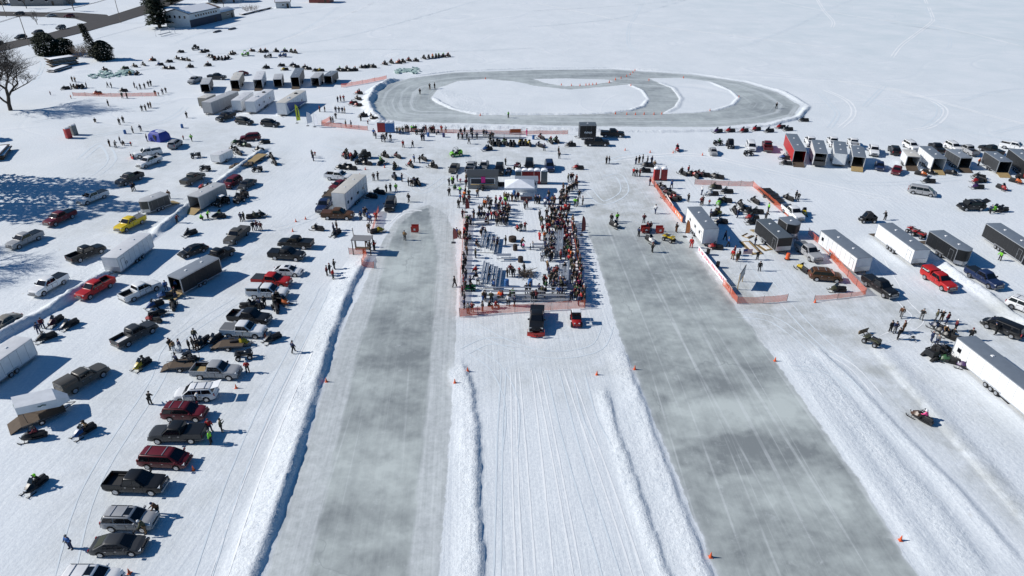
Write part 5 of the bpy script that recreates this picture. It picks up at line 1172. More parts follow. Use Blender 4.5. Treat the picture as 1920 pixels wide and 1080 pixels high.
people(980, 330, 12, 'in lime and dark gear beyond the right crowd', gc, '1270,500,k 1180,685,lk 1240,665,k 1350,642,e')
gR = 'packed right spectator crowd'
people(980, 330, 12, 'in the upper part of the packed right crowd', gR, '910,450,k 860,490,d 990,470,k 850,570,n 930,560,k 840,620,k 885,640,k 935,620,t 965,590,m 1015,620,n 600,760,n 680,750,e 540,935,k 850,730,k 920,880,m 960,810,r 1015,855,m 1050,790,m 640,870,k 720,860,k 800,840,n 860,870,r 640,1000,c 720,990,k 830,1010,m 885,1030,c 540,1075,k 420,1090,k 620,1075,c 700,1080,k')
people(1000, 400, 12, 'in the middle part of the packed right crowd', gR, '185,275,c 300,310,k 345,285,d 140,605,rr 205,440,r 310,460,m 335,410,r 250,610,o 380,310,k 445,330,t 525,345,v 560,290,m 620,290,r 640,385,k 680,330,m 705,440,m 620,490,k 560,490,d 500,450,c 735,570,m 752,650,r 702,700,m 772,750,c 800,810,c 832,890,k 690,950,k 780,920,g 612,1050,m 800,1010,r 850,1050,o 250,720,k 262,800,n 290,880,n 312,960,k 275,1010,d 385,970,k 420,1060,k 195,1070,w')
people(1000, 400, 12, 'seated on the right bleachers', gR, '420,560,n,s 400,690,k,s 455,700,n,s 470,830,n,s 380,830,d,s 440,920,m,s', zf=.35)
people(1000, 480, 9, 'in the lower part of the packed right crowd', gR, '600,130,r 632,195,c 652,285,c 675,365,k 702,430,k 740,500,r 762,560,p 692,590,n 722,660,g 742,750,c 802,770,r 640,750,n 240,235,t 262,330,n 305,410,k 285,470,t 205,490,r 212,580,g 335,590,n 100,640,n 145,670,c 42,750,m 425,690,b 482,690,n 392,330,m 462,550,c 530,570,n 700,700,m 650,470,d 720,590,r 770,690,k')
people(850, 500, 10.8, 'in the left foreground of the enclosure', gc, '30,412,kk,w 300,962,e 382,930,m 595,905,d 600,700,tb 645,680,e 240,455,mr 340,395,n 365,470,k,s 500,330,w,s')
people(850, 500, 10.8, 'on the front bleachers', gc, '725,840,k,s 855,830,r,s 820,470,b 770,720,c 950,640,o,s 1000,650,r,s 1110,790,w 1150,690,k 1240,795,n 1480,545,e 1550,540,k 1600,690,d 1675,690,m 1200,600,g,s')
people(850, 500, 10.8, 'standing at the brush pile in the enclosure', gc, '1095,205,k 1160,155,m 1215,205,k 1335,135,r,k 1435,115,k')
people(840, 400, 12, 'on the left bleachers', gc, '750,500,k,s 790,430,n,s 850,480,k,s 890,700,k,s 640,740,k,s 500,620,e,s 620,1000,c', zf=.0)
people(840, 400, 12, 'outside the left fence of the enclosure', gc, '200,530,bn 265,570,t')
people(840, 400, 12, 'along the left fence of the enclosure', gc, '405,400,m 380,500,r 410,620,k 425,720,m 360,560,r 440,240,g 515,255,n 1040,730,n 1110,740,n 1300,705,k')
people(850, 500, 10.8, 'on the lower left bleachers', gc, '460,120,r,s 470,240,k,s 720,150,k,s 720,270,k,s')
people(820, 370, 6, 'in the middle around the fire barrel', gc, '945,560,B,l 970,580,p,k 1045,590,w,k 1075,560,t,k 940,385,d 985,375,m,l 910,370,r,c')

rp = random.Random(3)
for k in range(40):   # shoulder to shoulder along the right net
    t = k / 39; u = 1073 + 21 * t + rp.uniform(-3, 3) - (10 if k % 3 == 0 else 0); v = 415 + 158 * t
    person(u, v, rp.choice('kkkkndkkBcmk'), rp.choice('kkdn'), rp.choice(['stand', 'pocket', 'cross', 'phone']), 'in the shoulder to shoulder line at the right net', 'packed right spectator crowd', rz=R(rp.uniform(-25, 25)))
for k in range(24):
    person(rp.uniform(1018, 1062), rp.uniform(400, 560), rp.choice('kkkkndkcmd'), rp.choice('kkdn'), rp.choice(['stand', 'pocket', 'cross', 'bench']), 'between bleachers and the right net', 'packed right spectator crowd', rz=R(rp.uniform(-40, 40)))
for k in range(9):
    person(rp.uniform(900, 955), rp.uniform(378, 418), rp.choice('kkkkndkcm'), rp.choice('kkdn'), rp.choice(['stand', 'pocket', 'cross']), 'in the crowd left of the canopy', 'spectators in the fenced enclosure')
for k in range(16):
    person(870 - 6 * k / 15 + rp.uniform(2, 9), 425 + 150 * k / 15 + rp.uniform(-4, 4), rp.choice('kkkkndkmB'), rp.choice('kkdn'), rp.choice(['stand', 'pocket', 'cross', 'phone']), 'watching the left lane at the left net', 'spectators in the fenced enclosure', rz=math.pi + R(rp.uniform(-30, 30)))
# ------------------------------------------------------------------ fences
def fence(pts, label, hgt=1.25, every=3.0, group='orange safety fences', banner=None, faint=False):
    P = [G(*p) for p in pts]; root = empty('safety_fence', P[0]); o0 = P[0]
    for i in range(len(P) - 1):
        a, b = P[i] - o0, P[i + 1] - o0; n = max(1, round((b - a).length / every)); mb = MB(); vs = []; k = n * 3
        for j in range(k + 1):
            q = a + (b - a) * j / k; sag = .10 * math.sin(math.pi * (j % 3) / 3); wob = random.uniform(-.07, .07); z = hz(q + o0) * .7
            vs += [(q.x + wob, q.y + wob, z + .05), (q.x - wob * .4, q.y + wob * .4, z + hgt - sag - random.uniform(0, .06))]
        mb.add(vs, [(2 * j, 2 * j + 2, 2 * j + 3, 2 * j + 1) for j in range(k)], NET); child(root, 'net_panel', mb)
        for j in range(n + (1 if i == len(P) - 2 else 0)):
            q = a + (b - a) * j / n; z = hz(q + o0) * .7; lx = random.uniform(-.06, .06)
            child(root, 'post', MB().tube([(0, 0, -.3), (lx, lx * .5, hgt + .12)], .028, STEEL, 5), loc=(q.x, q.y, z))
    tag(root, label, 'fence', group); return root
fence([(871, 402), (867, 470), (863, 530), (862, 593)], 'orange net fence along the left side of the spectator enclosure')
fence([(862, 595), (930, 588), (1000, 584), (1097, 578)], 'orange net fence across the front of the spectator enclosure', 1.5)
fence([(1096, 577), (1088, 520), (1079, 465), (1070, 420)], 'orange net fence along the right side of the packed crowd')
fence([(710, 396), (698, 440)], 'short orange net beside the left lane start')
fence([(655, 477), (687, 478), (679, 502), (702, 503)], 'zigzag orange net below the start shelter')
fence([(1302, 346), (1365, 349), (1411, 350), (1440, 375), (1478, 408)], 'orange net along the top right of the paddock')
fence([(1515, 440), (1545, 468), (1573, 503), (1622, 554)], 'orange net between maroon crossover and the long white trailer')
fence([(1526, 564), (1570, 560), (1620, 554)], 'low orange net behind the drab snowmobile', .95)
fence([(1221, 340), (1245, 378), (1280, 418)], 'orange net along the left side of the paddock')
fence([(1355, 535), (1382, 570), (1430, 569), (1475, 565)], 'orange net corner beside the right lane')
fence([(603, 236), (640, 240), (690, 245)], 'orange net left of the portable toilets')
fence([(757, 247), (850, 250), (960, 252), (1065, 252)], 'pale orange net along the oval spectator line', 1.1, 6)
fence([(640, 164), (680, 157), (725, 148)], 'faint orange net behind the dark trailers', 1.2, 5)
fence([(137, 180), (210, 182), (295, 180)], 'orange net near the shore on the far left', 1.2, 5)
fence([(604, 234), (619, 226)], 'short orange net beside the white arch flags', 1.2)

# ------------------------------------------------------------------ small structures and site furniture
def thing(name, px, rz, label, cat, group=None, z=0.0):
    p = G(*px) if not isinstance(px, Vector) else px; o = empty(name, Vector((p.x, p.y, z)), rz); o.scale = (K, K, K); tag(o, label, cat, group); return o
def rzpx(a, b):
    d = G(*b) - G(*a); return math.atan2(d.y, d.x)
def toilet(px, rz, col, label, snow=False, group='portable toilets', s=1.0):
    o = thing('portable_toilet', px, rz, label, 'portable toilet', group); o.scale = (s * 1.06, s * 1.06, s * 1.16)
    m = MB(); m.box((0, 0, 1.08), (1.1, 1.1, 2.1), PANEL, taper=.97); m.box((0, 0, .06), (1.16, 1.16, .12), BLACK); child(o, 'cabin', m, col)
    m = MB(); m.loft([[(x * w, y, z) for x, y in ((-1, -.56), (1, -.56), (1, .56), (-1, .56))] for w, z in ((.57, 2.13), (.5, 2.25), (.3, 2.34), (.02, 2.37))], SNOWM if snow else WHITE); child(o, 'roof', m)
    d = child(o, 'door', MB().box((0, -.555, 1.05), (.8, .03, 1.85), PANEL), [c * .8 for c in col]); child(o, 'handle', MB().box((.3, -.585, 1.05), (.06, .03, .2), BLACK), parent=d)
    child(o, 'vent_pipe', MB().tube([(.35, .4, 2.1), (.35, .4, 2.55)], .05, BLACK)); return o
RD, BL, GR = (.42, .03, .03), (.035, .17, .45), (.17, .19, .19)
toilet((713, 247), 0, RD, 'red portable toilet leftmost of the four by the oval'); toilet((721, 247), 0, RD, 'red portable toilet touching the blue ones by the oval')
toilet((728, 248), 0, BL, 'blue portable toilet next to the red pair by the oval'); toilet((736, 248), 0, BL, 'blue portable toilet rightmost of the four by the oval')
for i, (x, c, lb) in enumerate(((972, GR, 'grey snow capped toilet at the left end behind the white shed'), (984, RD, 'red snow capped toilet next to the grey left one'), (995, RD, 'red snow capped toilet in the middle of the row'), (1007, RD, 'red snow capped toilet next to the grey right one'), (1020, GR, 'grey snow capped toilet at the right end of the row'))): toilet((x, 343), 0, c, lb, True, s=1.12)
toilet((1230, 337), 0, RD, 'red portable toilet left of the pair by the paddock', True); toilet((1244, 337), 0, RD, 'red portable toilet right of the pair by the paddock', True)
toilet((130, 259), R(-30), RD, 'red portable toilet alone on the far left snow'); toilet((141, 253), R(-30), GR, 'grey portable toilet behind the lone red one')

def hut(px, rz, sx, sy, h, wall, label, name='concession_hut', roofm=None, gable=.5, opening=True, cat='hut'):
    o = thing(name, px, rz, label, cat, 'huts of the event')
    m = MB(); m.box((0, 0, h / 2), (sx, sy, h), wall); child(o, 'wall', m)
    m = MB(); y = sy / 2 + .2; x = sx / 2 + .15
    m.loft([[(q, -y, h - .02), (q, 0, h + gable), (q, y, h - .02), (q, y, h + .08), (q, 0, h + gable + .1), (q, -y, h + .08)] for q in (-x, x)], roofm or STEEL); child(o, 'roof', m)
    if opening:
        m = MB(); m.box((0, -sy / 2 - .012, h * .62), (sx * .78, .03, h * .36), INK); w = child(o, 'window', m)
        f = MB()
        for dx in (-sx * .4, sx * .4): f.box((dx, -sy / 2 - .03, h * .62), (.12, .06, h * .44), WHITE)
        for dz in (h * .42, h * .83): f.box((0, -sy / 2 - .032, dz), (sx * .8 - .13, .06, .12), WHITE)
        child(o, 'frame', f, parent=w); child(o, 'counter', MB().box((0, -sy / 2 - .22, h * .4), (sx * .8, .4, .05), WOOD))
    return o
h = hut((906, 349), 0, 5.6, 3.2, 2.6, GREY, 'grey sided concession hut with serving window and pink banner', roofm=plain('ribbed_steel_roof', (.07, .075, .08), .5, .3, var=.3, scale=9))
child(h, 'banner', MB().box((.1, -1.68, 1.9), (.75, .03, 1.2), plain('pink_banner', (.75, .03, .28), .7)))
h = hut((987, 356), 0, 4.0, 2.2, 2.2, WHITE, 'small white shed with two dark signs behind the canopy tent', 'ticket_shed', ALU, .12, False)
for dx in (-1.25, 1.25):
    child(h, 'sign', MB().box((dx, -1.12, 1.6), (.9, .04, .55), plain('navy_sign', (.02, .03, .09), .5)).box((dx - .2, -1.145, 1.6), (.28, .02, .22), WHINK).box((dx + .16, -1.145, 1.6), (.3, .02, .2), WHINK))
child(h, 'round_sign', MB().lathe([(0, 0), (.2, 0), (.2, .03), (0, .03)], (0, 0, 0), RED, 12), loc=(0, -1.12, 1.6)).rotation_euler = (R(90), 0, 0)
def canopy(px, sx, sy, label, col, name='canopy_tent'):
    o = thing(name, px, 0, label, 'tent'); m = MB()
    m.loft([[(a * sx / 2 * k, b * sy / 2 * k, z) for a, b in ((-1, -1), (1, -1), (1, 1), (-1, 1))] for k, z in ((1.0, 2.15), (1.0, 2.4), (.55, 2.85), (.06, 3.3))], PANEL, caps=False); child(o, 'canopy', m, col, smooth=0)
    for a in (-1, 1):
        for b in (-1, 1): child(o, 'leg', MB().tube([(0, 0, 0), (0, 0, 2.3)], .035, WHITE, 6), loc=(a * (sx / 2 - .05), b * (sy / 2 - .05), 0))
    return o
c = canopy((974, 368), 5.4, 4.2, 'white canopy tent with people queuing under it', (.8, .83, .88))
child(c, 'table', MB().box((1.2, -1.5, .75), (2.2, .7, .06), WHITE).box((1.2, -1.5, .4), (2.1, .6, .66), plain('brown_table_skirt', (.2, .09, .08), .8)))
o = thing('blue_tent', (300, 262), R(-25), 'blue ice fishing tent with pale roof on the left', 'tent')
m = MB(); m.loft([[(a * w, b * d, z) for a, b in ((-1, -1), (0, -1.12), (1, -1), (1.12, 0), (1, 1), (0, 1.12), (-1, 1), (-1.12, 0))] for w, d, z in ((1.9, 1.5, .0), (1.75, 1.4, 1.3), (1.3, 1.0, 2.0), (.2, .2, 2.25))], PANEL); child(o, 'tent_wall', m, (.03, .05, .32))
child(o, 'roof_panel', MB().loft([[(a * w, b * d, z) for a, b in ((-.1, -1), (1, -1), (1, 1), (-.1, 1))] for w, d, z in ((1.5, 1.0, 1.98), (.4, .3, 2.3))], PANEL), (.62, .66, .78)); child(o, 'door', MB().box((.4, -1.58, .9), (.8, .05, 1.3), BLACK))
def shelter():
    o = thing('start_shelter', (682, 474), R(-4), 'open timber start shelter with a slanted grey roof by the left lane', 'shelter')
    child(o, 'roof', MB().box((0, 0, 2.5), (3.0, 1.9, .08), plain('grey_roof_sheet', (.23, .23, .24), .7, var=.15), ry=0.0))
    for x in (-1.35, 1.35):
        for y in (-.85, .85): child(o, 'post', MB().box((0, 0, 1.3), (.12, .12, 2.6), DWOOD), loc=(x, y, 0))
    child(o, 'pole', MB().tube([(-1.5, .95, 0), (-1.62, .95, 3.7)], .05, DWOOD)); child(o, 'table', MB().box((0, 0, .8), (2.4, .8, .06), DWOOD).box((0, 0, .4), (.12, .7, .78), DWOOD))
shelter()
def bleacher(px, rz, L, rows, label, step=.62):
    o = thing('bleacher', px, rz, label, 'bleacher', 'aluminium bleachers'); m = ALU
    for k in range(rows):
        child(o, 'seat_plank', MB().box((k * step, 0, .35 + .28 * k), (.26, L, .05), m)); 
        if k: child(o, 'foot_plank', MB().box((k * step - .3, 0, .06 + .28 * k), (.24, L, .04), m))
    for y in (-L / 2 + .4, 0, L / 2 - .4):
        f = MB(); f.tube([(-.1, y, .04), (rows * step, y, .04)], .025, STEEL); f.tube([(0, y, .3), (rows * step - step, y, .3 + .28 * (rows - 1))], .025, STEEL)
        for k in range(rows): f.tube([(k * step, y, .04), (k * step, y, .33 + .28 * k)], .025, STEEL)
        child(o, 'frame', f)
bleacher((934, 462), R(180 - 3), 5.5, 5, 'aluminium bleacher upper left in the enclosure'); bleacher((938, 525), R(180 - 3), 6.0, 5, 'aluminium bleacher lower left in the enclosure')
bleacher((1024, 462), R(-5), 7.5, 5, 'aluminium bleacher upper right under the packed crowd'); bleacher((1032, 522), R(-6), 6.0, 5, 'aluminium bleacher lower right under the packed crowd')
bleacher((985, 566), R(90), 11.5, 4, 'wide aluminium bleacher at the front of the enclosure'); bleacher((890, 259), R(90), 8, 3, 'aluminium bleacher left along the oval fence'); bleacher((945, 260), R(90), 8, 3, 'aluminium bleacher right along the oval fence')
def table(px, rz, label, L=2.2):
    o = thing('bench_table', px, rz, label, 'table', 'tables'); child(o, 'table_top', MB().box((0, 0, .75), (L, .75, .05), ALU))
    for x in (-L / 2 + .2, L / 2 - .2): child(o, 'leg', MB().tube([(0, -.3, 0), (0, 0, .73), (0, .3, 0)], .025, STEEL), loc=(x, 0, 0))
    for y in (-.65, .65): child(o, 'seat', MB().box((0, y, .44), (L, .25, .04), ALU))
table((945, 486), 0, 'aluminium bench table between the left bleachers and the black drum'); table((900, 420), R(5), 'folding table below the upper left spectators', 2.6); table((1009, 466), 0, 'low grey table left of the right bleachers', 1.8)
def drum(px, label, m, h=.9, r=.3, cat='barrel', group='barrels', nm='drum_barrel', lid=None):
    o = thing(nm, px, 0, label, cat, group); child(o, 'body', MB().lathe([(r * .95, 0), (r, .05), (r, h * .33), (r * 1.04, h * .35), (r, h * .38), (r, h * .66), (r * 1.04, h * .68), (r, h * .7), (r, h - .03), (r * .9, h)], (0, 0, 0), m, 16)); child(o, 'lid', MB().lathe([(r * .88, h - .01), (r * .8, h + .03), (0, h + .035)], (0, 0, 0), lid or m, 16)); return o
BRN = plain('rusty_steel', (.05, .035, .028), .8, .2, var=.4)
drum((961, 452), 'wide rusty fire ring in the middle of the enclosure', BRN, .75, .62, 'fire ring'); drum((976, 491), 'rusty black drum right of the bench table', BRN, .85, .4); drum((966, 469), 'black drum with splayed lid below the fire ring', BRN, .95, .35)
drum((950, 537), 'blue barrel left in front of the enclosure', BLUE, 1.1, .33); drum((994, 537), 'blue barrel right near the brush pile', BLUE, 1.1, .33)
drum((964, 366), 'blue barrel beside the concession hut', BLUE); drum((803, 256), 'blue barrel at the oval fence table', BLUE); drum((832, 257), 'navy barrel right of the oval fence table', plain('navy_barrel', (.03, .04, .14), .5)); drum((1000, 261), 'blue barrel right of the oval bleachers', BLUE)
drum((342, 240), 'blue barrel near the campers', BLUE); drum((235, 251), 'dark barrel left of the blue tent', BLUE)
o = thing('traffic_drum', (1476, 486), 0, 'orange and white traffic drum beside the silver pickup', 'traffic drum')
child(o, 'base', MB().lathe([(.42, 0), (.42, .1), (.3, .12)], (0, 0, 0), BLACK, 14)); child(o, 'body', MB().lathe([(.32, .1), (.24, 1.0), (0, 1.02)], (0, 0, 0), ORANGE, 16))
for z in (.35, .65): child(o, 'band', MB().lathe([(.325 - .09 * z, z), (.325 - .09 * (z + .14), z + .14)], (0, 0, 0), WHITE, 16))
def board(px, rz, label, n=2):
    o = thing('start_board', px, rz, label, 'board', 'red start boards')
    for k in range(n): child(o, 'panel', MB().box((0, 0, .62), (1.2, .06, 1.1), RED), loc=(.0, .5 * k, 0)).rotation_euler = (R(-12 if k else 12), 0, 0)
    child(o, 'mark', MB().box((0, -.15, .7), (.3, .02, .35), WHINK)).rotation_euler = (R(12), 0, 0)
board((778, 436), 0, 'red start board standing on the left ice lane'); board((1237, 438), 0, 'red start board right of the quad on the right lane'); board((1210, 437), R(10), 'red start board among crew on the right lane')
def flagpole(px, label, col, hgt=3.6, kind='feather', rz=0.0, w=.7):
    o = thing('feather_flag', px, rz, label, 'flag', 'feather flags'); child(o, 'pole', MB().tube([(0, 0, 0), (0, 0, hgt * .75), (.12, 0, hgt)], .025, STEEL, 5)); child(o, 'base', MB().box((0, 0, .03), (.6, .6, .06), STEEL))
    m = MB(); pr = [(.03, .6), (w, .75), (w * 1.0, hgt * .6), (w * .7, hgt * .88), (.15, hgt), (.03, hgt * .75)]; m.loft([[(x, y, z) for x, z in pr] for y in (-.012, .012)], PANEL); child(o, 'cloth', m, col); return o
f = flagpole((557, 231), 'tall yellow green feather flag with dark lettering by the campers', (.55, .62, .03), 4.6, w=.95)
child(f, 'lettering', MB().box((.5, -.02, 2.6), (.25, .01, 2.2), INK))
flagpole((1090, 441), 'dark red feather flag beside the right lane', (.18, .02, .025), 3.4, rz=R(20)); flagpole((850, 455), 'faded red banner flag outside the left enclosure fence', (.34, .09, .08), 2.6); flagpole((873, 398), 'dark red flag in the upper left spectator group', (.22, .03, .03), 2.8); flagpole((1284, 444), 'orange brown flag at the timing trailer corner', (.55, .18, .05), 3.0)
for px, lb, r_ in (((577, 236), 'white teardrop banner left of the arch gate', 20), ((590, 238), 'white and blue teardrop banner right of the arch gate', -30)): flagpole(px, lb, (.68, .70, .76), 3.4, rz=R(r_), w=1.2)
def us_flag():
    o = thing('flagpole', (1387, 505), 0, 'slim pole with a striped flag beside the right lane', 'flag'); child(o, 'pole', MB().tube([(0, 0, 0), (0, 0, 3.4)], .03, ALU, 6)); c = MB()
    rows = 9
    for i in range(rows): c.box((.72, 0, 2.55 + .09 * i), (1.3, .016, .088), RED if i % 2 == 0 else WHINK)
    c.box((.36, 0, 3.14), (.56, .024, .42), plain('flag_blue', (.03, .05, .18), .7)); child(o, 'cloth', c)
us_flag()
def signboard():
    o = thing('notice_board', (1387, 536), rzpx((1377, 538), (1396, 508)), 'big white notice board on two posts beside the right lane', 'sign')
    for x in (-1.3, 1.3): child(o, 'post', MB().box((0, 0, 1.3), (.1, .1, 2.6), WOOD), loc=(x, 0, 0))
    child(o, 'panel', MB().box((0, -.09, 2.0), (3.0, .05, 1.3), plain('grey_board', (.42, .43, .42), .7))); child(o, 'frame', MB().box((0, -.09, 2.68), (3.1, .09, .08), INK).box((0, -.09, 1.32), (3.1, .09, .08), INK))
signboard()
def speakers():
    for px, lb in (((1327, 478), 'black loudspeaker upper one behind the white banner'), ((1345, 502), 'black loudspeaker lower one behind the white banner')):
        o = thing('loudspeaker', px, R(60), lb, 'loudspeaker', 'loudspeakers'); child(o, 'cabinet', MB().box((0, 0, .62), (.5, .45, .75), BLACK, taper=.92)); child(o, 'grille', MB().box((0, -.235, .62), (.4, .02, .62), STEEL)); child(o, 'stand', MB().tube([(0, 0, 0), (0, 0, .3)], .05, STEEL))
speakers()
def banner(a, b, label, col, hgt=1.0, marks=None):
    A, B = G(*a), G(*b); d = B - A; L = d.length; o = thing('fence_banner', a, math.atan2(d.y, d.x), label, 'banner', 'fence banners'); o.scale = (1, 1, 1)
    m = MB().box((L / 2, -.06, .62), (L, .02, hgt), PANEL)
    if marks:
        x = .5
        while x < L - .6:
            w = random.uniform(.2, .55); m.box((x, -.075, .62 + random.uniform(-.06, .06)), (w, .012, random.uniform(.25, .6)), marks); x += w + random.choice((.12, .12, .5))
    child(o, 'cloth', m, col); n = max(2, int(L / 3))
    for i in range(n): child(o, 'post', MB().tube([(L * (i + .5) / n, .0, 0), (L * (i + .5) / n, 0, 1.3)], .03, STEEL, 5))
banner((1309, 472), (1361, 537), 'long white banner with red lettering along the right lane', (.78, .74, .76), 1.1, plain('faded_red_ink', (.62, .2, .25), .7)); banner((1361, 538), (1372, 552), 'short white and black banner below the long one', (.6, .6, .6), .9, INK)
banner((1248, 372), (1262, 395), 'white banner on the left paddock fence', (.72, .7, .7), 1.0, INK); banner((1262, 396), (1279, 418), 'orange and white banner on the left paddock fence', (.72, .25, .12), 1.0, WHINK)
def cones():
    for x, y, w in ((443, 728, 'below the silver pickup'), (363, 882, 'right of the red minivan'), (243, 1075, 'at the white suv hood'), (612, 716, 'on the left bank edge'), (853, 719, 'right of the left lane'), (1119, 703, 'on the centre strip right side'), (1190, 693, 'left of the right lane'), (1332, 1045, 'left of the right lane near the bottom'), (1453, 677, 'right of the right lane'), (1688, 1013, 'right of the right lane near the bottom'),
                 (555, 416, 'in the left open snow'), (573, 411, 'in the left open snow'), (549, 434, 'in the left open snow'), (685, 318, 'above the toy hauler'), (721, 314, 'above the toy hauler'), (675, 330, 'above the toy hauler'), (498, 632, 'in front of the white two tone pickup'), (1085, 465, 'beside the packed right crowd'),
                 (1262, 287, 'near the red snowmobile'), (1172, 282, 'in the upper right area'), (1219, 286, 'in the upper right area'), (1317, 291, 'in the upper right area'), (1528, 567, 'at the low orange net end'), (877, 697, 'on the centre strip left side')):
        place(CONE, G(x, y) + Vector((0, 0, max(0, hz(G(x, y))))), 0, f'orange traffic cone {w}', 'cone', 'traffic cones', scale=.85)
    for ox, oy, s_ in ((640, 90, '1523,258 1593,262 1652,262 1693,258 1715,256 1740,255 1765,252 1855,237 1897,220 997,215 962,468 1897,458'), (1140, 90, '186,158 172,172 153,185 128,198 90,210 52,222 8,240 283,224 522,208 158,262 905,345 705,438 52,458 130,460 190,462 250,460 318,460 372,458')):
        for e in s_.split():
            x, y = map(float, e.split(',')); place(CONE, G(ox + x / 3.692, oy + y / 3.692), 0, 'orange traffic cone on the oval track', 'cone', 'traffic cones', far=True)
cones()
def open_trailer(px, rz, label, L=3.6, W=2.0, deck=WOOD, opt=''):
    o = thing('flatbed_trailer', px, rz, label, 'trailer', 'open trailers')
    child(o, 'deck', MB().box((0, 0, .5), (L, W, .07), deck)); f = MB()
    for sg in (-1, 1): f.box((0, sg * (W / 2 + .03), .5), (L, .06, .14), STEEL); f.tube([(L / 2, sg * .6, .45), (L / 2 + 1.1, 0, .42)], .04, STEEL)
    if 'rails' in opt:
        for q in range(5): f.box((-L / 2 + L * q / 4, 0, .58), (.1, W, .08), STEEL)
    if 'cage' in opt:
        for sg in (-1, 1):
            f.tube([(-L / 2, sg * W / 2, .5), (-L / 2, sg * W / 2, 1.5), (L / 2, sg * W / 2, 1.5), (L / 2, sg * W / 2, .5)], .03, STEEL)
    child(o, 'frame', f)
    for sg in (-1, 1):
        w = child(o, 'wheel', MB().disc((0, 0, 0), .3, .2, TYRE), loc=(-.3, sg * (W / 2 + .16), .3)); child(o, 'rim', MB().lathe([(0, 0), (.16, 0), (.05, .01)], (0, 0, 0), RIM, 10), parent=w, loc=(0, sg * .105, 0)).rotation_euler = (-R(90) * sg, 0, 0)
        child(o, 'fender', MB().box((-.3, sg * (W / 2 + .16), .64), (.8, .24, .04), STEEL))
    child(o, 'ramp', MB().box((-L / 2 - .55, 0, .26), (1.2, W * .9, .05), deck, ry=-.4)); return o
open_trailer((482, 300), rzpx((465, 310), (500, 288)), 'flat trailer with plywood deck on the upper snow bank', 5.0, 2.2, WOOD); open_trailer((457, 312), rzpx((440, 315), (475, 312)), 'low dark trailer frame beside the plywood trailer', 3.4, 1.8, DWOOD, 'rails')
open_trailer((622, 366), rzpx((612, 372), (632, 352)), 'brown deck trailer left of the toy hauler', 4.2, 2.0, DWOOD); open_trailer((348, 688), rzpx((345, 690), (370, 688)), 'dark utility trailer hidden behind the silver pickup', 3.0, 1.7, DWOOD, 'cage')
open_trailer((1445, 371), rzpx((1430, 356), (1465, 390)), 'empty black steel trailer frame right of the orange paddock net', 6.5, 2.2, BLACK, 'rails'); open_trailer((437, 650), rzpx((425, 652), (465, 650)), 'small trailer carrying a yellow snowmobile', 2.8, 1.6, DWOOD); open_trailer((82, 782), rzpx((58, 790), (125, 765)), 'plywood sled trailer under its raised white cover', 4.0, 2.4, DWOOD)
o = thing('trailer_cover', (85, 778), rzpx((58, 790), (125, 765)), 'white clamshell trailer cover tilted up above its sled deck', 'trailer cover')
m = MB(); m.loft([[(x, y * w, z) for y in (-1.25, 1.25)] + [(x, y * w * .96, z2) for y in (1.25, -1.25)] for x, w, z, z2 in ((-2.1, 1, 1.95, 2.75), (1.4, 1, 1.15, 2.1), (2.5, .35, .9, 1.3))], PANEL); child(o, 'shell', m, (.78, .8, .82), smooth=0)
m = MB()
for sg in (-1, 1): m.tube([(.4, sg * 1.27, 1.9), (.1, sg * 1.27, 2.05), (-.1, sg * 1.27, 1.95), (-.3, sg * 1.27, 2.05)], .05, plain('dark_green_decal', (.02, .1, .07), .6), 5)
m.tube([(-2.1, -.4, 2.3), (-2.12, .0, 2.48), (-2.1, .4, 2.3)], .05, plain('dark_green_decal', (.02, .1, .07), .6), 5); child(o, 'emblem', m); child(o, 'strut', MB().tube([(-1.6, -1.1, .5), (-1.7, -1.1, 1.95)], .03, STEEL).tube([(-1.6, 1.1, .5), (-1.7, 1.1, 1.95)], .03, STEEL))
def frame_pit(px, rz, label, L, W):
    o = thing('plywood_sheet', px, rz, label, 'plywood sheet', 'sheets on the snow'); child(o, 'sheet', MB().box((0, 0, .05), (L, W, .06), WOOD)); child(o, 'board', MB().box((0, 0, .12), (L * .8, W * .4, .08), WHITE)); child(o, 'trim', MB().box((0, W * .42, .1), (L, .1, .14), DWOOD).box((0, -W * .42, .1), (L, .1, .14), DWOOD))
frame_pit((1408, 465), rzpx((1395, 455), (1415, 475)), 'plywood ramp sheet with a white board by the timing trailer', 4.6, 1.9); frame_pit((1434, 464), rzpx((1425, 458), (1440, 468)), 'plywood sheet below the black trailer side door', 2.2, 1.8); frame_pit((1402, 443), R(40), 'small plywood ramp at the black trailer rear', 1.5, 1.4)
def brush():
    o = thing('brush_pile', (987, 517), 0, 'tangled pile of bare branches in the enclosure', 'brush pile'); rnd = random.Random(4)
    for nm, n in (('branches', 46), ('twigs', 40)):
        m = MB()
        for i in range(n):
            a = rnd.uniform(0, 6.28); c = Vector((rnd.uniform(-.9, .9), rnd.uniform(-.6, .6), rnd.uniform(.05, .8))); d = Vector((math.cos(a), math.sin(a), rnd.uniform(-.3, .5))) * rnd.uniform(.5, 1.1); m.tube([c - d, c + d], [.035, .012], DWOOD, 4)
        child(o, nm, m)
brush()
o = thing('green_bench', (882, 546), 0, 'green plastic bench at the lower left bleacher', 'bench'); child(o, 'seat', MB().box((0, 0, .42), (1.5, .42, .06), plain('green_plastic', (.02, .22, .06), .5))); child(o, 'backrest', MB().box((0, .22, .7), (1.5, .05, .4), plain('green_plastic', (.02, .22, .06), .5)))
for x in (-.6, .6): child(o, 'leg', MB().box((x, 0, .2), (.06, .4, .4), BLACK))
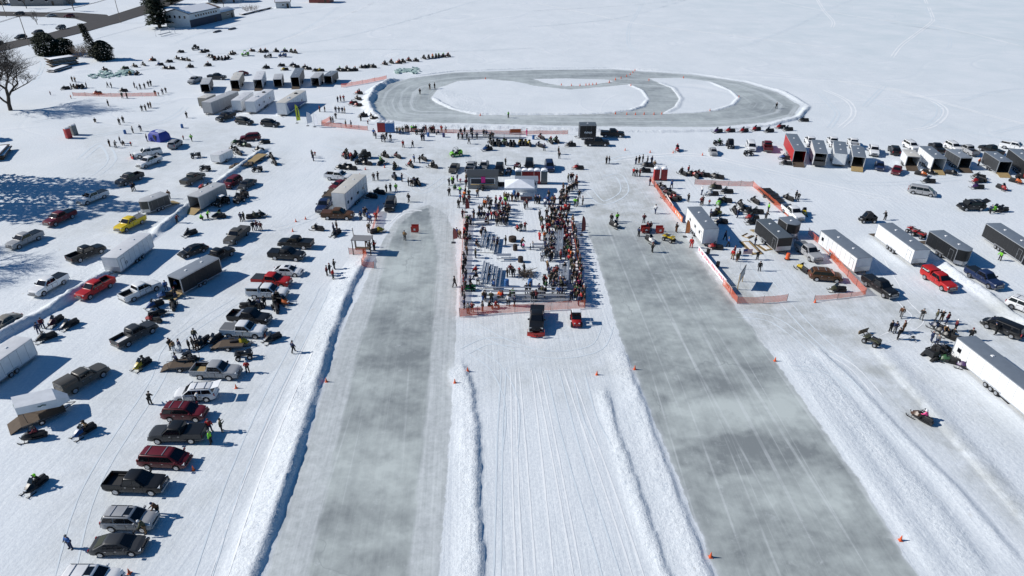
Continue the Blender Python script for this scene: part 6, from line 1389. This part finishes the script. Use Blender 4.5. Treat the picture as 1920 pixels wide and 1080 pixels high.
o = thing('orange_tarp', (967, 252), R(5), 'orange tarp hung over a rail by the oval bleachers', 'tarp'); child(o, 'cloth', MB().loft([[(x, y, z + .06 * math.sin(x * 5)) for y, z in ((-.3, .3), (-.05, 1.25), (.05, 1.25), (.3, .35))] for x in (-1.3, -.7, 0, .6, 1.2)], plain('orange_canvas', (.45, .1, .03), .8))); child(o, 'rail', MB().tube([(-1.5, 0, 1.2), (1.5, 0, 1.2)], .04, STEEL).tube([(-1.4, 0, 0), (-1.4, 0, 1.2)], .04, STEEL).tube([(1.4, 0, 0), (1.4, 0, 1.2)], .04, STEEL))
def plow_blade():
    o = thing('plow_blade', (1618, 626), R(115), 'brown curved plow blade standing on its lift before the camo quad', 'plow'); m = MB()
    m.loft([[(x, y, z) for x, z in ((0, .1), (.12, .3), (.1, .6), (0, .75), (-.04, .6), (.05, .3))] for y in (-.8, .8)], plain('brown_steel', (.16, .11, .06), .6, var=.3)); child(o, 'blade', m); child(o, 'arm', MB().tube([(-.1, -.3, .3), (-1.1, -.3, .4)], .05, BLACK).tube([(-.1, .3, .3), (-1.1, .3, .4)], .05, BLACK))
plow_blade()
o = thing('floor_grate', (1884, 747), rzpx((1875, 738), (1893, 755)), 'black rubber step mat on ice below the big white trailer', 'mat'); child(o, 'mat', MB().box((0, 0, .06), (1.9, .7, .1), BLACK)); child(o, 'rib', MB().box((0, 0, .125), (1.7, .5, .03), STEEL))
o = thing('work_stand', (1710, 638), R(20), 'black snowmobile lift stand on the snow by standing people', 'stand'); child(o, 'frame', MB().tube([(-.5, 0, .02), (0, 0, .5), (.6, .1, .02)], .03, BLACK).tube([(0, -.5, .02), (0, 0, .5), (0, .5, .02)], .03, BLACK)); child(o, 'tray', MB().box((0, 0, .5), (.5, .3, .05), BLACK))
# ------------------------------------------------------------------ shore: road, houses, trees
def sheet(name, pts, mat, z, kind='structure'):
    P = [G(*p) for p in pts]; me = bpy.data.meshes.new(name); me.from_pydata([(p.x, p.y, z) for p in P], [], [tuple(range(len(P)))]); me.materials.append(mat)
    bm = bmesh.new(); bm.from_mesh(me); bmesh.ops.triangulate(bm, faces=bm.faces); bmesh.ops.recalc_face_normals(bm, faces=bm.faces)
    if bm.faces[0].normal.z < 0: bmesh.ops.reverse_faces(bm, faces=bm.faces)
    bm.to_mesh(me); bm.free(); return structure(name, me, kind)
ASPH = plain('wet_salted_asphalt', (.052, .046, .042), .75, var=.35, scale=.35)
sheet('road', [(-120, 118), (0, 97), (55, 84), (100, 75), (160, 60), (222, 43), (290, 22), (360, -6), (420, -30), (330, -30), (275, 8), (225, 24), (170, 41), (130, 52), (90, 63), (40, 74), (0, 83), (-120, 98)], ASPH, .16)
sheet('driveway', [(165, 43), (205, 31), (200, 28), (145, 24), (95, 24), (0, 22), (-80, 21), (-80, 28), (0, 30), (90, 32), (140, 35)], ASPH, .164)
def bare_tree(px, h, spread, label, seed, levels=5, group='bare trees', trunk_r=.35, fine=.012, lean=(0, 0)):
    rnd = random.Random(seed); o = thing('bare_tree', px, 0, label, 'tree', group); bark = plain('grey_bark', (.055, .045, .038), .9, var=.35); tm, cm = MB(), MB()
    def grow(p, d, l, r, lv):
        n = 3; pts = [p]; q = p.copy(); dd = d.copy()
        for i in range(n):
            dd = (dd + Vector((rnd.uniform(-.22, .22), rnd.uniform(-.22, .22), rnd.uniform(-.05, .14)))).normalized(); q = q + dd * l / n; pts.append(q.copy())
        (tm if lv >= levels - 1 else cm).tube(pts, [r * (1 - .35 * i / n) for i in range(n + 1)], bark, 6 if lv >= levels - 1 else 4 if lv > 1 else 3)
        if lv == 0: return
        for k in range(rnd.choice((3, 3, 4)) if lv < levels else 4):
            t = pts[-1] if k < 2 else pts[rnd.choice((1, 2))]; a = rnd.uniform(0, 6.28); up = .55 if lv > 2 else .3
            nd = (dd * .75 + Vector((math.cos(a) * spread, math.sin(a) * spread, rnd.uniform(-.1, up)))).normalized(); grow(t, nd, l * rnd.uniform(.64, .86), max(fine, r * .58), lv - 1)
    grow(Vector((0, 0, -.2)), Vector((lean[0], lean[1], 1)).normalized(), h * .26, trunk_r, levels); child(o, 'trunk', tm); child(o, 'crown', cm); return o
bare_tree((20, 207), 21, .95, 'big bare spreading tree at the left edge of the shore', 5, 7, trunk_r=.5, fine=.02, lean=(-.05, 0))
bare_tree((70, 46), 8, .6, 'small bare tree on the snowy lawn between driveway and road', 8, 4, trunk_r=.14, fine=.03); bare_tree((139, 20), 12, .5, 'bare tree at the top of the lawn above the driveway', 9, 4, trunk_r=.2, fine=.03); bare_tree((50, 16), 12, .5, 'bare tree behind the driveway cars', 12, 4, trunk_r=.2, fine=.03); bare_tree((420, 14), 9, .7, 'dense bare tree beside the white lake house annex', 14, 5, trunk_r=.15, fine=.04)
bare_tree((-140, 210), 14, .7, 'bare tree at the left shore casting branch shadows', 31, 6, trunk_r=.4); bare_tree((-200, 300), 12, .7, 'bare tree on the left shore casting shadows over parked pickups', 33, 6, trunk_r=.35); bare_tree((-150, 470), 11, .7, 'bare tree at the left shore below the shaded lot', 35, 6, trunk_r=.3)
LEAF = plain('dark_evergreen_needles', (.018, .032, .016), .9, var=.5, scale=1.5)
LEAF2 = plain('brownish_juniper_needles', (.028, .034, .018), .9, var=.5, scale=1.5)
def evergreen(px, h, r, label, seed, shape='spruce', n=2600, mat=None, lean=0.0, group='evergreens'):
    rnd = random.Random(seed); o = thing({'spruce': 'spruce_tree', 'round': 'evergreen_shrub', 'column': 'juniper_tree', 'cedar': 'cedar_tree'}[shape], px, 0, label, 'tree' if shape != 'round' else 'shrub', group)
    child(o, 'trunk', MB().tube([(0, 0, -.2), (lean * h * .5, 0, h * .5), (lean * h, 0, h * .95)], [r * .12, r * .07, .02], DWOOD)); m = MB(); bmp = [(rnd.uniform(0, 6.28), rnd.uniform(0, 1), rnd.uniform(.1, .4)) for _ in range(14)]
    for i in range(n):
        t = rnd.random() ** (1.35 if shape == 'spruce' else 1); a = rnd.uniform(0, 6.28)
        if shape == 'spruce': rr = r * (1 - t) ** .85 * (.72 + .28 * math.sin(t * 58 + math.sin(a * 5) * 1.5)); z = h * (.08 + .92 * t)
        elif shape == 'round': rr = r * math.sqrt(max(0, 1 - (2 * t - .75) ** 2 / 1.6)); z = h * t
        elif shape == 'cedar': rr = r * (1 - t * t * .7) * min(1, t * 3 + .3); z = h * (t * .9 + .1)
        else: rr = r * (1 - t * .55) * min(1, t * 6 + .4); z = h * (t * .98 + .02)
        k = 1.0
        for ba, bt, bs in bmp: k += bs * max(0, math.cos(a - ba)) ** 6 * max(0, 1 - abs(t - bt) * 5)
        rr *= k * (rnd.uniform(.12, 1.0) ** .5) * .88; c = Vector((math.cos(a) * rr + lean * z, math.sin(a) * rr, z)); s_ = rnd.uniform(.22, .55) * (r / 2.2) ** .5
        u = Vector((math.cos(a), math.sin(a), rnd.uniform(-.6, .25))).normalized(); w = Vector((-math.sin(a), math.cos(a), rnd.uniform(-.5, .5))).normalized() * s_ * .6; u = u * s_
        m.add([c - u * .4 - w, c + u * .8, c - u * .4 + w], [(0, 1, 2)], mat or LEAF)
    child(o, 'crown', m, smooth=0); return o
evergreen((300, 52), 22, 6.4, 'tall dark spruce left of the white lake house', 1, n=6500); evergreen((284, 14), 20, 6, 'dark spruce at the top edge beside the road', 2, n=4500); evergreen((322, 8), 16, 5, 'dark spruce at the top edge behind the lake house', 41, n=3500); evergreen((0, 8), 12, 5, 'dark evergreen cut by the top left corner', 3, 'round')
evergreen((90, 103), 7.5, 4.2, 'big rounded dark shrub left beside the shore road', 4, 'round', 3600); evergreen((122, 101), 5.2, 3.8, 'lower rounded dark shrub right of the big one', 6, 'round', 2600)
evergreen((196, 112), 6.2, 3.4, 'rounded brown green juniper right of the leaning one', 7, 'round', 3000, LEAF2); evergreen((186, 112), 11.5, 2.1, 'tall leaning columnar juniper by the bare bushes', 10, 'column', 2600, LEAF2, lean=-.25)
def bush(px, label, seed, n=60, h=4.5, r=2.4):
    rnd = random.Random(seed); o = thing('bare_bush', px, 0, label, 'bush', 'bare bushes'); 
    for nm, k in (('stems', n), ('twigs', n * 3)):
        m = MB()
        for i in range(k):
            a = rnd.uniform(0, 6.28); q = rnd.random() ** .5; b = Vector((math.cos(a) * q * r * .45, math.sin(a) * q * r * .45, 0)); e = b + Vector((math.cos(a) * q * r, math.sin(a) * q * r, h * rnd.uniform(.6, 1)))
            if nm == 'twigs': b = b + (e - b) * rnd.uniform(.3, .7); e = b + Vector((rnd.uniform(-.8, .8), rnd.uniform(-.8, .8), rnd.uniform(.4, 1.3)))
            m.tube([b, (b + e) / 2 + Vector((0, 0, .2)), e], [.035, .025, .012], plain('tan_twigs', (.19, .145, .11), .9), 3)
        child(o, nm, m)
evergreen((60, -14), 14, 5, 'dark spruce behind the long grey house', 51, n=2200); evergreen((132, -16), 15, 5, 'dark spruce right of the long grey house at the top edge', 52, n=2200); evergreen((405, 6), 9, 3.5, 'small dark spruce behind the boat house', 53, n=1500); evergreen((505, -6), 13, 4.5, 'dark spruce between the top edge houses and the lake shed', 54, n=2000)
bush((150, 106), 'bare tan bush left of the leaning juniper', 1); bush((168, 107), 'bare tan bush against the juniper', 2); bush((470, 22), 'bare bush beside the lake house dock', 3, 50, 3.5, 4)
for px, hh, lb in (((55, 87), 11, 'utility pole nearest the dark shrub'), ((227, 43), 11, 'utility pole by the road junction'), ((12, 32), 11, 'utility pole at the left edge of the driveway')):
    o = thing('utility_pole', px, 0, lb, 'utility pole', 'utility poles'); child(o, 'pole', MB().tube([(0, 0, -.2), (0, 0, hh)], [.16, .11], plain('weathered_pole', (.22, .18, .15), .9), 8)); child(o, 'crossarm', MB().box((0, 0, hh - .7), (2.2, .12, .14), DWOOD, rz=R(60)))
    child(o, 'insulator', MB().tube([(-.5, -.8, hh - .63), (-.5, -.8, hh - .4)], .06, GREY).tube([(.5, .8, hh - .63), (.5, .8, hh - .4)], .06, GREY))
def wires():
    o = thing('power_line', (55, 87), 0, 'thin dark wires strung between the roadside utility poles', 'power line'); o.scale = (1, 1, 1); b = G(55, 87)
    for off in (-.9, 0, .9):
        for q in ((227, 43), (-170, 150)):
            e = G(*q) - b; child(o, 'wire', MB().tube([(e.x * t + off * .5, e.y * t + off * .8, 11.5 - 4 * t * (1 - t)) for t in (0, .2, .4, .6, .8, 1)], .035, STEEL, 4))
wires()
def house(px, rz, sx, sy, h, gable, wallc, label, name='lake_house', wins=(), dark=None, roofc=None, chim=False):
    o = thing(name, px, rz, label, 'house', 'shore buildings'); W = child(o, 'wall', MB().box((0, 0, h / 2), (sx, sy, h), PANEL), wallc)
    m = MB(); x, y = sx / 2 + .4, sy / 2 + .5; m.loft([[(q, -y, h - .05), (q, 0, h + gable), (q, y, h - .05), (q, y, h + .1), (q, 0, h + gable + .15), (q, -y, h + .1)] for q in (-x, x)], plain('brown_shingles', (.11, .08, .065), .85)); rf = child(o, 'roof', m)
    m = MB(); m.loft([[(q, -sy / 2 - .02, h), (q, 0, h + gable - .12), (q, sy / 2 + .02, h)] for q in (-sx / 2, sx / 2)], PANEL); child(o, 'gable', m, wallc)
    m = MB(); x -= .25
    for sg in (-1, 1): m.loft([[(q, sg * (y - .15 - .1 * math.sin(q)), h + .14), (q, sg * .05, h + gable + .16), (q, sg * .05, h + gable + .36), (q, sg * (y - .3 - .1 * math.sin(q)), h + .34)] for q in (-x, -x * .3, x * .35, x - (2.2 if roofc else 0))], SNOWM)
    child(o, 'roof_snow', m, parent=rf)
    if dark: child(o, 'lower_wall', MB().box((0, -sy / 2 - .04, dark / 2), (sx, .08, dark), plain('dark_lower_siding', (.06, .06, .085), .8)))
    for fx, z, w, hh in wins:   # on the long side
        f = child(o, 'window', MB().box((fx, -sy / 2 - .02, z), (w, .06, hh), GLASS)); child(o, 'frame', MB().box((fx, -sy / 2 - .06, z + hh / 2), (w + .2, .06, .12), WHITE).box((fx, -sy / 2 - .06, z - hh / 2), (w + .2, .06, .12), WHITE), parent=f)
    for i in range(4 if dark else 2):
        f = child(o, 'window', MB().box((-sx / 2 - .02, -sy * .32 + i * sy * .2, h - 1.3), (.06, .85, 1.1), GLASS)); child(o, 'frame', MB().box((-sx / 2 - .05, -sy * .32 + i * sy * .2, h - .7), (.05, 1.0, .1), WHITE), parent=f)
    child(o, 'door', MB().box((sx * .3, -sy / 2 - .07, 1.05), (1.0, .06, 2.1), DWOOD))
    if chim: child(o, 'chimney', MB().box((sx * .2, .6, h + gable + .5), (.8, .8, 1.6), plain('brick', (.25, .1, .08), .8)), parent=rf)
    return o
hr = rzpx((340, 56), (398, 42))
house((366, 44), hr, 21, 12, 5.4, 1.7, (.55, .6, .63), 'long white two storey lake house with snow on its roof', wins=[(-6 + 1.7 * i, 4.2, .9, 1.0) for i in range(9)], dark=3.0, roofc=1)
house((418, 34), hr, 9.5, 6, 3.0, 1.1, (.26, .25, .23), 'low grey boat house right of the white lake house', 'boat_house', wins=[(0, 1.7, 1.2, .9)])
house((425, 3), R(8), 16, 10, 5, 2, (.5, .53, .56), 'pale house above the boat house at the top edge', wins=[(-4, 3, 1, 1), (0, 3, 1, 1), (4, 3, 1, 1)]); house((475, -4), R(10), 15, 10, 5, 2, (.4, .43, .46), 'grey blue house at the top edge right of the pale one', wins=[(-4, 3, 1, 1), (3, 3, 1, 1)])
house((532, 14), R(15), 7, 5, 2.8, 1, (.5, .53, .55), 'small white shed on the lake by the top edge', 'lake_shed', wins=[(0, 1.5, 1, .8)]); house((603, 4), R(-5), 11, 7, 3.4, 1.4, (.2, .045, .035), 'red shed with white posts at the top edge', 'red_shed')
house((82, 8), R(4), 26, 12, 4.5, 2, (.2, .2, .2), 'long grey house behind the driveway at the top left', wins=[(-8, 2.5, 1.4, 1), (-2, 2.5, 1.4, 1), (5, 2.5, 1.4, 1)], chim=True); house((160, -8), R(10), 22, 12, 5, 2, (.1, .11, .14), 'dark house at the top edge above the road', wins=[(-5, 2.5, 1.2, 1), (2, 2.5, 1.2, 1)])
def dock_stack(px, rz, label, n, L, W, seed):
    rnd = random.Random(seed); o = thing('dock_stack', px, rz, label, 'dock sections', 'stored docks')
    for i in range(n):
        z = .3 + .42 * i; d = child(o, 'dock_section', MB().box((0, 0, 0), (L * rnd.uniform(.8, 1), W, .18), DWOOD), loc=(rnd.uniform(-.4, .4), rnd.uniform(-.3, .3), z)); d.rotation_euler = (0, 0, rnd.uniform(-.08, .08)); child(o, 'snow_cap', MB().box((0, 0, .14), (L * .8, W * .9, .1), SNOWM, taper=.93), parent=d)
    for x in (-L * .4, L * .4): child(o, 'leg', MB().box((x, 0, .15), (.15, W, .3), STEEL))
dock_stack((120, 122), rzpx((100, 123), (140, 117)), 'stack of snowy dock sections beside the dark shrubs', 6, 9, 4.0, 3); dock_stack((113, 131), rzpx((98, 134), (138, 122)), 'lower dock section pile in front of the big stack', 2, 9, 2.6, 4); dock_stack((2, 292), rzpx((-8, 305), (14, 275)), 'snowy dock sections cut by the left edge', 3, 8, 2.4, 5)
def boat_lift():
    o = thing('boat_lift', (316, 66), hr, 'pale boat lift frame on the snow before the lake house', 'boat lift'); 
    child(o, 'frame', MB().tube([(-4, 0, 0), (-4, 0, 2.2), (4, 0, 2.2), (4, 0, 0)], .1, ALU).tube([(-4, 2.5, 0), (-4, 2.5, 2.2), (4, 2.5, 2.2), (4, 2.5, 0)], .1, ALU)); child(o, 'cradle', MB().box((0, 1.2, .6), (7, .25, .15), ALU).box((0, 1.9, .6), (7, .25, .15), ALU))
    for px, lb in (((408, 60), 'dark overturned rowing boat left on the lake before the house'), ((436, 55), 'dark overturned rowing boat right on the lake before the house')):
        q = thing('rowing_boat', px, hr, lb, 'boat', 'boats on the snow'); m = MB(); m.loft([[(x, -w, .05), (x, -w * .8, h), (x, 0, h + .12), (x, w * .8, h), (x, w, .05)] for x, w, h in ((-2.3, .55, .4), (0, .75, .55), (1.6, .5, .45), (2.5, .06, .25))], plain('dark_hull', (.06, .06, .07), .5)); child(q, 'hull', m); child(q, 'keel', MB().box((0, 0, .66), (3.6, .06, .08), ALU))
    d = thing('boat_dock', (480, 22), hr, 'snow covered dock along the shore beside the boat house', 'dock'); child(d, 'deck', MB().box((0, 0, .5), (24, 2.2, .2), DWOOD)); child(d, 'snow_cap', MB().box((0, 0, .68), (23.5, 2.0, .16), SNOWM, taper=.97))
    for x in (-10, -3, 4, 11): child(d, 'post', MB().box((x, 0, .3), (.2, 2.0, .6), DWOOD))
boat_lift()
def ice_pile():
    rnd = random.Random(6); g = plain('green_ice_blocks', (.42, .55, .50), .3, var=.25)
    for px, lb, n, s_ in (((210, 140), 'low heap of pale green ice slabs near the shore', 60, 6.5), ((765, 134), 'low heap of pale green ice rubble behind the oval', 40, 5)):
        o = thing('ice_heap', px, 0, lb, 'ice heap', 'ice heaps'); m = MB()
        for i in range(n):
            a = rnd.uniform(0, 6.28); q = rnd.random() ** .6 * s_; m.box((math.cos(a) * q, math.sin(a) * q * .9, .12 + .25 * rnd.random()), (rnd.uniform(.5, 1.6), rnd.uniform(.5, 1.4), rnd.uniform(.1, .3)), g, rz=rnd.uniform(0, 3), ry=rnd.uniform(-.4, .4))
        child(o, 'slabs', m)
ice_pile()
# trees out of frame on the left whose shade falls over the left lot
for k, (u, v, h, r) in enumerate(((-120, 340, 25, 5.0), (-100, 352, 20, 4.2), (-120, 378, 27, 5.2), (-200, 395, 24, 5.0), (-80, 262, 8, 3.2))):
    evergreen((u, v), h, r, ('tallest', 'slim', 'broad', 'farthest', 'low')[k] + ' evergreen on the left shore shading the parked pickups', 21 + k, 'cedar', n=1700)
bare_tree((-150, 505), 17, .75, 'tall bare tree on the left shore throwing branch shadows on the lot', 38, 6, trunk_r=.35); bare_tree((-190, 250), 17, .75, 'bare tree on the left shore behind the evergreens', 39, 6, trunk_r=.35)

# ------------------------------------------------------------------ people: the 300 nearest as things, the far rest as one mass
def put_people():
    P = sorted(PEOPLE, key=lambda q: (q[0] - camo.location).length)
    for p, rz, s, pose, label, group, jk, tr, hat in P[:300]:
        place(PT[pose], p, rz, label, 'person', group, dict(paint=CC[jk], trousers=CC[tr], hat=CC[hat]), scale=s, name='person')
    bm = bmesh.new(); mats = []; cache = {}
    def mi(m):
        if m not in mats: mats.append(m)
        return mats.index(m)
    for p, rz, s, pose, label, group, jk, tr, hat in P[300:]:
        M = Matrix.Translation(p) @ Matrix.Rotation(rz, 4, 'Z') @ Matrix.Diagonal((*s, 1))
        for n, me, pa, loc, col, rot in PT[pose].p:
            if n == 'glove': continue
            cc = {'paint': jk, 'trousers': tr, 'hat': hat}.get(col); m = plain('winter_cloth_' + WORDS[cc].replace(' ', '_'), CC[cc], .9, var=.25, scale=9) if cc else me.materials[0]
            t = me.copy(); t.transform(M @ Matrix.Translation(loc)); k0 = len(bm.faces); bm.from_mesh(t); bm.faces.ensure_lookup_table(); k = mi(m)
            for f in bm.faces[k0:]: f.material_index = k
            bpy.data.meshes.remove(t)
    me = bpy.data.meshes.new('distant_crowd'); bm.to_mesh(me); bm.free()
    for m in mats: me.materials.append(m)
    o = structure('distant_crowd', me, 'stuff'); o['label'] = 'crowd of small distant people in dark winter clothes among the far machines'; o['category'] = 'crowd'
put_people()
# ------------------------------------------------------------------ every label singles out one thing
ORD = 'first second third fourth fifth sixth seventh eighth ninth tenth eleventh twelfth thirteenth fourteenth fifteenth sixteenth seventeenth eighteenth nineteenth twentieth'.split()
def single_out():
    by = {}
    for o in ALL: by.setdefault(o['label'], []).append(o)
    for lb, os_ in by.items():
        if len(os_) < 2: continue
        P = [PX(*o.location) for o in os_]; du = max(p[0] for p in P) - min(p[0] for p in P); dv = max(p[1] for p in P) - min(p[1] for p in P); ax = 0 if du >= dv else 1
        for k, (p, o) in enumerate(sorted(zip(P, os_), key=lambda q: q[0][ax])):
            o['label'] = lb + (f', {ORD[k]} such from left' if ax == 0 else f', {ORD[k]} such from top') if k < 20 else lb
            w = o['label'].split()
            if len(w) > 16: o['label'] = ' '.join(x for x in w if x not in ('the', 'a', 'and'))
    for o in ALL:
        w = o['label'].split()
        if len(w) > 16: o['label'] = ' '.join([x for x in w if x not in ('the', 'a', 'of')][:16])
single_out()
print('objects', len(bpy.data.objects), 'people', len(PEOPLE), 'things', len(ALL))
